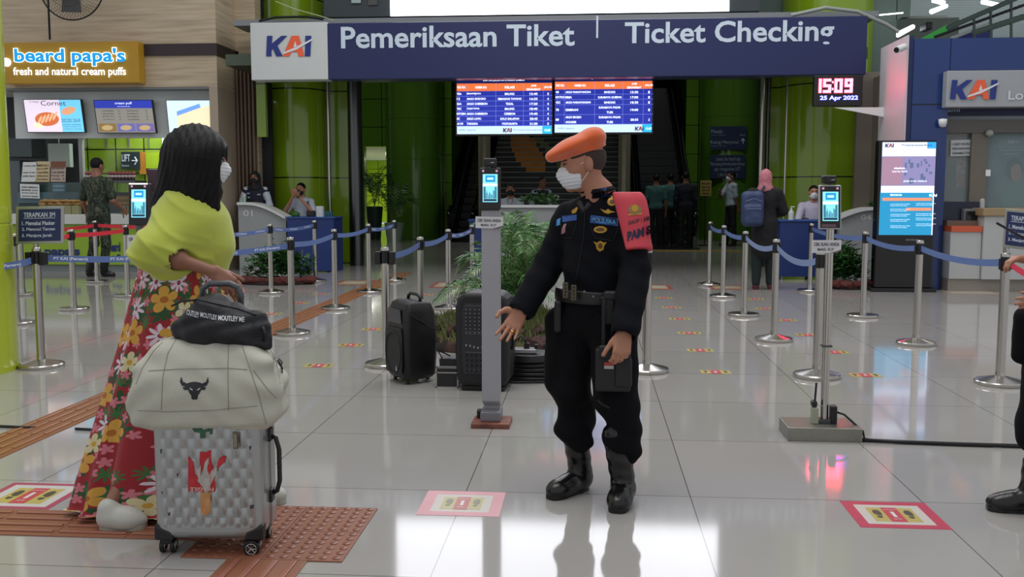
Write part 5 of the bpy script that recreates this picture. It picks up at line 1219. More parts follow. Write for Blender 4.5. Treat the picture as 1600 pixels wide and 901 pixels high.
MB().bb(top.x - .05, top.x + .04, YR + .0, YR + .07, .075, .10).build('pole_socket', STEELD, t, bev=.003)
MB().box((top.x - .055, YR + .02, .12), (.035, .05, .09)).build('adapter', mat('adapter_grey', '9aa08c', .5), t, bev=.004)
MB().box((top.x + .045, YR + .02, .125), (.035, .05, .1)).box((top.x - .06, YR + .02, .185), (.03, .045, .03)).build('adapter_black', BLACK, t, bev=.005)
MB().tube([(top.x - .055, YR + .02, .2), (top.x - .05, YR + .02, .3)], .006).build('antenna_cord', RUB, t)
MB().tube([(top.x + .06, YR + .02, .14), (top.x + .1, YR, .13), (top.x + .15, YR, .085), (top.x + .19, YR - .05, .05), (top.x + .2, YR - .04, .012)], .006).build('cord', RUB, t, smooth=True)
paper_sign([(1269, 375), (1315, 375), (1314, 395), (1268, 395)], YR, 'paper notice with two lines on the thin steel scanner pole', 'CEK SUHU ANDA', 'MAKS. 37,3\u00b0')
# left scanner behind the woman
YL = 5.6
t, O, U, V, N = scanner('thermal_scanner', P(200, 286, YL), P(232, 286, YL), P(200, 352, YL), YL, 'thermal scanner seen just left of the woman in lime green', '3a3a3e', None, .04)
MB().prism(R4(.05, .97, .95, 1.0), O, U, V, N, .001).build('top_glow', EM('glow_white', 'ffffff', 1.5), t)
c = P(219, 352, YL + .03); MB().cyl((c.x, YL + .02, .03), (c.x, YL + .02, c.z), .02).build('pole', STEELD, t, smooth='auto'); MB().bb(c.x - .15, c.x + .15, YL - .12, YL + .15, 0, .03).build('base', STEELD, t, bev=.004)
paper_sign([(199, 367), (232, 367), (232, 387), (199, 387)], YL - .02, 'paper notice below the scanner left of the woman', 'CEK SUHU ANDA', 'MAKS. 37,3\u00b0')
mb = MB(); mb.bb(c.x + .0, c.x + .06, YL + .9, YL + 1.0, 0, .62)
# ================================================================= SUITCASE WITH BAGS
def frame(origin, rz):
    R = Matrix.Rotation(rz, 3, 'Z'); o = Vector(origin)
    return lambda x, y, z: o + R @ Vector((x, y, z))
YS_ = 3.62
c0 = G(337, 866)
SW, SD, SH = .40, .24, .56; ZB = .06
rz = math.radians(4)
L = frame((P(325, 700, c0.y).x, c0.y - .02, 0), rz)      # x across, y away, z up ; front face y=0
t = thing('suitcase', L(0, SD / 2, 0), 'silver hard shell suitcase with torn red FRAGILE sticker on four wheels', 'suitcase')
SILV = mat('silver_shell', 'a2a5a4', .26, .6, var=.08, vscale=9); RUBD = mat('case_black', '17181b', .45)
U = lambda: Matrix.Rotation(rz, 3, 'Z')
def shell(y0, y1, name, lens):
    """rounded shell; lens face carries the woven lozenge relief"""
    nu, nv = 150, 190; vs = []
    w, h, r = SW, SH - ZB, .035
    pts = []
    for j in range(nv):
        for i in range(nu):
            u = i / (nu - 1); v = j / (nv - 1); x = -w / 2 + w * u; z = ZB + h * v
            ex = max(0, abs(x) - (w / 2 - r)) / r; ez = max(0, abs(z - ZB - h / 2) - (h / 2 - r)) / r
            rr = min(1.0, math.hypot(ex, ez)); drop = r * (1 - math.sqrt(max(0, 1 - rr * rr))) if rr > 0 else 0
            if math.hypot(ex, ez) > 1:
                k = 1 / math.hypot(ex, ez); x = math.copysign(w / 2 - r + ex * r * k, x); z = ZB + h / 2 + math.copysign(h / 2 - r + ez * r * k, z - ZB - h / 2); drop = r
            rel = 0
            if abs(x) < w / 2 - .03 and ZB + .05 < z < ZB + h - .04:
                q = x / .027; col = math.floor(q + .5); fz = z / .074 + (.5 if col % 2 else 0)
                rel = .0062 * (abs(math.cos(PI * q)) ** .9) * abs(math.sin(PI * fz)) - .002
                edge = min(1, (w / 2 - .03 - abs(x)) / .015, (z - ZB - .05) / .015, (ZB + h - .04 - z) / .015); rel *= max(0, edge)
            pts.append(L(x, y0 + drop - rel, z) if lens else L(x, y1 - drop, z))
    m = MB(); m.grid(pts, nu, nv)
    ring = [j * nu + i for i in range(nu) for j in (0,)] 
    # outer wall from the face's rim to the seam
    rim = [(i, 0) for i in range(nu)] + [(nu - 1, j) for j in range(1, nv)] + [(i, nv - 1) for i in range(nu - 2, -1, -1)] + [(0, j) for j in range(nv - 2, 0, -1)]
    R3 = U(); base = L(0, 0, 0); m2 = []
    for i, j in rim:
        p = Vector(pts[j * nu + i]); lp = R3.inverted() @ (p - L(0, 0, 0)); m2.append(p); m2.append(L(lp.x, (y1 if lens else y0), lp.z))
    k = len(rim); m.add(m2, [(2 * i, 2 * ((i + 1) % k), 2 * ((i + 1) % k) + 1, 2 * i + 1) for i in range(k)])
    return m.build(name, SILV, t, smooth='auto')
front_shell = shell(0, .115, 'front_shell', True); shell(.13, SD, 'back_shell', False)
def ringprof(y0, y1, g, m, nm):
    w, h, r = SW / 2 + g, (SH - ZB) / 2 + g, .035; pl = []
    for cx, cz, a0 in ((w - r, h - r, 0), (-w + r, h - r, 90), (-w + r, -h + r, 180), (w - r, -h + r, 270)):
        for k in range(7): a = math.radians(a0 + 15 * k); pl.append((cx + r * math.cos(a), cz + r * math.sin(a)))
    n = len(pl); vs = [L(x, y0, z + ZB + (SH - ZB) / 2) for x, z in pl] + [L(x, y1, z + ZB + (SH - ZB) / 2) for x, z in pl]
    MB().add(vs, [tuple(range(n)), tuple(range(2 * n - 1, n - 1, -1))] + [(i, (i + 1) % n, (i + 1) % n + n, i + n) for i in range(n)]).build(nm, m, t)
ringprof(.108, .122, .001, mat('frame_silver', '8c8e8e', .3, .8), 'rim'); ringprof(.122, .138, -.002, RUBD, 'zip_band'); ringprof(.136, .144, .001, mat('frame_silver', '8c8e8e', .3, .8), 'rim')
def wheel(x, y):
    w = MB(); a = L(x - .014, y, .027); b = L(x + .014, y, .027)
    sp = L(x, y, .08)
    f = MB(); f.box(L(x, y, .052), (.04, .05, .03), rz); f.cyl(L(x, y, .04), L(x, y, .075), .022, n=14); fo = f.build('wheel_fork', RUBD, t, bev=.006)
    for s in (-1, 1):
        a = L(x + s * .02 - .008, y, .0275); b = L(x + s * .02 + .008, y, .0275)
        o = MB().cyl(a, b, .0275, n=28).build('wheel', mat('wheel_rubber', '0d0d0f', .5), t, smooth='auto', bev=.003)
        h = MB(); n = (L(1, 0, 0) - L(0, 0, 0)) 
        for e in (a - n * .0012, b + n * .0012):
            ctr = e
            h.cyl(e, e + n * .0003, .006, n=10)
            for k in range(7):
                an = 2 * PI * k / 7; d = L(0, math.cos(an), math.sin(an)) - L(0, 0, 0); h.tube([e, e + d * .0185], .0015, 5)
            h.tube([e + (L(0, math.cos(2 * PI * k / 20), math.sin(2 * PI * k / 20)) - L(0, 0, 0)) * .019 for k in range(21)], .0013, 5, False)
        h.build('hub_spokes', STEEL, o)
for x in (-.165, .150):
    for y in (.045, SD - .045): wheel(x, y)
# the near right wheel faces the viewer
w = MB(); o_ = MB().cyl(L(.158, -.004, .03), L(.158, .012, .03), .03, n=30).build('front_wheel', mat('wheel_rubber', '0d0d0f', .5), t, smooth='auto', bev=.003)
h = MB(); e = L(.158, -.0055, .03); h.cyl(e, L(.158, -.005, .03), .006, n=10)
for k in range(8): an = 2 * PI * k / 8; h.tube([e, L(.158 + .019 * math.cos(an), -.0055, .03 + .019 * math.sin(an))], .0016, 5)
h.tube([L(.158 + .0195 * math.cos(2 * PI * k / 24), -.0055, .03 + .0195 * math.sin(2 * PI * k / 24)) for k in range(25)], .0014, 5, False); h.build('hub_spokes', STEEL, o_)
for sx in (-1, 1):
    b = MB().add([L(sx * x, y, z) for x, y, z in ((.202, -.003, ZB), (.13, -.003, ZB), (.14, -.003, ZB + .035), (.202, -.003, ZB + .06), (.202, .05, ZB), (.13, .05, ZB), (.14, .05, ZB + .035), (.202, .05, ZB + .06))], [(0, 1, 2, 3), (7, 6, 5, 4), (0, 4, 5, 1), (1, 5, 6, 2), (2, 6, 7, 3), (3, 7, 4, 0)])
    b.build('corner_guard', RUBD, t, bev=.008, seg=3)
# carry handle on the right side, feet, lock plate
hp = [L(SW / 2 + .002, .13, .20), L(SW / 2 + .025, .13, .21), L(SW / 2 + .036, .13, .25), L(SW / 2 + .036, .13, .37), L(SW / 2 + .025, .13, .415), L(SW / 2 + .002, .13, .425)]
MB().tube(hp, .009, 12).build('side_handle', RUBD, t, smooth=True)
MB().box(L(SW / 2 + .004, .13, .195), (.014, .045, .05), rz).build('handle_mount', RUBD, t, bev=.004); MB().box(L(SW / 2 + .004, .13, .43), (.014, .045, .05), rz).build('handle_mount', RUBD, t, bev=.004)
MB().box(L(.112, -.006, .44), (.019, .008, .062), rz).build('lock_plate', mat('lock_bronze', '6c6250', .35, .6), t, bev=.002)
MB().box(L(.112, -.0105, .44), (.011, .002, .05), rz).build('lock_inlay', mat('lock_inlay', '8a8474', .3, .6), t)
for x in (-.1, -.05): MB().box(L(-.205, .1 + x * .2, .22 + (x + .1)), (.012, .02, .03), rz).build('side_foot', RUBD, t, bev=.003)
# stickers on the face
prf = projector(bvh(front_shell), .0015)
def patch(name, poly, col, lift=0.0, m=None, par=t, O=None, sc=1.0, dens=.006):
    """flat shape in photo pixels laid onto the shell"""
    from mathutils.geometry import delaunay_2d_cdt
    xs = [p[0] for p in poly]; ys = [p[1] for p in poly]; pts = [Vector(p) for p in poly]; n = len(pts); stp = 3.0
    x = min(xs)
    while x < max(xs):
        y = min(ys)
        while y < max(ys):
            if inpoly(x, y, poly): pts.append(Vector((x, y)))
            y += stp
        x += stp
    v, e, f, *_ = delaunay_2d_cdt(pts, [(i, (i + 1) % n) for i in range(n)], [], 1, 1e-4)
    f = [q for q in f if inpoly(sum(v[i][0] for i in q) / len(q), sum(v[i][1] for i in q) / len(q), poly)]
    b = MB(); b.add([prf_cur(P(a[0], a[1], Ycur), lift) for a in v], f); return b.build(name, m or mat('st_' + col, col, .5), par)
prf_cur = lambda p, l: (lambda q: q - (q - EYE).normalized() * l)(prf(p)); Ycur = c0.y
patch('red_sticker', [(294, 712), (303, 722), (305, 741), (312, 745), (312, 706), (330, 703), (330, 720), (336, 742), (336, 768), (294, 768)], 'b8262e')
patch('red_sticker_tip', [(336, 728), (342, 716), (348, 712), (354, 713), (351, 722), (341, 731)], 'b8262e', .0006)
patch('torn_paper', [(308, 735), (314, 726), (313, 745), (320, 722), (326, 714), (326, 742), (333, 732), (341, 719), (338, 740), (328, 760), (322, 775), (316, 760), (309, 752)], 'b0aca4', .0008)
patch('orange_tag', [(313, 769), (329, 769), (329, 800), (322, 805), (314, 802)], 'c08a54', .0008)
patch('green_sticker', [(300, 669), (332, 668), (332, 678), (328, 679), (327, 674), (321, 675), (321, 684), (313, 685), (312, 676), (304, 675)], '2c5a40', .0006)
patch('scuff_patch', [(405, 679), (409, 677), (410, 689), (405, 692), (401, 690)], '8a5c44', .0006) if False else None
for k, (x, y, w_, h_) in enumerate(((250, 702, 3, 6), (389, 697, 4, 5), (390, 789, 7, 5), (276, 740, 3, 4), (252, 768, 2, 4), (262, 801, 4, 4))):
    patch('scuff', [(x, y), (x + w_, y - 1), (x + w_ - 1, y + h_), (x + 1, y + h_ + 1)], '34383a', .0004)
def surf_text(nm, s, x0, y0, x1, y1, Y, prj, m, par, bold=.02, slope=0.0, flipped=False, lift=.001):
    a, b, d = P(x0, y1, Y), P(x1, y1 + slope, Y), P(x0, y0, Y)
    O, Uv, Vv = a, b - a, d - a
    if flipped: O = a + Uv + Vv; Uv = -Uv; Vv = -Vv
    mb = MB(); put_text(mb, s, O, Uv, Vv, bold, proj=lambda p: (lambda q: q - (q - EYE).normalized() * lift)(prj(p))); return mb.build(nm, m, par, fix=False)
surf_text('fragile_text', 'FRAGILE', 297, 761, 334, 767, c0.y, prf, mat('pale_print', 'd0b8b0', .6), t, .02, 0, True, .0015)
# telescopic handle
HM = mat('handle_alu', '9a9c9e', .3, .8)
hx = [-.065, .082]; yb = SD - .03
for x in hx: MB().cyl(L(x, yb, SH - .02), L(x, yb, .955), .008, n=12).build('telescopic_rod', HM, t, smooth='auto')
zg = .985
MB().tube([L(hx[0], yb, .94), L(hx[0] + .003, yb, .975), L(hx[0] + .03, yb, zg + .01), L(hx[1] - .04, yb, zg + .01), L(hx[1] - .008, yb, .98), L(hx[1], yb, .95), L(hx[1], yb, .91)], .0125, 12).build('grip', mat('grip_grey', '4c4e52', .35), t, smooth=True)

# ---- white duffel bag
DB = mat('duffel_canvas', 'b9b9ab', .8, bump=.25, bscale=260, var=.05)
yd = c0.y + .10
dz = lambda py, Y=None: P(320, py, yd - .13).z
A0, A1 = P(206, 600, yd - .1), P(425, 600, yd - .1); cxd = (A0.x + A1.x) / 2; wd = (A1.x - A0.x) / 2
zb_, zt_2 = dz(677), dz(532)
R3 = np.array(Matrix.Rotation(rz, 3, 'Z').transposed())
def dfold(x, y, z):
    e = np.clip((np.abs(x - cxd) - wd * .55) / (wd * .4), 0, 1)
    return (.0022 + .004 * e) * np.sin(60 * (z + .55 * np.abs(x - cxd)) + 3 * np.sin(9 * x)) + .0025 * np.sin(23 * x + 2 * np.sin(17 * z)) * np.sin(31 * z + 5 * y)
zc_ = (zb_ + zt_2) / 2; hz_ = (zt_2 - zb_) / 2
duf = thing('duffel_bag', (cxd, yd, zb_), 'off white canvas duffel bag with a black bull head printed on it', 'bag')
body = sdf('bag_body', [rbox((cxd, yd, zb_ + hz_ * .62), (wd * .985, .135, hz_ * .62), R3, .05, .05), rbox((cxd - .004, yd, zb_ + hz_ * 1.15), (wd * .86, .12, hz_ * .80), R3, .09, .08),
    cone((cxd - wd * .78, yd - .1, zb_ + hz_ * 1.2), (cxd - wd * .95, yd - .08, zb_ + hz_ * .4), .035, .04, .05), cone((cxd + wd * .8, yd - .08, zb_ + hz_ * 1.4), (cxd + wd * .97, yd - .06, zb_ + hz_ * .6), .04, .035, .05)],
    .006, DB, duf, disp=dfold, smooth_it=1)
db_tree = bvh(body); prd = projector(db_tree, .0012)
def on_bag(pts, prj, Y, r, name, m, par, n=6):
    out = []
    for i in range(len(pts) - 1):
        for k in range(8):
            s = k / 8; x = pts[i][0] * (1 - s) + pts[i + 1][0] * s; y = pts[i][1] * (1 - s) + pts[i + 1][1] * s; out.append(prj(P(x, y, Y)))
    out.append(prj(P(pts[-1][0], pts[-1][1], Y))); return MB().tube(out, r, n).build(name, m, par, smooth=True)
SEAM = mat('seam_thread', '8a887c', .8)
for k, pl in enumerate(([(232, 579), (280, 576), (360, 575), (386, 577)], [(275, 530), (262, 552), (254, 590), (252, 640)], [(357, 536), (356, 580), (357, 640)], [(377, 536), (392, 580), (405, 620), (416, 662)], [(215, 641), (260, 643), (330, 641), (402, 634)], [(212, 600), (222, 575), (240, 548), (254, 534)], [(420, 540), (432, 565), (438, 600)], [(395, 577), (420, 610), (432, 622)])):
    on_bag(pl, prd, yd - .12, .0011, 'seam', SEAM, duf)
for pl in ([(214, 664), (240, 667), (330, 666), (400, 664), (415, 662)],): on_bag(pl, prd, yd - .12, .003, 'piping', mat('piping_cream', 'a8a698', .8), duf)
prf_cur = lambda p, l: (lambda q: q - (q - EYE).normalized() * l)(prd(p)); Ycur = yd - .12
BULL = [(283, 588), (286, 596), (292, 599), (297, 597), (304, 596), (311, 597), (316, 599), (322, 596), (325, 588), (326, 596), (323, 602), (318, 604), (322, 605), (320, 609), (314, 609), (312, 614), (309, 618), (309, 622), (307, 624), (301, 624), (299, 622), (299, 618), (296, 614), (294, 609), (288, 609), (285, 605), (290, 604), (284, 602), (281, 596)]
patch('bull_print', BULL, '1c1e26', .0004, par=duf)
patch('bull_eye', [(296, 605), (301, 608), (301, 610), (297, 608)], 'b9b9ab', .001, DB, duf); patch('bull_eye', [(313, 605), (308, 608), (308, 610), (312, 608)], 'b9b9ab', .001, DB, duf)
for k in (305, 315): MB().cyl(P(k, 540, yd - .13), P(k, 540, yd - .128), .002).build('eyelet', INK, duf) if False else None
# carry strap loop and toggle at right end
s0 = [prd(P(x, y, yd - .1)) for x, y in ((434, 562), (437, 568), (441, 575), (440, 582))]
MB().tube(s0, .004, 8).build('pull_cord', mat('cord_dark', '3a3830', .7), duf, smooth=True); MB().tube([P(436, 560, yd - .08), P(441, 566, yd - .1), P(438, 572, yd - .1)], .003, 6).build('pull_cord', mat('cord_dark', '3a3830', .7), duf, smooth=True)
on_bag([(272, 536), (300, 528), (330, 533), (352, 536)], lambda p: p + Vector((0, 0, .004)), yd - .02, .006, 'zip_flap', mat('piping_cream', 'a8a698', .8), duf)

# ---- small black bag on top
NB = mat('black_nylon', '0c0e16', .6, bump=.3, bscale=90)
ym = yd + .0; bx0, bx1 = P(263, 500, ym - .08).x, P(408, 500, ym - .08).x; bzb, bzt = zt_2 - .045, P(330, 464, ym - .08).z
cxm, wm, hm = (bx0 + bx1) / 2, (bx1 - bx0) / 2, (bzt - bzb) / 2
mini = thing('small_bag', (cxm, ym, bzb), 'small black nylon bag with white lettering lying on the duffel', 'bag')
mb_ = sdf('bag_body', [ell((cxm, ym, bzb + hm * .7), (wm * 1.0, .1, hm * .75), None, .03), ell((cxm - wm * .25, ym, bzb + hm * 1.15), (wm * .55, .085, hm * .85), None, .04), cone((cxm + wm * .3, ym, bzb + hm * 1.2), (cxm + wm * .75, ym - .01, bzb + hm * 1.0), .05, .04, .03), cone((cxm - wm * .8, ym, bzb + hm * .6), (cxm - wm * .3, ym, bzb + hm * .5), .05, .06, .03), cone((cxm + wm * .5, ym - .02, bzb + .03), (cxm + wm * .97, ym - .02, bzb + .028), .04, .028, .03)],
    .005, NB, mini, disp=lambda x, y, z: .007 * np.sin(34 * x + 2 * np.sin(40 * z)) * np.sin(45 * z + 20 * y) + .002 * np.sin(90 * x + 30 * z), smooth_it=1)
prm = projector(bvh(mb_), .0015); yt_ = ym - .07
SWH = mat('bag_letter', 'c4c8cc', .6)
surf_text('lettering', 'LET MOUTLEY', 279, 479, 311, 488, yt_, prm, SWH, mini, .02, 9); surf_text('lettering', 'MOUTLEY', 313, 487, 339, 495, yt_, prm, SWH, mini, .02, 5); surf_text('lettering', 'MOUTLEY ME', 341, 492, 382, 500, yt_, prm, SWH, mini, .02, 3)
on_bag([(268, 478), (285, 470), (310, 468), (340, 475), (372, 482), (400, 492)], prm, yt_, .004, 'strap', NB, mini)
tag(MB().tube([P(405, 505, ym), P(411, 512, ym - .05), P(416, 525, ym - .06), P(411, 532, ym - .04)], .006, 8).build('strap_end', NB, mini, smooth=True)) 

# ================================================================= SPEAKERS
BODY = mat('speaker_black', '0c0d10', .5, bump=.15, bscale=200)
q = G(640, 602)
def speaker_left():
    t = thing('loudspeaker', (q.x, q.y, 0), 'black loudspeaker with small triangle badge standing on the floor, left one', 'loudspeaker')
    rz = math.radians(-54); F = frame((P(640, 600, q.y).x - .115, q.y + .10, 0), rz)
    # profile looking from above tapers backwards; height profile slopes at the top
    w, d, h = .165, .31, .58
    def sect(z, wf, wb, yf, yb):
        return [(-wf + .03, yf), (wf - .03, yf), (wf, yf + .03), (wb, yb - .03), (wb - .03, yb), (-wb + .03, yb), (-wb, yb - .03), (-wf, yf + .03)]
    lv = [(.03, .145, .10, .02, .25), (.06, .155, .12, .0, .27), (.30, .16, .13, -.01, .28), (.50, .155, .125, .0, .26), (.565, .14, .11, .02, .24), (.585, .12, .09, .05, .20)]
    vs = []
    for z, a, b, c, e in lv: vs += [F(x, y, z) for x, y in sect(z, a, b, c, e)]
    fs = [(8 * i + k, 8 * i + (k + 1) % 8, 8 * i + 8 + (k + 1) % 8, 8 * i + 8 + k) for i in range(len(lv) - 1) for k in range(8)] + [tuple(range(7, -1, -1)), tuple(8 * (len(lv) - 1) + k for k in range(8))]
    MB().add(vs, fs).build('cabinet', BODY, t, bev=.012, seg=3, smooth='auto')
    g = MB(); gp = [(-.125, .07), (.125, .07), (.14, .14), (.14, .33), (.125, .40), (-.125, .40), (-.14, .33), (-.14, .14)]
    g.prism([(x, z) for x, z in gp], F(0, -.012, 0), F(1, 0, 0) - F(0, 0, 0), (0, 0, 1), F(0, -1, 0) - F(0, 0, 0), .008); g.build('grille', mat('grille_black', '1d1e22', .6, bump=.8, bscale=600), t, bev=.004)
    r = MB().tube([F(.125 * math.cos(2 * PI * k / 40), -.022, .22 + .15 * math.sin(2 * PI * k / 40)) for k in range(41)], .004, 6, False); r.build('woofer_ring', BLACK, t, smooth=True)
    g = MB(); g.prism([(-.12, .43), (.12, .43), (.10, .53), (-.10, .53)], F(0, -.006, 0), F(1, 0, 0) - F(0, 0, 0), (0, 0, 1), F(0, -1, 0) - F(0, 0, 0), .006); g.build('horn', BLACKG, t, bev=.01)
    g = MB(); g.prism([(-.014, 0), (.014, 0), (.003, .036), (-.003, .036)], F(.055, -.024, .095), F(1, 0, 0) - F(0, 0, 0), (0, 0, 1), F(0, 1, 0) - F(0, 0, 0), .002); g.build('triangle_badge', mat('badge_grey', '9a9ca0', .4), t)
    MB().tube([F(-.10, .15, .58), F(-.10, .15, .605), F(-.06, .15, .625), F(.05, .15, .625), F(.09, .15, .605), F(.09, .15, .58)], .012, 10).build('handle', BODY, t, smooth=True)
    MB().tube([F(.166, .04, .50), F(.13, .2, .40), F(.125, .3, .36)], .003, 6).build('side_crease', BLACKG, t)
    for x, y in ((-.1, .04), (.1, .04), (0, .25)): MB().cyl(F(x, y, 0), F(x, y, .035), .014).build('foot', RUB, t)
speaker_left()
q2_ = G(752, 612)
def speaker_mixer():
    t = thing('loudspeaker', (q2_.x, q2_.y, 0), 'black portable amplifier speaker with a knob panel behind the grey scanner post', 'loudspeaker')
    F = frame((P(753, 600, q2_.y).x, q2_.y, 0), math.radians(-4)); w, h = .185, .68
    pl = [(-.15, .035), (.15, .035), (.175, .08), (.185, .2), (.185, .56), (.17, .63), (.12, .672), (-.12, .672), (-.17, .63), (-.185, .56), (-.185, .2), (-.175, .08)]
    MB().prism(pl, F(0, 0, 0), F(1, 0, 0) - F(0, 0, 0), (0, 0, 1), F(0, 1, 0) - F(0, 0, 0), .30).build('cabinet', BODY, t, bev=.03, seg=4, smooth='auto')
    MB().prism([(-.125, .12), (.125, .12), (.135, .2), (.135, .56), (.11, .60), (-.11, .60), (-.135, .56), (-.135, .2)], F(0, -.006, 0), F(1, 0, 0) - F(0, 0, 0), (0, 0, 1), F(0, 1, 0) - F(0, 0, 0), .008).build('control_panel', mat('panel_dark', '22242a', .4), t, bev=.003)
    kn = MB()
    for i in range(8):
        for j in range(7): p = F(-.105 + i * .03, -.008, .56 - j * .026); kn.cyl(p, p - (F(0, 1, 0) - F(0, 0, 0)) * .012, .006, .005, 8)
    kn.build('knobs', mat('knob_grey', '5e626a', .4), t)
    sl = MB()
    for i in range(9): p = F(-.105 + i * .027, -.009, .31 + .008 * math.cos(i)); sl.box(p, (.008, .006, .012))
    sl.build('sliders', mat('slider_light', '9a9ea4', .4), t)
    ja = MB()
    for i in range(7):
        for j in range(4): p = F(-.1 + i * .032, -.007, .25 - j * .035); ja.cyl(p, p - (F(0, 1, 0) - F(0, 0, 0)) * .003, .009, n=10)
    ja.build('jacks', BLACKG, t)
    pt = MB()
    for z in (.585, .41, .395, .27, .15): pt.box(F(0, -.007, z), (.22, .002, .002), math.radians(-4))
    pt.build('panel_lines', mat('panel_line', '6a6e74', .5), t)
    MB().box(F(0, .15, .0175), (.3, .24, .035), math.radians(-4)).build('foot_block', RUB, t, bev=.008)
    MB().tube([F(.186, .1, .5), F(.2, .1, .48), F(.2, .1, .3), F(.186, .1, .28)], .012, 8).build('side_handle', BODY, t, smooth=True)
speaker_mixer()
a, b = P(681, 598, q2_.y + .12), P(716, 598, q2_.y + .12)
t = thing('equipment_case', (a.x + .1, q2_.y + .2, 0), 'small black case with silver edges between the two speakers', 'case')
MB().bb(a.x + .005, b.x - .005, q2_.y + .125, q2_.y + .34, .005, .14).build('body', mat('case_vinyl', '1d1e20', .5), t)
mb = MB()
for z in (.004, .14, .105):
    mb.bb(a.x, b.x, q2_.y + .12, q2_.y + .13, z - .004, z + .004); mb.bb(b.x - .006, b.x, q2_.y + .12, q2_.y + .345, z - .004, z + .004); mb.bb(a.x, a.x + .006, q2_.y + .12, q2_.y + .345, z - .004, z + .004)
for x in (a.x, b.x - .008): mb.bb(x, x + .008, q2_.y + .12, q2_.y + .13, 0, .144)
mb.build('silver_edges', mat('edge_silver', 'b0b0b0', .3, .8), t); MB().bb(a.x, b.x, q2_.y + .12, q2_.y + .345, .141, .149).build('lid', mat('lid_silver', 'a0a0a0', .35, .6), t)
MB().bb(a.x + .02, b.x, q2_.y + .15, q2_.y + .3, .149, .2).build('receiver_box', BLACK, t, bev=.005)
tag(MB().tube([(a.x + .04, q2_.y + .16, .2), (a.x + .02, q2_.y + .1, .26), (a.x + .05, q2_.y + .15, .24), (a.x + .09, q2_.y + .2, .21)], .005, 6).build('loose_cable', RUB, smooth=True), 'thin black cable looping over the silver edged case', 'cable')
c = G(826, 596); c = Vector((c.x, c.y + .12, 0))
t = thing('cable_reel', c, 'black coil of cable with a silver topped socket behind the guard\'s hand', 'cable')
mb = MB()
for k in range(5): mb.tube([(c.x + (.19 + .008 * math.sin(5 * a_ + k)) * math.cos(a_), c.y + .13 * math.sin(a_), .02 + k * .032) for a_ in [2 * PI * i / 30 for i in range(31)]], .018, 8, False)
mb.build('coil', RUB, t, smooth=True)
MB().lathe([(.001, .15), (.17, .15), (.165, .19), (.001, .192)], c, 28).build('drum', mat('drum_black', '17181b', .5), t, smooth='auto')
MB().box(c + Vector((-.05, -.02, .21)), (.2, .12, .03)).build('silver_plate', mat('plate_silver', 'a4a4a8', .3, .7), t, bev=.004); MB().box(c + Vector((-.02, -.02, .245)), (.04, .04, .04)).box(c + Vector((.05, -.02, .24)), (.03, .04, .03)).build('plugs', BLACK, t, bev=.004)
MB().tube([c + Vector(v) for v in ((-.02, -.02, .26), (-.06, -.05, .32), (-.14, -.05, .26), (-.2, -.1, .1), (-.26, -.16, .012), (-.1, -.2, .01), (.2, -.16, .01))], .008, 8).build('lead', RUB, t, smooth=True)

# ================================================================= PLANTS
LEAF = ramp_mat('palm_leaf', 'ShaderNodeTexNoise', [(0.35, '28502a'), (0.52, '4c8040'), (0.68, '9ab080')], .38, setup=lambda t: setattr(t.inputs['Scale'], 'default_value', 9))
LEAFD = ramp_mat('dark_leaf', 'ShaderNodeTexNoise', [(0.35, '1e4022'), (0.6, '3c6c34'), (0.8, '6a9458')], .4, setup=lambda t: setattr(t.inputs['Scale'], 'default_value', 12))
STEM = mat('palm_stem', '6c7a34', .5)
def frond(mf, ms, base, az, length, rise, droop, rnd, nl=22, lw=.014, ll=.26):
    """one arching feather leaf"""
    pts = []; d0 = Vector((math.cos(az), math.sin(az), 0))
    for i in range(15):
        s = i / 14; pts.append(Vector(base) + d0 * (length * (s ** 1.2)) * .8 + Vector((0, 0, rise * math.sin(min(1, s * 1.15) * PI / 2) - droop * s ** 3)))
    ms.tube(pts, [.007 * (1 - .8 * i / 14) for i in range(15)], 5)
    for k in range(nl):
        s = .22 + .78 * k / (nl - 1); f = s * 14; i = min(13, int(f)); p = pts[i].lerp(pts[i + 1], f - i); tg = (pts[i + 1] - pts[i]).normalized()
        sd = tg.cross(Vector((0, 0, 1))).normalized(); up = sd.cross(tg)
        for sg in (-1, 1):
            Ls = ll * (math.sin(PI * (.15 + .8 * s)) * .9 + .15) * rnd.uniform(.85, 1.1)
            dd = (tg * .65 + sd * sg * .75 + up * .15).normalized(); w = tg * lw * .5
            a = p; b_ = p + dd * Ls * .5 + up * .01; e = p + dd * Ls + Vector((0, 0, -Ls * rnd.uniform(.15, .4)))
            mf.add([a, b_ + w, e, b_ - w], [(0, 1, 2, 3)])
rp = random.Random(11)
cb = G(778, 532); CB = Vector((cb.x, cb.y, 0)); RB_ = .78
pb = thing('garden_bed', CB, 'round indoor garden bed of dark rocks and moss in the middle of the floor', 'garden bed')
rk = []
ROCK = ramp_mat('mossy_rock', 'ShaderNodeTexNoise', [(0.38, '241a1c'), (0.5, '4a2c28'), (0.6, '4c4a28'), (0.75, '5e6432')], .8, setup=lambda t: (setattr(t.inputs['Scale'], 'default_value', 7), setattr(t.inputs['Detail'], 'default_value', 6)), bump=.6)
MB().lathe([(RB_, 0), (RB_ + .01, .03), (RB_ - .05, .09), (.5, .20), (.2, .27), (.001, .28)], CB, 40).build('soil_mound', ROCK, pb, smooth=True)
rock = None
def rockmesh(seed, s):
    r = random.Random(seed); b = bmesh.new(); bmesh.ops.create_icosphere(b, subdivisions=2, radius=s)
    for v in b.verts: v.co *= 1 + .3 * math.sin(v.co.x * 40 / (s * 10) + seed) * math.cos(v.co.y * 33 / (s * 10) + seed) + r.uniform(-.08, .08); v.co.z *= .75
    me = bpy.data.meshes.new('rock'); b.to_mesh(me); b.free(); return me
meshes = [rockmesh(k, .085) for k in range(4)]
for m_ in meshes: m_.materials.append(ROCK)
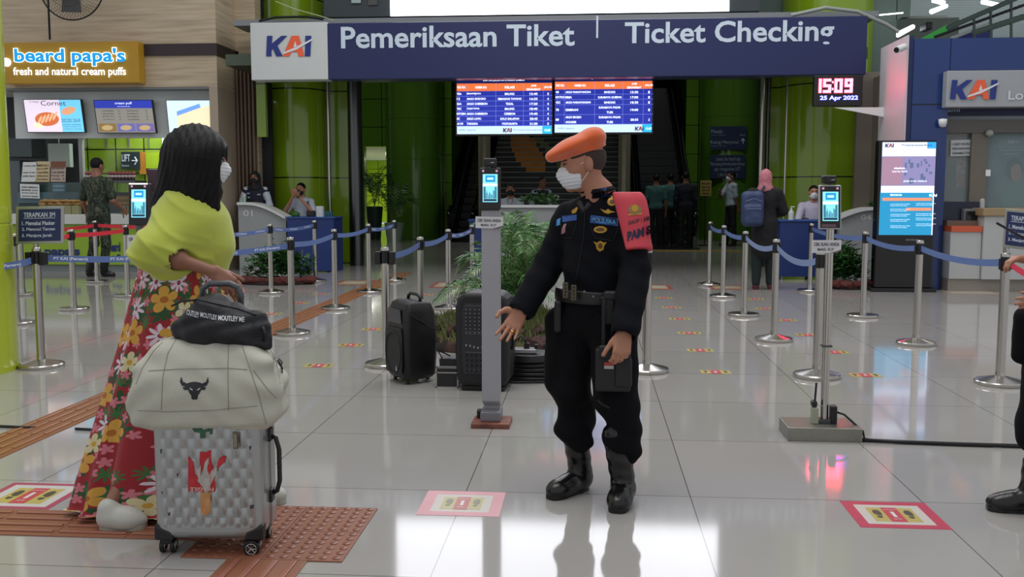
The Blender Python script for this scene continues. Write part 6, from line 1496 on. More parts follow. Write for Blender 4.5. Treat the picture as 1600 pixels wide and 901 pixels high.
for k in range(30):
    a_ = 2 * PI * k / 30 + rp.uniform(-.05, .05); r_ = RB_ - .04 if k % 2 else RB_ - .17
    o = bpy.data.objects.new('rock', meshes[k % 4]); COL.objects.link(o); o.parent = pb; s = rp.uniform(.8, 1.35)
    o.location = (r_ * math.cos(a_), r_ * math.sin(a_), .06 if k % 2 else .14); o.scale = (s, s, s); o.rotation_euler = (rp.uniform(0, 1), rp.uniform(0, 1), rp.uniform(0, 6))
moss = MB()
for k in range(2600):
    a_ = rp.uniform(0, 2 * PI); r_ = RB_ * math.sqrt(rp.uniform(0, 1)) * .97; z = .06 + .26 * (1 - r_ / RB_) + (.12 if a_ < 1.2 or a_ > 5.0 else 0) * (1 - r_ / RB_); p = CB + Vector((r_ * math.cos(a_), r_ * math.sin(a_), z)); h = rp.uniform(.05, .16); w = .004; d = Vector((rp.uniform(-.06, .06), rp.uniform(-.06, .06), h))
    moss.add([p - Vector((w, 0, 0)), p + Vector((w, 0, 0)), p + d * .6 + Vector((w * .7, 0, 0)), p + d + Vector((0, 0, -.02))], [(0, 1, 2, 3)])
tag(moss.build('moss_grass', mat('moss_blades', '66743a', .7, var=.3), pb), kind='stuff')
CB = CB + Vector((.14, 0, 0)); pm = thing('areca_palm', CB + Vector((0, 0, .2)), 'bushy feathery palm growing from the rock bed behind the grey scanner post', 'palm')
mf, ms = MB(), MB()
for k in range(40):
    az = rp.uniform(0, 2 * PI); base = CB + Vector((rp.uniform(-.12, .2), rp.uniform(-.12, .12), .24)); hi = rp.random()
    frond(mf, ms, base, az, rp.uniform(.35, .85) * (1.05 if hi < .6 else .7), rp.uniform(.30, .62) if hi < .6 else rp.uniform(.70, 1.0), rp.uniform(.1, .3), rp, 22, .018, .25)
frond(mf, ms, CB + Vector((.15, 0, .3)), PI * .98, .62, .86, .1, rp, 26, .015, .2)
mf.build('fronds', LEAF, pm); ms.build('stalks', STEM, pm)

def potted(px, py, Y, h, r, label, potc, n, fl, fr, seed, ph=None):
    q = P(px, py, Y); q = Vector((q.x, Y, 0)); t = thing('potted_palm', q, label, 'plant'); r2 = random.Random(seed)
    MB().lathe([(.001, 0), (r * .7, 0), (r, h), (r * .92, h), (r * .9, h - .04), (.001, h - .04)], q, 28).build('pot', mat('pot_' + potc, potc, .4), t, smooth='auto')
    mf, ms = MB(), MB()
    for k in range(n): frond(mf, ms, q + Vector((0, 0, h - .04)), 2 * PI * k / n + r2.uniform(-.3, .3), fl * r2.uniform(.6, 1), fr * r2.uniform(.6, 1.1), fr * r2.uniform(.1, .5), r2, 16, .03, .35)
    mf.build('fronds', LEAFD, t); ms.build('stalks', STEM, t)
potted(616, 376, 26.6, .52, .27, 'pale pot with a drooping dark palm against the green pillar', '9ab0a4', 12, 1.1, 1.1, 4)
potted(586, 380, 27.9, .95, .24, 'dark tall pot with leafy palm in the bright doorway', '1e3428', 12, .7, 1.2, 6)

def bush(cx, cy, rx, ry, h, n, seed, mf, leaf=.11):
    r = random.Random(seed)
    for k in range(n):
        a_ = r.uniform(0, 2 * PI); rr = math.sqrt(r.random()); p = Vector((cx + rx * rr * math.cos(a_), cy + ry * rr * math.sin(a_), h * r.uniform(.25, 1.0) * (1 - .45 * rr)))
        L_ = leaf * r.uniform(.7, 1.3); az = r.uniform(0, 2 * PI); d = Vector((math.cos(az), math.sin(az), r.uniform(-.3, .8))).normalized(); s = d.cross(Vector((0, 0, 1))).normalized() * L_ * .22
        mid = p + d * L_ * .5 + Vector((0, 0, .015))
        mf.add([p, mid + s, p + d * L_, mid - s], [(0, 1, 2, 3)])
def flower_bed(px0, px1, pyb, label, seed, h, name='planted_bed'):
    a, b = G(px0, pyb), G(px1, pyb); cx = (a.x + b.x) / 2; w = (b.x - a.x) / 2; cy = a.y + .45
    t = thing(name, (cx, cy, 0), label, 'garden bed'); r = random.Random(seed)
    MB().lathe([(1, 0), (1.0, .03), (.9, .07), (.001, .10)], (0, 0, 0), 32).build('soil', mat('dark_soil', '2a1c1c', .9), None)
    o = bpy.data.objects['soil'] if seed == 21 else bpy.data.objects['soil.001']; o.parent = t; o.scale = (w, .42, 1)
    fm = MB(); bush(cx, cy + .05, w * .92, .33, h, 520, seed, fm, .14); bush(cx, cy + .05, w * .5, .25, h * 1.15, 200, seed + 1, fm, .16); fm.build('foliage', LEAFD, t)
    st = MB()
    for k in range(9): x = cx + w * r.uniform(-.6, .6); st.tube([(x, cy, .08), (x + r.uniform(-.06, .06), cy + r.uniform(-.1, .1), h * .8)], .006, 5)
    st.build('stems', STEM, t)
    for k in range(14):
        x = cx - w * .95 + 1.9 * w * k / 13; o = bpy.data.objects.new('red_stone', rs_mesh[k % 2]); COL.objects.link(o); o.parent = t; s = r.uniform(.7, 1.1)
        o.location = (x - cx, -.36 + .12 * ((x - cx) / w) ** 2 * 2, .07); o.scale = (s, s, s * .9); o.rotation_euler = (0, 0, r.uniform(0, 6))
    return t
rs_mesh = [rockmesh(40, .08), rockmesh(41, .09)]
for m_ in rs_mesh: m_.materials.append(mat('red_lava', '54241f', .8, var=.3, vscale=9))
flower_bed(362, 480, 446, 'leafy green bed edged with red stones in front of the left curved desk', 21, .62)
flower_bed(1296, 1366, 453, 'leafy green bed edged with red stones in front of the right curved desk', 31, .66)
c = P(1366, 322, 15.5); mf = MB(); bush(0, 0, .1, .08, .14, 40, 77, mf, .1); mf.v = [(v[0] + c.x, v[1] + c.y, v[2] + c.z - .03) for v in mf.v]; tag(mf.build('small_plant', LEAFD), 'small leafy plant on the right curved desk', 'plant')
c = P(845, 320, 17.15); mf = MB(); bush(0, 0, .32, .14, .24, 110, 78, mf, .16); mf.v = [(v[0] + c.x, v[1] + c.y, v[2] + c.z - .02) for v in mf.v]; tag(mf.build('small_plant', LEAF), 'low green plant on the straight grey desk left of the guard', 'plant')
# ================================================================= PEOPLE
def V3(p): return np.array(tuple(p), float)
def axes(f, up=(0, 0, 1)):
    f = _n(f); up = np.array(up, float); u = _n(up - f * (up @ f)); r = np.cross(f, u); return r, f, u
def hand_prims(w, d, n, t, s=1.0, curl=(.25, .35, .3), fr=1.0, spread=.0, thumb=(.55, .8, .1), tc=.15):
    """w wrist, d towards the fingers, n out of the palm, t towards the thumb side"""
    w, d, n, t = V3(w), _n(d), _n(n), _n(t); P_ = []
    offs = (.029, .010, -.009, -.027); lens = (.070, .078, .072, .056); plen = (.090, .094, .090, .082); rad = (.0092, .0095, .009, .008)
    for i in range(4):
        b = w + (d * plen[i] + t * offs[i]) * s
        P_.append(cone(w + t * offs[i] * .55 * s, b, .0145 * s, .0115 * s, .012)); dd = _n(d + t * spread * (1.5 - i)); p = b; a = 0
        for j, fr_ in enumerate((.45, .32, .23)):
            a += curl[j] * (1 + .12 * i); q = p + (dd * math.cos(a) + n * math.sin(a)) * lens[i] * fr_ * s
            r0 = rad[i] * (1 - .09 * j) * s * fr; P_.append(cone(p, q, r0, r0 * .92, .003)); p = q
    b = w + (d * .022 + t * .022 + n * .006) * s; td = _n(d * thumb[0] + t * thumb[1] + n * thumb[2]); p = b
    for j, (l, r0) in enumerate(((.042, .0150), (.034, .0115), (.026, .0100))):
        td = _n(td + (d * .5 - t * .3 + n * .2) * tc * j); q = p + td * l * s; P_.append(cone(p, q, r0 * s * fr, r0 * .88 * s * fr, .008 if j == 0 else .003)); p = q
    P_.append(ell(w + (d * .045 + n * .006) * s, (.034 * s, .05 * s, .015 * s), np.array([t, d, n]), .012))
    return P_
def head_prims(h, f, up, s=1.0):
    r, f, u = axes(f, up); A = np.array([r, f, u]); h = V3(h); q = lambda a, b, c: h + (r * a + f * b + u * c) * s
    return [ell(q(0, -.012, .028), (.074 * s, .094 * s, .086 * s), A, .02), ell(q(0, .028, -.02), (.060 * s, .060 * s, .078 * s), A, .04), ell(q(0, .030, -.07), (.044 * s, .052 * s, .04 * s), A, .03),
            cone(q(0, .083, .012), q(0, .104, -.022), .008 * s, .012 * s, .012), cone(q(-.012, .092, -.026), q(.012, .092, -.026), .008 * s, .008 * s, .008),
            cone(q(-.035, .070, .028), q(.035, .070, .028), .012 * s, .012 * s, .015), cone(q(-.018, .083, -.052), q(.018, .083, -.052), .007 * s, .007 * s, .008), cone(q(-.014, .081, -.063), q(.014, .081, -.063), .0075 * s, .0075 * s, .008),
            ell(q(0, .070, -.092), (.022 * s, .020 * s, .018 * s), A, .02),
            ell(q(.046, .055, -.018), (.020 * s, .022 * s, .02 * s), A, .02), ell(q(-.046, .055, -.018), (.020 * s, .022 * s, .02 * s), A, .02),
            ell(q(.076, -.008, -.004), (.014 * s, .020 * s, .034 * s), A, .008), ell(q(-.076, -.008, -.004), (.014 * s, .020 * s, .034 * s), A, .008)]
def face_details(t, h, f, up, s=1.0, brow=True, closed=False, m_iris=None):
    r, f, u = axes(f, up); q = lambda a, b, c: Vector(V3(h) + (r * a + f * b + u * c) * s)
    for sg in (-1, 1):
        b = MB(); c = q(sg * .030, .079, .008); n = 12; vs = [q(sg * .030 + .013 * math.cos(2 * PI * k / n), .0865 - .006 * abs(math.cos(2 * PI * k / n)), .008 + .0055 * math.sin(2 * PI * k / n)) for k in range(n)]
        e = MB().add(vs + [q(sg * .030, .089, .008)], [(k, (k + 1) % n, n) for k in range(n)]).build('eye', mat('eye_white', 'b8b0a8', .3), t, smooth=True)
        MB().add([q(sg * .030 + .0055 * math.cos(2 * PI * k / n), .0895, .008 + .005 * math.sin(2 * PI * k / n)) for k in range(n)], [tuple(range(n))]).build('iris', mat('iris_dark', '15100c', .2), e)
        MB().tube([q(sg * .015, .088, .011), q(sg * .030, .091, .0155), q(sg * .044, .083, .011)], .0022 * s, 6).build('eyelid', mat('lid_dark', '3a2620', .5), t, smooth=True)
        if brow: MB().tube([q(sg * .012, .090, .026), q(sg * .030, .092, .033), q(sg * .048, .078, .028)], [.003 * s, .0042 * s, .002 * s], 6).build('eyebrow', HAIR, t, smooth=True)
def mask_part(t, h, f, up, s, m, res, pleat=True):
    r, f, u = axes(f, up); A = np.array([r, f, u]); hh = V3(h); q = lambda a, b, c: hh + (r * a + f * b + u * c) * s
    o = sdf('face_mask', [ell(q(0, .040, -.046), (.064 * s, .072 * s, .064 * s), A, .01), cone(q(0, .088, -.006), q(0, .108, -.03), .012 * s, .014 * s, .03)], res, m, t,
            cuts=[(q(0, .030, 0), -f), (q(0, 0, .004), u), (q(0, .05, -.112), -u)], disp=(lambda x, y, z: .0018 * np.sin(((x - hh[0]) * u[0] + (y - hh[1]) * u[1] + (z - hh[2]) * u[2]) * 420)) if pleat else None)
    for sg in (-1, 1):
        MB().tube([Vector(q(sg * .058, .050, -.008)), Vector(q(sg * .074, .02, .006)), Vector(q(sg * .082, -.012, .012))], .0016 * s, 5).tube([Vector(q(sg * .052, .045, -.085)), Vector(q(sg * .068, .02, -.06)), Vector(q(sg * .080, -.012, -.022))], .0016 * s, 5).build('ear_loop', m, t)
    return o
def hair_part(t, h, f, up, s, res, thick=.006, line=.045, m=None):
    r, f, u = axes(f, up); A = np.array([r, f, u]); hh = V3(h); q = lambda a, b, c: hh + (r * a + f * b + u * c) * s
    return sdf('hair', [ell(q(0, -.014, .030), ((.074 + thick) * s, (.094 + thick) * s, (.087 + thick) * s), A, .01)], res, m or HAIR, t,
               cuts=[(q(0, .045, line), _n(f * .75 - u * .66)), (q(0, 0, -.035), _n(-u * .8 + f * .6))], disp=lambda x, y, z: .0012 * np.sin(210 * x + 90 * z) * np.sin(190 * y))
def torso_frame(J):
    hm = (J['hipL'] + J['hipR']) / 2; up = _n(J['neck'] - hm); rx = _n(J['shR'] - J['shL']); rx = _n(rx - up * (rx @ up)); fw = np.cross(up, rx); return rx, fw, up, hm
def top_prims(J, s, w=1.0, dpt=1.0, sl=(.062, .05), sleeve=1.0, hem=.0):
    rx, fw, up, hm = torso_frame(J); A = np.array([rx, fw, up]); L_ = np.linalg.norm(J['neck'] - hm); c = lambda f_, k=0: hm + up * L_ * f_ + fw * k * s
    P_ = [ell(c(.72, .0), (.165 * s * w, .115 * s * dpt, .17 * s), A, .04), ell(c(.42, .005), (.148 * s * w, .115 * s * dpt, .17 * s), A, .05), ell(c(.12 - hem, 0), (.160 * s * w, .120 * s * dpt, .13 * s), A, .05),
          cone(J['shL'] + up * -.01, J['neck'] - up * .035 * s - fw * .01, .055 * s, .06 * s, .05), cone(J['shR'] + up * -.01, J['neck'] - up * .035 * s - fw * .01, .055 * s, .06 * s, .05)]
    for k in 'LR':
        e, w_ = J['el' + k], J['wr' + k]
        if sleeve <= .5: P_.append(cone(J['sh' + k], J['sh' + k] + (e - J['sh' + k]) * sleeve * 2 * .85, sl[0] * s, sl[0] * .95 * s, .03))
        else: P_ += [cone(J['sh' + k], e, sl[0] * s, sl[1] * 1.05 * s, .03), cone(e, e + (w_ - e) * min(1, (sleeve - .5) * 2) * .96, sl[1] * 1.05 * s, sl[1] * .92 * s, .02)]
    return P_
def leg_prims(J, s, r=(.088, .068, .055), drop=.0, k_=.03):
    rx, fw, up, hm = torso_frame(J); A = np.array([rx, fw, up]); P_ = [ell(hm, (.150 * s, .115 * s, .11 * s), A, .03)]
    for k in 'LR':
        a = J['an' + k] + np.array([0, 0, drop]); P_ += [cone(J['hip' + k], J['kn' + k], r[0] * s, r[1] * s, k_), cone(J['kn' + k], a, r[1] * s, r[2] * s, .02)]
    return P_
def body_prims(J, s, hands=None, f=None, up=(0, 0, 1), fr=1.0):
    rx, fw, ut, hm = torso_frame(J); A = np.array([rx, fw, ut]); r, f_, u = axes(f, up)
    P_ = head_prims(J['head'], f, up, s) + [cone(J['head'] - u * .06 * s - f_ * .022 * s, J['neck'], .050 * s, .056 * s, .03), cone(J['neck'], hm, .07 * s, .09 * s, .04), ell(hm + (J['neck'] - hm) * .7, (.13 * s, .08 * s, .13 * s), A, .04), cone(J['shL'], J['shR'], .04 * s, .04 * s, .03), ell(hm, (.12 * s, .085 * s, .08 * s), A, .04)]
    for k in 'LR':
        P_ += [cone(J['sh' + k], J['el' + k], .040 * s, .034 * s, .02), cone(J['el' + k], J['wr' + k], .036 * s, .024 * s, .02), cone(J['hip' + k], J['kn' + k], .060 * s, .042 * s, .03), cone(J['kn' + k], J['an' + k], .040 * s, .028 * s, .02), cone(J['an' + k] - np.array([0, 0, .02]), J['an' + k] * .62 + J['toe' + k] * .38, .026 * s, .018 * s, .02)]
    for k in 'LR':
        hd = (hands or {}).get(k) or {}
        d = hd.get('d', _n(J['wr' + k] - J['el' + k])); n = hd.get('n', -rx if k == 'R' else rx); t = hd.get('t', np.cross(n, d) * (1 if k == 'R' else -1)); t = _n(np.array(t) - _n(d) * (np.array(t) @ _n(d)))
        P_ += hand_prims(J['wr' + k], d, n, t, s * hd.get('s', 1), hd.get('curl', (.3, .4, .35)), hd.get('fr', fr), hd.get('spread', 0), hd.get('thumb', (.6, .75, .1)), hd.get('tc', .15))
    return P_
def shoes(t, J, s, m, sole, res, boot=0.0, name='shoe'):
    for k in 'LR':
        a, b = J['an' + k], J['toe' + k]; d = _n((b - a) * np.array([1, 1, 0])); sd = np.cross(d, [0, 0, 1]); A = np.array([sd, d, [0, 0, 1]]); hl = a * np.array([1, 1, 0]) - d * .035 * s
        tip = b * np.array([1, 1, 0]); L_ = np.linalg.norm(tip - hl)
        pr = [cone(hl + d * .03 * s + [0, 0, .045], hl + d * .10 * s + [0, 0, .05], .038 * s, .038 * s, .02), ell(hl + d * (L_ - .065 * s) + [0, 0, .036], (.046 * s, .07 * s, .036 * s), A, .04), cone(hl + d * .06 * s + [0, 0, .05], hl + d * (L_ - .06 * s) + [0, 0, .035], .04 * s, .038 * s, .03)]
        if boot: pr += [cone(a * np.array([1, 1, 0]) + [0, 0, .07], V3(J['an' + k] * np.array([1, 1, 0])) + (J['kn' + k] - J['an' + k]) * np.array([1, 1, 0]) * (boot / .45) + [0, 0, boot], .048 * s, .056 * s, .03)]
        else: pr += [cone(a * np.array([1, 1, 0]) + [0, 0, .05], a * np.array([1, 1, 0]) + [0, 0, .085], .04 * s, .04 * s, .02)]
        o = sdf(name, pr, res, m, t, cuts=[((0, 0, .012), (0, 0, -1))], disp=(lambda x, y, z: .0016 * np.sin(110 * z + 20 * x) * (z > .09)) if boot else None)
        n = 26; b_ = MB(); out = []
        for i in range(n):
            an_ = 2 * PI * i / n; x = math.cos(an_); y = math.sin(an_); hw = (.040 + .008 * (y > 0) * abs(y)) * s * (1 - .12 * (abs(y) < .3)); out.append(hl + d * (L_ * .5 + y * L_ * .5) * 1.0 + sd * hw * np.sign(x) * abs(x) ** .6)
        b_.add([(p[0], p[1], .0) for p in out] + [(p[0], p[1], .022) for p in out], [tuple(range(n)), tuple(range(2 * n - 1, n - 1, -1))] + [(i, (i + 1) % n, (i + 1) % n + n, i + n) for i in range(n)]).build('sole', sole, o, bev=.003)
def stand(q, H, face, arms=None, lean=0.0, step=.0):
    """joints of a standing figure: q on the floor, H height, face direction (x,y)"""
    s = H / 1.70; f = _n((face[0], face[1], 0)); r = np.cross(f, [0, 0, 1]); q = V3(q); z = lambda v: np.array([0, 0, v * s]); J = {}
    J['head'] = q + z(1.587) + f * .02; J['neck'] = q + z(1.43) - f * .01
    for k, sg in (('L', -1), ('R', 1)):
        J['sh' + k] = q + r * sg * .175 * s + z(1.375); J['hip' + k] = q + r * sg * .085 * s + z(.90); st = f * step * sg
        J['kn' + k] = q + r * sg * .095 * s + z(.49) + st * .5 + f * .01; J['an' + k] = q + r * sg * .095 * s + z(.085) + st; J['toe' + k] = J['an' + k] * np.array([1, 1, 0]) + f * .17 * s + r * sg * .02
        a = (arms or {}).get(k)
        if a: J['el' + k] = q + (r * a[0][0] + f * a[0][1]) * s + z(a[0][2]); J['wr' + k] = q + (r * a[1][0] + f * a[1][1]) * s + z(a[1][2])
        else: J['el' + k] = q + r * sg * .215 * s + z(1.09) - f * .02; J['wr' + k] = q + r * sg * .225 * s + z(.85) + f * .04
    return J, s, f
def lift(J, dz, keys=('head', 'neck', 'shL', 'shR', 'elL', 'elR', 'wrL', 'wrR', 'hipL', 'hipR')):
    for k in keys: J[k] = J[k] + np.array([0, 0, dz])
def sit(q, top_z, face, arms=None, s=1.0):
    """seated figure: q under the pelvis, head top at top_z"""
    f = _n((face[0], face[1], 0)); r = np.cross(f, [0, 0, 1]); q = V3(q); hz = top_z - .113 * s; J = {}; z = lambda v: np.array([0, 0, v])
    J['head'] = q + z(hz) + f * .05; J['neck'] = q + z(hz - .155 * s) + f * .02; pz = hz - .155 * s - .52 * s
    for k, sg in (('L', -1), ('R', 1)):
        J['sh' + k] = q + r * sg * .175 * s + z(hz - .215 * s) + f * .02; J['hip' + k] = q + r * sg * .09 * s + z(pz); J['kn' + k] = q + r * sg * .1 * s + f * .40 * s + z(pz); J['an' + k] = q + r * sg * .1 * s + f * .38 * s + z(max(.085, pz - .4)); J['toe' + k] = J['an' + k] * np.array([1, 1, 0]) + f * .16 * s
        a = (arms or {}).get(k)
        if a: J['el' + k] = q + r * a[0][0] * s + f * a[0][1] * s + z(hz + a[0][2] * s); J['wr' + k] = q + r * a[1][0] * s + f * a[1][1] * s + z(hz + a[1][2] * s)
        else: J['el' + k] = J['sh' + k] + r * sg * .05 * s + z(-.27 * s) + f * .05; J['wr' + k] = J['el' + k] + f * .22 * s - r * sg * .1 * s
    return J, s, f
def figure(label, J, s, f, skin=None, top=None, trousers=None, shoe=BLACK, sleeve=.5, mask=None, hair=True, res=.010, w=1.0, face=None, fol=.003, legs=True, hands=None, sl=(.062, .052), boot=0, nmt='shirt', nmb='trousers', up=(0, 0, 1), base=None, details=True):
    t = thing('person', (base if base is not None else (J['anL'] * [1, 1, 0] + J['anR'] * [1, 1, 0]) / 2), label, 'person')
    face = f if face is None else _n(face)
    sdf('body', body_prims(J, s, hands, face, up, 1.08), res, skin or SKIN, t)
    if details: face_details(t, J['head'], face, up, s)
    if trousers: sdf(nmb, leg_prims(J, s), res, trousers, t, disp=folds(fol, 25, 20, 22, 3))
    if top: sdf(nmt, top_prims(J, s, w, 1, sl, sleeve), res, top, t, cuts=[(J['neck'] + np.array([0, 0, .028 * s]), (0, 0, 1))], disp=folds(fol, 28, 22, 26, 1))
    if hair: hair_part(t, J['head'], face, up, s, max(.006, res * .7))
    if mask: mask_part(t, J['head'], face, up, s, mask, max(.005, res * .6), pleat=res < .008)
    if shoe: shoes(t, J, s, shoe, BLACKG if shoe is BLACK else shoe, res, boot)
    return t
def collar(t, J, s, f, m, r=.062, h=.035):
    nk = Vector(J['neck']) + Vector((0, 0, .012 * s)); b = MB(); n = 22; vs = []; F_ = Vector(f); Rr = F_.cross(Vector((0, 0, 1)))
    for z, rr in ((-.012, r), (h * .6, r * .93), (h * .25, r * 1.18)):
        for i in range(n):
            a = .28 + (2 * PI - .56) * i / (n - 1); vs.append(nk + (F_ * math.cos(a) + Rr * math.sin(a)) * rr * s + Vector((0, 0, z * s)) + F_ * .012 * s - Vector((0, 0, .012 * s)) * math.cos(a))
    b.grid(vs, n, 3); return b.build('collar', m, t, smooth=True, solid=.004)

# ---------------------------------------------------------------- the guard in the orange beret
def Wp(x, y, Y): return V3(P(x, y, Y))
JG = {'head': Wp(910, 257, 4.27), 'neck': Wp(936, 306, 4.29), 'shR': Wp(888, 338, 4.38), 'shL': Wp(984, 330, 4.20), 'elR': Wp(856, 415, 4.36), 'wrR': Wp(816, 482, 4.24),
      'elL': Wp(993, 425, 4.14), 'wrL': Wp(976, 517, 3.99), 'hipR': Wp(900, 500, 4.33), 'hipL': Wp(952, 500, 4.23), 'knR': Wp(892, 610, 4.28), 'knL': Wp(958, 620, 4.17)}
gR, gL, tR, tL = G(908, 765), G(974, 783), G(858, 781), G(963, 804)
JG['anR'] = np.array([gR.x, gR.y, .085]); JG['anL'] = np.array([gL.x, gL.y, .085]); JG['toeR'] = np.array([tR.x, tR.y, 0]); JG['toeL'] = np.array([tL.x, tL.y + .01, 0])
sG = .985; fG = _n((-.95, -.26, -.16)); upG = (-.1, 0, 1)
UNI = mat('uniform_black', '090b12', .9, bump=.15, bscale=300, spec=.2); UNIT = mat('uniform_trouser', '07080d', .9, bump=.15, bscale=300, spec=.2)
gt = thing('person', ((gR.x + gL.x) / 2, (gR.y + gL.y) / 2, 0), 'guard in black uniform, orange beret and red armband, pointing his open hand down', 'person')
hG = {'R': dict(d=Wp(782, 541, 4.1) - Wp(814, 484, 4.2), n=(-.1, -1, .05), t=(-.9, 0, .55), curl=(.12, .18, .15), spread=.12, thumb=(.45, .9, .15), s=1.05, tc=.9),
      'L': dict(d=Wp(973, 560, 4.06) - Wp(979, 515, 4.1), n=(-.35, .92, 0), t=(-.95, -.3, 0), curl=(.35, .55, .5), s=1.02, thumb=(.85, .45, .2))}
sdf('body', body_prims(JG, sG, hG, fG, upG), .0048, SKIN, gt, smooth_it=1)
face_details(gt, JG['head'], fG, upG, sG)
jr = torso_frame(JG)
JT = top_prims(JG, sG, 1.02, 1.02, (.066, .056), 1.0, .02)
jfold = lambda x, y, z: .0035 * np.sin(38 * z + 12 * x + 2 * np.sin(15 * x)) * np.sin(22 * x + 9 * z) + .002 * np.sin(70 * z + 30 * x)
nk = JG['neck']
jack = sdf('jacket', JT + [cone(JG['elR'], JG['wrR'] - (JG['wrR'] - JG['elR']) * .0, .06, .056, .03), cone(JG['elL'], JG['wrL'], .060, .054, .03)], .006, UNI, gt, disp=jfold, cuts=[(nk + np.array([0, 0, .022]), (0, 0, 1))],
           subs=[cone(nk + np.array([-.03, -.09, -.01]), nk + np.array([0, -.02, .08]), .028, .045), cone(JG['wrR'], JG['wrR'] + (JG['wrR'] - JG['elR']) * .5, .048, .05), cone(JG['wrL'], JG['wrL'] + (JG['wrL'] - JG['elL']) * .5, .046, .05)])
MB().tube([P(905, 316, 4.17), P(912, 330, 4.14), P(921, 318, 4.15)], .012, 8).build('undershirt', mat('undershirt', '17181c', .8), gt, smooth=True)
LG = leg_prims(JG, sG, (.098, .084, .070), .26, .035)
for k, e in (('R', (895, 668, 4.30)), ('L', (970, 686, 4.19))): LG.append(ell(Wp(*e), (.082, .085, .075), None, .05))
LG += [cone(Wp(872, 500, 4.31), Wp(869, 590, 4.30), .055, .052, .06), cone(Wp(975, 520, 4.22), Wp(978, 640, 4.18), .05, .05, .06)]
LG += [cone(Wp(905, 695, 4.28), Wp(918, 690, 4.26), .035, .03, .04), cone(Wp(985, 712, 4.17), Wp(992, 706, 4.16), .035, .03, .04)]
sdf('trousers', LG, .006, UNIT, gt, disp=lambda x, y, z: .004 * np.sin(30 * z + 10 * x + 3 * np.sin(20 * x)) * np.sin(35 * x + 12 * z) + .005 * np.sin(55 * z + 25 * x) * np.exp(-((z - .33) / .12) ** 2))
shoes(gt, JG, 1.08, mat('boot_leather', '0b0b0d', .25, bump=.1, bscale=60), mat('boot_sole', '0a0a0a', .6), .005, .30, 'boot')
# collar
collar(gt, JG, sG, _n((-.6, -.8, 0)), UNI, .068, .045)
# beret
r_, f_, u_ = axes(fG, upG); AB = np.array([r_, f_, u_]); hc = JG['head']; hq = lambda a, b, c: hc + (r_ * a + f_ * b + u_ * c) * sG
BER = mat('beret_felt', 'd85f2a', .85, sheen=.5, bump=.1, bscale=400)
sdf('beret', [ell(hq(0, -.012, .062), (.082, .102, .034), AB, .02), ell(hq(-.02, .030, .092), (.098, .128, .034), np.array([r_, _n(f_ * .96 - u_ * .28), _n(u_ * .96 + f_ * .28)]), .04), ell(hq(-.03, -.055, .108), (.075, .055, .038), AB, .03), cone(hq(-.03, .09, .062), hq(-.02, .135, .052), .026, .018, .03)], .005, BER, gt,
    cuts=[(hq(0, 0, .040), -_n(u_ * .97 + f_ * .22))], disp=lambda x, y, z: .0015 * np.sin(40 * x + 30 * z))
sdf('beret_band', [ell(hq(0, -.012, .030), (.0795, .0985, .09), AB, .01)], .004, mat('band_dark', '2a1c1c', .6), gt, cuts=[(hq(0, 0, .052), _n(u_ * .97 + f_ * .22)), (hq(0, 0, .039), -_n(u_ * .97 + f_ * .22))])
sdf('cropped_hair', [ell(hq(0, -.014, .028), (.0765, .0965, .0885), AB, .01)], .004, mat('shaved_hair', '3c302c', .9, bump=.3, bscale=400), gt, cuts=[(hq(0, -.012, 0), _n(f_ * .95 - u_ * .3)), (hq(0, 0, -.03), -_n(u_ * .8 - f_ * .6)), (hq(0, 0, .05), u_)])
mask_part(gt, JG['head'], fG, upG, sG, MASKW, .0035)
# red armband wrapped over the shoulder
ARM = mat('armband_red', 'c43a48', .6, bump=.1, bscale=200); a0, a1 = JG['shL'], JG['elL']; ad = _n(a1 - a0)
armb = sdf('armband', [cone(a0 - ad * .02, a0 + ad * .17, .076, .080, .02), cone(a0 + np.array([-.045, 0, .028]), a0, .055, .07, .03)], .005, ARM, gt,
    cuts=[(a0 + ad * .175, ad), (a0 + np.array([-.052, -.0, 0]), _n((-1, .1, -.28))), (a0 + np.array([0, 0, .082]), (0, 0, 1))], disp=lambda x, y, z: .002 * np.sin(50 * z))
pra = projector(bvh(armb), .0015); prj = projector(bvh(jack), .0015)
surf_text('armband_text', 'DAOP 1 JAK', 982, 345, 1016, 353, 4.1, pra, INK, gt, .02, -8, lift=.001)
surf_text('armband_text', 'PAM S', 980, 362, 1017, 377, 4.1, pra, mat('ink_navy', '141a3c', .6), gt, .05, -11, lift=.001)
GOLD = mat('gold_thread', 'b88c2c', .45, .3); BLU = mat('patch_blue', '2454a0', .6); BLUL = mat('patch_light', '3f8fd0', .5)
def emb(name, poly, Y, prj_, m, lift_=.0008):
    global prf_cur, Ycur
    prf_cur = lambda p, l: (lambda q: q - (q - EYE).normalized() * l)(prj_(p)); Ycur = Y
    return patch(name, poly, 'x', lift_, m, gt)
oval = lambda cx, cy, a, b, n=14: [(cx + a * math.cos(2 * PI * k / n), cy + b * math.sin(2 * PI * k / n)) for k in range(n)]
emb('armband_badge', oval(992, 327, 11, 8), 4.1, pra, mat('badge_olive', '8a6a3c', .5)); emb('armband_badge', oval(992, 325, 5.5, 5.5), 4.1, pra, GOLD, .0016); emb('armband_badge', [(982, 334), (1003, 332), (1003, 335), (982, 337)], 4.1, pra, GOLD, .0014)
emb('name_patch', [(923, 336), (966, 341), (965, 353), (922, 348)], 4.1, prj, BLU); emb('name_patch_inner', [(924.5, 337.6), (964.5, 342.4), (963.5, 351.4), (923.8, 346.6)], 4.1, prj, mat('patch_black', '0f1424', .7), .0012)
surf_text('name_text', 'POLSUSKA', 926, 339, 962, 346.5, 4.1, prj, BLUL, gt, .02, 4, lift=.0018)
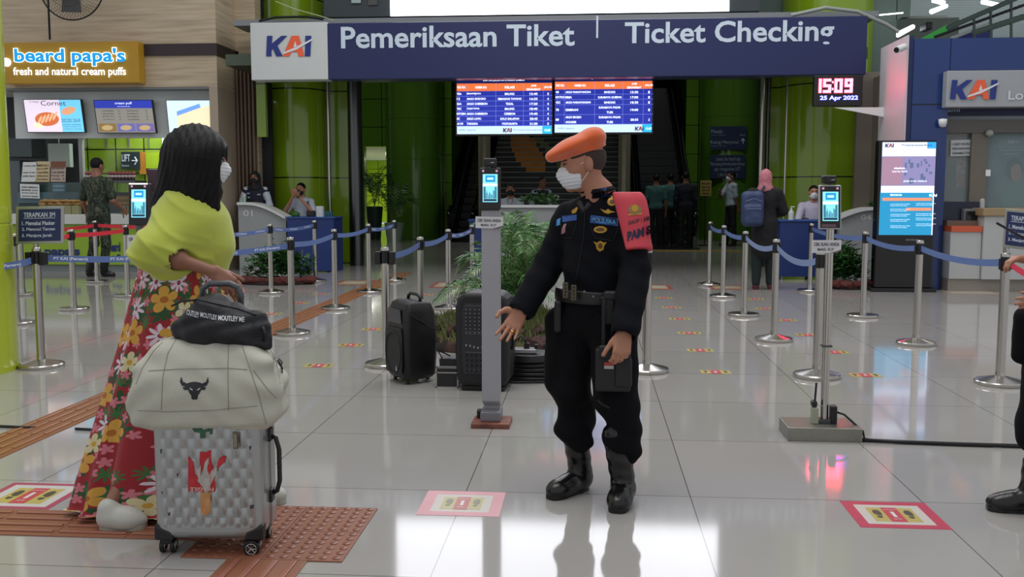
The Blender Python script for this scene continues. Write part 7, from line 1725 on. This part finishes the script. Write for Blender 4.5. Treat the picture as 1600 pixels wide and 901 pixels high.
emb('name_patch', [(878, 337), (901, 335), (901, 344), (879, 347)], 4.2, prj, BLU); surf_text('name_text', 'PRAWIRA', 880, 338, 899, 344, 4.2, prj, BLUL, gt, .02, -2, lift=.0018) if False else None
emb('shoulder_patch', [(870, 343), (876, 340), (875, 351), (869, 353)], 4.2, prj, BLUL)
emb('collar_patch', [(938, 296), (948, 293), (951, 306), (941, 308)], 4.1, prj, BLU); emb('collar_emblem', oval(944.5, 300.5, 3.4, 4), 4.1, prj, GOLD, .0014)
emb('round_badge', oval(956, 315, 7.5, 6.5), 4.1, prj, GOLD); emb('round_badge_core', oval(956, 315, 4, 3.5), 4.1, prj, mat('badge_dark', '5a3c14', .5), .0014); emb('badge_point', [(954, 309), (956, 305), (958, 309)], 4.1, prj, GOLD)
emb('wing_badge', [(938, 326), (946, 329), (950, 326), (954, 329), (962, 331), (955, 332), (950, 334), (944, 332)], 4.1, prj, GOLD)
emb('small_badge', [(893, 329), (901, 323), (903, 325), (900, 332), (894, 334)], 4.2, prj, GOLD)
emb('oval_badge', oval(938, 358.5, 10.5, 5.5), 4.1, prj, GOLD); emb('oval_badge_core', oval(938, 358.5, 7, 3), 4.1, prj, mat('badge_dark', '5a3c14', .5), .0014); emb('oval_badge_bar', [(929, 359), (947, 358), (947, 360), (929, 361)], 4.1, prj, GOLD, .0018)
emb('winged_badge', [(927, 377), (933, 379), (938, 376), (943, 379), (948, 378), (944, 384), (943, 390), (937, 393), (932, 389), (931, 383)], 4.1, prj, GOLD); emb('winged_badge_core', oval(938, 384, 3.4, 4.4), 4.1, prj, mat('badge_dark', '5a3c14', .5), .0014)
emb('id_card', [(877, 359), (881, 350), (885, 349), (883, 363), (877, 366)], 4.2, prj, mat('id_pink', 'b08088', .5))
on_ = lambda pts, r, nm, m, Y=4.1: on_bag(pts, prj, Y, r, nm, m, gt)
on_([(914, 330), (912, 370), (905, 410), (899, 440)], .0016, 'placket_seam', mat('seam_black', '1a1c26', .8)); on_([(922, 354), (930, 372), (958, 376), (966, 356)], .0014, 'pocket_seam', mat('seam_black', '1a1c26', .8))
on_([(876, 350), (880, 372), (894, 371), (901, 349)], .0014, 'pocket_seam', mat('seam_black', '1a1c26', .8), 4.2)
# belt with buckle and pouches
hmG = (JG['hipL'] + JG['hipR']) / 2; bc = Wp(922, 462, 4.28); A_ = np.array([jr[0], jr[1], jr[2]])
sdf('duty_belt', [ell(bc, (.166, .132, .2), A_, .01)], .005, mat('belt_black', '0b0b0e', .45), gt, cuts=[(bc + jr[2] * .028, jr[2]), (bc - jr[2] * .028, -jr[2])])
for x0_, w_ in ((879, 9), (892, 9)):
    b = MB(); pbox(b, x0_, 441 + (x0_ - 879) * .3, x0_ + w_, 466 + (x0_ - 879) * .3, 4.125, .012); b.build('buckle', mat('buckle_metal', '5c5644', .35, .8), gt, bev=.004)
    b = MB()
    for j in range(4): c_ = P(x0_ + w_ / 2, 445 + j * 5.5 + (x0_ - 879) * .3, 4.122); b.cyl(c_, c_ + Vector((0, -.003, 0)), .005, n=8)
    b.build('rivet', BLACKG, gt)
b = MB(); 
for j in range(3): c_ = P(913 + j * 14, 455 + j * 5 + (j % 2) * 3, 4.12); b.cyl(c_, c_ + Vector((0, -.004, 0)), .005, n=10)
b.build('belt_stud', mat('stud_grey', '6a6c70', .3, .8), gt)
POU = mat('pouch_black', '101116', .55, bump=.2, bscale=200)
def pouch(x0, y0, x1, y1, Y, nm, th=.05, tilt=0):
    b = MB(); pbox(b, x0, y0, x1, y1, Y, th); o = b.build(nm, POU, gt, bev=.012, seg=3); return o
pouch(940, 462, 962, 508, 4.085, 'belt_pouch'); pouch(943, 455, 965, 470, 4.08, 'pouch_flap'); pouch(930, 545, 986, 612, 4.035, 'thigh_holster', .07); pouch(935, 540, 975, 562, 4.03, 'holster_flap', .03); pouch(960, 560, 988, 606, 4.025, 'holster_pocket', .03); pouch(866, 470, 878, 520, 4.22, 'side_pouch', .06)
b = MB(); pbox(b, 944, 566, 959, 571, 4.027, .004); b.build('flag_red', mat('flag_red', 'a03c34', .6), gt); b = MB(); pbox(b, 944, 571, 959, 576, 4.027, .004); b.build('flag_white', mat('flag_white', 'a8a4a0', .6), gt)
MB().tube([P(934, 625, 4.07), P(942, 632, 4.05), P(952, 637, 4.05)], .004, 6).build('strap_end', POU, gt, smooth=True)
b = MB(); pbox(b, 940, 470, 946, 545, 4.07, .008); b.build('holster_strap', POU, gt, bev=.002)
b = MB(); pbox(b, 1008, 395, 1015, 412, 4.17, .03); b.build('radio_knob', BLACK, gt, bev=.004)
c_ = P(791, 529, 4.08); 
hd_ = _n(hG['R']['d']); ring_c = Vector(JG['wrR'] + hd_ * .118 + np.array([.012, -.004, -.002]))
MB().tube([ring_c + Vector((.0105 * math.cos(2 * PI * k / 16), .0105 * math.sin(2 * PI * k / 16), -.004 * math.cos(2 * PI * k / 16))) for k in range(17)], .0022, 6, False).build('ring', mat('gold_ring', 'd0a040', .25, 1), gt)
# bootlaces
for k in 'LR':
    a, d_ = JG['an' + k], _n((JG['toe' + k] - JG['an' + k]) * np.array([1, 1, 0])); sd = np.cross(d_, [0, 0, 1]); b = MB()
    for j in range(6):
        z = .10 + .032 * j; c_ = a * np.array([1, 1, 0]) + d_ * (.052 + (.0 if z > .12 else .02)) + np.array([0, 0, z]); b.tube([Vector(c_ - sd * .022 - d_ * .006), Vector(c_ + d_ * .006), Vector(c_ + sd * .022 - d_ * .006)], .0028, 5)
    b.build('laces', mat('lace_black', '1a1a1c', .7), gt)

# ---------------------------------------------------------------- the traveller in lime green
JW = {'head': Wp(317, 250, 4.02), 'neck': Wp(297, 303, 4.0), 'shR': Wp(284, 332, 3.88), 'shL': Wp(318, 328, 4.18), 'elR': Wp(236, 391, 3.80), 'wrR': Wp(334, 424, 3.84), 'elL': Wp(318, 400, 4.26), 'wrL': Wp(352, 430, 4.2),
      'hipR': Wp(282, 460, 3.93), 'hipL': Wp(296, 460, 4.08), 'knR': Wp(262, 620, 4.0), 'knL': Wp(330, 630, 4.18)}
h1, t1 = G(163, 826), G(229, 826); h2, t2 = G(386, 786), G(447, 785)
JW['anR'] = np.array([h1.x + .02, h1.y, .085]); JW['toeR'] = np.array([t1.x, t1.y, 0]); JW['anL'] = np.array([h2.x, h2.y, .085]); JW['toeL'] = np.array([t2.x, t2.y, 0])
sW = .95; fW = _n((.96, .26, -.12))
wt = thing('person', (G(270, 815)), 'woman in a lime green top and red flowered skirt holding the suitcase handle', 'person')
gripc = L((hx[0] + hx[1]) / 2, yb, zg)
hW = {'R': dict(d=(.75, .05, -.62), n=(-.35, .75, -.5), t=(.55, .35, .72), curl=(.55, .75, .6), s=.98, thumb=(.8, .5, .35)), 'L': dict(d=(.6, 0, -.8))}
sdf('body', body_prims(JW, sW, hW, fW, (0, 0, 1)) + [cone(JW['elR'], JW['elR'] + (JW['wrR'] - JW['elR']) * .4, .045, .044, .02)], .005, SKIND, wt, smooth_it=1)
face_details(wt, JW['head'], fW, (0, 0, 1), sW); mask_part(wt, JW['head'], fW, (0, 0, 1), sW, MASKW, .004)
LIMEC = mat('lime_knit', 'b2bd48', .85, bump=.2, bscale=350, sheen=.3)
TP = [cone(Wp(292, 326, 4.0), Wp(288, 418, 4.0), .115, .150, .06), ell(Wp(320, 376, 4.02), (.122, .12, .10), None, .10), ell(Wp(332, 345, 4.03), (.055, .09, .09), None, .07), cone(Wp(318, 400, 4.02), Wp(322, 424, 4.02), .11, .085, .05),
      cone(Wp(279, 314, 4.0), Wp(308, 312, 4.02), .068, .062, .05), cone(Wp(288, 338, 3.92), Wp(246, 385, 3.81), .092, .084, .09), cone(Wp(290, 360, 3.94), Wp(268, 396, 3.9), .10, .09, .09), cone(Wp(240, 388, 3.79), Wp(262, 396, 3.80), .078, .06, .04), ell(Wp(230, 398, 3.80), (.06, .07, .05), None, .05), cone(JW['shL'], JW['elL'], .075, .07, .05), cone(Wp(245, 400, 4.0), Wp(250, 424, 4.0), .09, .075, .05)]
def wfold(x, y, z):
    c = Wp(300, 350, 4.0); u_ = (x - c[0]); v_ = (z - c[2])
    r_ = np.abs(np.sin(.5 * (52 * (v_ + .75 * u_) + 1.5 * np.sin(11 * u_ + 7 * y)))); q_ = np.abs(np.sin(.5 * (70 * (v_ + .25 * u_) + 2 * np.sin(9 * u_))))
    return -.011 * (1 - r_) ** 2 * np.exp(-((u_ + .05) / .13) ** 2) + .002 - .009 * (1 - q_) ** 2 * np.exp(-((v_ + .12) / .07) ** 2) * (u_ < .12) + .002 * np.sin(40 * v_ - 20 * u_)
sdf('top', TP, .006, LIMEC, wt, disp=wfold, cuts=[(Wp(290, 291, 4.0), _n((.12, 0, 1))), (Wp(290, 433, 4.0), (0, 0, -1))], subs=[cone(Wp(258, 398, 3.79), Wp(320, 420, 3.83), .046, .05)])
sdf('neckline_rib', [cone(Wp(284, 300, 4.0), Wp(306, 301, 4.02), .072, .066, .02)], .005, mat('lime_rib', 'a4ae40', .85), wt, cuts=[(Wp(290, 293, 4.0), (.12, 0, 1)), (Wp(290, 303, 4.0), (-.12, 0, -1))])
hs = lambda x, y, z: .0022 * np.sin(260 * x + 60 * np.sin(3 * z) + 40 * y) + .0018 * np.sin(150 * x + 120 * y)
sdf('hair', [ell(Wp(309, 238, 4.01), (.112, .108, .118), None, .04), cone(Wp(292, 240, 3.98), Wp(262, 318, 3.95), .100, .062, .05), cone(Wp(306, 250, 3.95), Wp(300, 318, 3.93), .095, .06, .05), cone(Wp(328, 240, 3.98), Wp(330, 322, 3.96), .068, .038, .05), cone(Wp(285, 250, 4.05), Wp(275, 320, 4.04), .09, .06, .05), cone(Wp(320, 250, 4.06), Wp(312, 315, 4.06), .08, .05, .05), cone(Wp(256, 325, 3.94), Wp(247, 338, 3.93), .04, .022, .04)],
    .0055, HAIR, wt, disp=hs, subs=[ell(Wp(366, 270, 4.02), (.055, .09, .12), None)], cuts=[(Wp(300, 345, 4.0), (0, 0, -1))])
def skirt_material():
    m = mat('flowered_skirt', 'a01c28', .75, sheen=.2); nt = m.node_tree; b = nt.nodes['Principled BSDF']; N_, Lk = nt.nodes, nt.links
    uv = N_.new('ShaderNodeUVMap'); uv.uv_map = 'cloth'; cur = None
    def math_(op, a, b_=None):
        n = N_.new('ShaderNodeMath'); n.operation = op
        for i, v in enumerate((a, b_)):
            if v is None: continue
            if isinstance(v, (int, float)): n.inputs[i].default_value = v
            else: Lk.new(v, n.inputs[i])
        return n.outputs[0]
    def layer(col_prev, scale, petals, rad, sharp, color, centre, seed, keep, ccol=None):
        mp = N_.new('ShaderNodeMapping'); mp.inputs['Location'].default_value = (seed, seed * .7, 0); Lk.new(uv.outputs[0], mp.inputs[0])
        vo = N_.new('ShaderNodeTexVoronoi'); vo.voronoi_dimensions = '2D'; vo.inputs['Scale'].default_value = scale; vo.inputs['Randomness'].default_value = .75; Lk.new(mp.outputs[0], vo.inputs['Vector'])
        sc = N_.new('ShaderNodeVectorMath'); sc.operation = 'SUBTRACT'; Lk.new(mp.outputs[0], sc.inputs[0]); Lk.new(vo.outputs['Position'], sc.inputs[1])
        sp = N_.new('ShaderNodeSeparateXYZ'); Lk.new(sc.outputs[0], sp.inputs[0]); an = math_('ARCTAN2', sp.outputs['Y'], sp.outputs['X']); cs = N_.new('ShaderNodeSeparateColor'); Lk.new(vo.outputs['Color'], cs.inputs[0])
        an2 = math_('ADD', math_('MULTIPLY', an, petals / 2), math_('MULTIPLY', cs.outputs[0], 6.0)); pet = math_('POWER', math_('ABSOLUTE', math_('COSINE', an2)), sharp)
        R_ = math_('MULTIPLY', math_('ADD', math_('MULTIPLY', pet, .72), .28), rad); d = vo.outputs['Distance'] ; ds = math_('DIVIDE', d, scale)
        inside = math_('MULTIPLY', math_('LESS_THAN', ds, R_), math_('LESS_THAN', cs.outputs[1], keep))
        mx = N_.new('ShaderNodeMix'); mx.data_type = 'RGBA'; Lk.new(inside, mx.inputs[0])
        if hasattr(col_prev, 'links'): Lk.new(col_prev, mx.inputs[6])
        else: mx.inputs[6].default_value = col_prev
        mx.inputs[7].default_value = srgb(color) + (1,); out = mx.outputs[2]
        if centre:
            ic = math_('MULTIPLY', math_('LESS_THAN', ds, rad * centre), math_('LESS_THAN', cs.outputs[1], keep)); m2 = N_.new('ShaderNodeMix'); m2.data_type = 'RGBA'; Lk.new(ic, m2.inputs[0]); Lk.new(out, m2.inputs[6]); m2.inputs[7].default_value = srgb(ccol) + (1,); out = m2.outputs[2]
        return out
    c = srgb('921420') + (1,)
    c = layer(c, 11, 7, .050, 1.0, '1f4a24', 0, 3.1, .55); c = layer(c, 13, 9, .034, 2.2, '2f6a34', 0, 9.4, .5); c = layer(c, 17, 5, .022, .8, 'c8707c', 0, 5.2, .6)
    c = layer(c, 8.5, 8, .050, 1.6, 'd6c6d2', .2, 1.3, .34, '8a3a50'); c = layer(c, 7.5, 5, .056, .55, 'cc9a3c', .24, 7.7, .42, 'a8621c'); c = layer(c, 9, 5, .044, .6, 'd0c698', .25, 12.9, .22, 'c89a3c')
    Lk.new(c, b.inputs['Base Color']); return m
def skirt():
    rows = []; n = 96; RN = 70; stops = [(424, 288, .165, .120, 4.0), (470, 284, .185, .14, 4.0), (540, 279, .215, .16, 4.0), (640, 274, .275, .20, 4.0), (740, 268, .335, .23, 4.0), (806, 265, .365, .25, 4.0)]
    vs, uvs = [], []
    for j in range(RN):
        py = 424 + (806 - 424) * j / (RN - 1); k = max(i for i in range(5) if stops[i][0] <= py + 1e-6); a, b = stops[k], stops[k + 1]; s = (py - a[0]) / (b[0] - a[0]); cx, rx_, ry_ = [a[i] * (1 - s) + b[i] * s for i in (1, 2, 3)]
        z = P(300, py, 4.0).z + .02; c = P(cx, py, 4.0); fl = (py - 424) / 382
        for i in range(n):
            th = 2 * PI * i / n; fd = 1 + (.015 + .055 * fl) * math.sin(11 * th + 1.5 * math.sin(3 * th) + .8 * fl) + .02 * fl * math.sin(23 * th)
            zz = z + (.018 * math.sin(5 * th) * fl if j > RN - 4 else 0) * ((j - RN + 4) / 3 if j > RN - 4 else 0)
            vs.append((c.x + rx_ * math.copysign(abs(math.cos(th)) ** .8, math.cos(th)) * fd, 3.97 + (ry_ + .04 * fl) * math.copysign(abs(math.sin(th)) ** .7, math.sin(th)) * fd, max(.035, zz))); uvs.append((th * .24, z))
    b = MB().grid(vs, n, RN, closed=True); o = b.build('skirt', skirt_material(), wt, smooth=True, fix=True); me = o.data; ul = me.uv_layers.new(name='cloth')
    for p in me.polygons:
        us = [uvs[v][0] for v in p.vertices]; wrap = max(us) - min(us) > .5
        for li, v in zip(p.loop_indices, p.vertices):
            u = uvs[v][0]; ul.data[li].uv = (u + (2 * PI * .24 if wrap and u < .5 else 0), uvs[v][1])
    sd_ = o.modifiers.new('solid', 'SOLIDIFY'); sd_.thickness = .003
skirt()
shoes(wt, JW, 1.02, mat('shoe_white', 'b8b8b0', .5), mat('sole_cream', 'a8a698', .6), .005, 0, 'shoe')
MB().tube([P(350, 246, 4.0), P(352, 256, 4.0)], .002).build('earring', STEEL, wt) if False else None

# ---------------------------------------------------------------- soldier at the bakery
CAMO = ramp_mat('camouflage', 'ShaderNodeTexNoise', [(0.0, '12160f'), (.40, '26382a'), (.47, '0f120f'), (.51, '3a4a38'), (.56, '5c5a48'), (.60, '1a241c')], .8, scale=(1, 1, .6), setup=lambda t: (setattr(t.inputs['Scale'], 'default_value', 11), setattr(t.inputs['Detail'], 'default_value', 2), setattr(t.inputs['Distortion'], 'default_value', 1.2)), constant=True)
q = G(158, 434); H_ = P(150, 247, q.y).z
J, s, f = stand(q, H_, (.12, 1), {'L': ((-.24, .0, 1.08), (-.24, .08, .90)), 'R': ((.25, -.02, 1.10), (.26, .20, .98))})
J['anL'] = V3(G(140, 432)) + [0, 0, .085]; J['anR'] = V3(G(163, 432)) + [0, 0, .085]; J['toeL'] = J['anL'] * [1, 1, 0] + [-.02, .12, 0]; J['toeR'] = J['anR'] * [1, 1, 0] + [.16, .05, 0]
figure('soldier in camouflage uniform seen from behind at the bakery counter', J, s, f, SKIND, CAMO, CAMO, BLACK, .46, None, True, .010, 1.02, (.35, .94, -.2), boot=.25, nmt='camouflage_shirt', nmb='camouflage_trousers')
# ---------------------------------------------------------------- staff at the desks
WSH = mat('shirt_white', 'b4bccc', .75, sheen=.1); NVY = mat('vest_navy', '15182c', .8); DKT = mat('trouser_dark', '12141c', .8)
def hijab(t, J, s, f, m, res=.009):
    r, f3, u = axes(f); A = np.array([r, f3, u]); h = J['head']
    return sdf('headscarf', [ell(h + u * .025 * s - f3 * .014 * s, (.086 * s, .104 * s, .100 * s), A, .03), cone(h - u * .05 * s - f3 * .03 * s, J['neck'] + [0, 0, -.01], .085 * s, .10 * s, .05), ell(J['neck'] + u * -.02 * s + f3 * .03, (.115 * s, .10 * s, .07 * s), A, .05)], res, m, t, subs=[ell(h + f3 * .085 * s - u * .012 * s, (.052 * s, .062 * s, .075 * s), A)], disp=folds(.002, 60, 60, 50, 2))
q = P(402, 400, 16.95); q = Vector((q.x, 16.95, 0)); J, s, f = stand(q, P(402, 268, 16.95).z, (0, -1), {'L': ((-.26, .03, 1.12), (-.14, .22, 1.0)), 'R': ((.26, .03, 1.12), (.14, .22, 1.0))})
t = figure('officer in a dark headscarf and navy vest standing behind the left curved desk', J, s, f, SKIND, WSH, DKT, BLACK, 1.0, MASKB, False)
hijab(t, J, s, f, mat('scarf_navy', '15141f', .8)); JV = dict(J); sdf('vest', top_prims(JV, s * 1.04, 1.0, 1.05, (.06, .05), .06), .009, NVY, t, cuts=[(J['neck'] + [0, 0, -.0], (0, 0, 1))], subs=[cone(J['neck'] + [0, -.16, .02], J['neck'] + [0, -.16, -.14], .07, .01)])
c = Vector(J['neck']); b = MB()
for dx, dz_, w_ in ((-.09, -.11, .05), (.10, -.13, .06), (-.08, -.18, .04)): b.box(c + Vector((dx, -.135, dz_)), (w_, .01, .025))
b.build('vest_patch', mat('patch_pale', '8a98a8', .6), t)
q = P(474, 400, 17.2); q = Vector((q.x, 17.2, 0))
J, s, f = sit(q, P(474, 286, 17.2).z, (-.15, -1), {'L': ((-.30, .18, -.42), (-.04, .24, -.12)), 'R': ((.24, .2, -.42), (.05, .25, -.10))})
t = figure('officer in white shirt at the blue desk with hands raised to his mouth', J, s, f, SKIN, WSH, DKT, BLACK, .45, MASKB, True, hands={'L': dict(d=(-.3, -.2, .8), n=(0, .8, .3), t=(0, -.4, .8), curl=(.7, .8, .6)), 'R': dict(d=(.3, -.2, .8), n=(0, .8, .3), t=(0, -.4, .8), curl=(.7, .8, .6))})
collar(t, J, s, f, WSH); MB().box(Vector(J['wrL']) + Vector((0, 0, -.01)), (.06, .06, .03)).build('wristwatch', BLACK, t, bev=.01); b = MB(); b.box(Vector(J['shL']) + Vector((-.02, -.07, -.02)), (.06, .01, .06)); b.build('sleeve_patch', mat('patch_dark', '2a3350', .6), t, bev=.01)
q = P(798, 400, 17.75); q = Vector((q.x, 17.75, 0)); J, s, f = sit(q, P(798, 287, 17.75).z, (0, -1), {'L': ((-.24, .16, -.48), (-.05, .30, -.42)), 'R': ((.24, .16, -.48), (.05, .30, -.42))})
t = figure('clerk in white shirt and black face mask behind the straight grey desk', J, s, f, SKIND, WSH, DKT, BLACK, .45, MASKB, True); collar(t, J, s, f, WSH); MB().tube([Vector(J['neck']) + Vector((-.05, -.1, 0)), Vector(J['neck']) + Vector((0, -.15, -.2)), Vector(J['neck']) + Vector((.05, -.1, 0))], .006).build('lanyard', mat('lanyard_brown', '8a5a30', .6), t)
q = P(1268, 400, 16.25); q = Vector((q.x, 16.25, 0)); J, s, f = sit(q, P(1268, 290, 16.25).z, (-.1, -1), {'L': ((-.26, .24, -.50), (.02, .38, -.48)), 'R': ((.27, .24, -.50), (.0, .36, -.50))})
t = figure('clerk in white shirt and white face mask with folded arms at the right blue desk', J, s, f, SKIN, mat('shirt_lilac', 'b8b4c8', .75), DKT, BLACK, .55, MASKW, True); collar(t, J, s, f, mat('shirt_lilac', 'b8b4c8', .75)); b = MB(); b.box(Vector(J['shR']) + Vector((.03, -.1, -.24)), (.12, .03, .1)); b.build('sleeve_badge', mat('badge_blue', '22284a', .6), t, bev=.01)
q = P(846, 400, 20.0); q = Vector((q.x, 20.0, 0)); J, s, f = stand(q, P(846, 276, 20.0).z, (.6, -.8), {'R': ((.24, .0, 1.12), (.20, .2, 1.0))})
t = figure('passer-by in white shirt and dark vest half hidden behind the palm and guard', J, s, f, SKIND, WSH, DKT, BLACK, 1.0, None, True, .012); sdf('vest', top_prims(J, s * 1.03, 1, 1.05, (.058, .05), .05), .012, NVY, t, cuts=[(J['neck'], (0, 0, 1))], subs=[cone(J['neck'] + f * .16, J['neck'] + f * .16 - [0, 0, .3], .05, .03)])
# ---------------------------------------------------------------- woman with headscarf and backpack
q = G(1192, 452); H_ = P(1199, 265, q.y).z; J, s, f = stand(q, H_, (.25, 1), {'L': ((-.22, .05, 1.1), (-.1, .25, 1.02)), 'R': ((.25, .04, 1.12), (.10, .24, 1.05))}, step=.04)
t = figure('woman in a pink headscarf and black clothes with a blue backpack, seen from behind', J, s, f, SKIND, None, None, mat('maroon_shoe', '5a2430', .5), .9, None, False)
BLK = mat('black_cloth', '0c0d12', .85); sdf('tunic', top_prims(J, s, 1.1, 1.1, (.075, .068), 1.0, .0) + [cone((J['hipL'] + J['hipR']) / 2, (J['hipL'] + J['hipR']) / 2 - [0, 0, .30], .17, .18, .06)], .010, BLK, t, disp=folds(.004, 22, 20, 24, 5), cuts=[(J['neck'] + [0, 0, .03], (0, 0, 1))])
sdf('trousers', leg_prims(J, s, (.095, .085, .060), .02), .010, mat('dark_teal_trouser', '10201f', .85), t, disp=folds(.003, 30, 20, 22, 2))
hijab(t, J, s, f, ramp_mat('scarf_pink', 'ShaderNodeTexVoronoi', [(0.1, '8a4c58'), (.4, 'b8727c')], .8, out='Distance', setup=lambda t: setattr(t.inputs['Scale'], 'default_value', 60)))
bp = Vector(J['neck']) + Vector((-.20, -.19, -.27)); BPK = mat('backpack_blue', '2c3a60', .6, bump=.2, bscale=60)
bpk = thing('backpack', bp - Vector((0, 0, .25)), 'blue backpack hanging on the back of the woman in the pink headscarf', 'backpack')
sdf('main_body', [rbox(bp, (.15, .085, .24), None, .07, .03), rbox(bp + Vector((-.0, -.08, -.08)), (.12, .04, .13), None, .035, .03)], .008, BPK, bpk, disp=folds(.003, 30, 20, 24, 4))
MB().tube([bp + Vector((.10, -.02, .22)), bp + Vector((.16, .06, .30)), bp + Vector((.18, .20, .28)), bp + Vector((.17, .30, .1)), bp + Vector((.12, .12, -.15))], .018, 8).build('shoulder_strap', mat('strap_blue', '24304c', .7), bpk, smooth=True)
MB().tube([bp + Vector((-.11, -.09, .1)), bp + Vector((0, -.105, .14)), bp + Vector((.11, -.09, .1))], .004, 6).build('zip', mat('zip_pale', '6a7aa0', .5), bpk); MB().tube([bp + Vector((-.1, -.125, .0)), bp + Vector((.1, -.125, .0))], .004, 6).build('zip', mat('zip_pale', '6a7aa0', .5), bpk)
# ---------------------------------------------------------------- people by the escalator
TEAL = mat('shirt_teal', '3a6464', .8)
for px, py, top, face, lab, tp, sl_, bag in ((1024, 386, 272, (.15, 1), 'passenger in a teal shirt by the escalator, just right of the guard', TEAL, .45, 'g'), (1046, 384, 271, (-.1, 1), 'passenger in a teal shirt standing between two others at the escalator', TEAL, .45, None), (1070, 386, 268, (.05, 1), 'passenger in a dark jacket seen from behind at the escalator foot', mat('jacket_dark', '141a2a', .85), 1.0, None)):
    q = G(px, py + 2); J, s, f = stand(q, P(px, top, q.y).z, face, step=.05)
    t = figure(lab, J, s, f, SKIND, tp, DKT, mat('shoe_greyish', '4a4648', .6), sl_, None, True, .013, 1.08)
    if bag:
        o = sdf('carrier_bag', [rbox(Vector(J['wrL']) * 1.0 + Vector((.1, -.06, -.22)), (.14, .05, .16), None, .03)], .012, mat('bag_green', '2c5c40', .5), None); tag(o, 'green carrier bag held low by the passenger in the teal shirt', 'bag')
q = G(1141, 384); J, s, f = stand(q, P(1141, 268, q.y).z, (-.9, -.3), {'R': ((.16, .2, 1.12), (.05, .26, 1.22)), 'L': ((-.2, -.02, 1.08), (-.2, -.08, .86))}, step=.06)
t = figure('officer in a white short sleeved shirt and dark trousers beneath the wall signs', J, s, f, SKIND, mat('shirt_bluewhite', 'a4b4c4', .75), DKT, BLACK, .45, MASKW, True, .012)
# ---------------------------------------------------------------- person at the right edge
ta, he = G(1541, 796), G(1618, 800)
qe = P(1655, 600, 4.2); qe = np.array([qe.x, 4.2, 0]); J, s, f = stand(qe, 1.66, (-.95, -.25), {'R': ((.26, .02, 1.13), (.16, .22, 1.085)), 'L': ((-.24, .0, 1.1), (-.2, .2, 1.0))})
J['anR'] = np.array([he.x - .02, he.y, .085]); J['toeR'] = np.array([ta.x, ta.y, 0]); J['knR'] = Wp(1632, 610, 4.2); J['wrR'] = Wp(1618, 405, 4.25); J['elR'] = Wp(1672, 400, 4.3)
t = figure('person in black uniform and black shoes cut off by the right edge of the view', J, s, f, SKIN, UNI, None, mat('boot_leather', '0b0b0d', .25), 1.0, MASKW, True, .007, 1.05, hands={'R': dict(d=(-.9, -.1, .05), n=(-.1, 0, -1), t=(-.2, -.95, 0), curl=(.5, .6, .5))}, boot=.2)
lp = leg_prims(J, s, (.10, .088, .075), .24); lp += [cone(Wp(1608, 500, 4.2), Wp(1592, 555, 4.2), .06, .03, .05), ell(Wp(1625, 660, 4.2), (.085, .08, .08), None, .05)]
sdf('trousers', lp, .008, UNIT, t, disp=folds(.004, 30, 20, 22, 6))
tag(MB().tube([P(1557, 348, 4.4), P(1600, 372, 4.35), P(1615, 380, 4.3)], .0055, 8).build('baton', BLACK), 'thin black baton pointing left from the right edge of the view', 'baton')
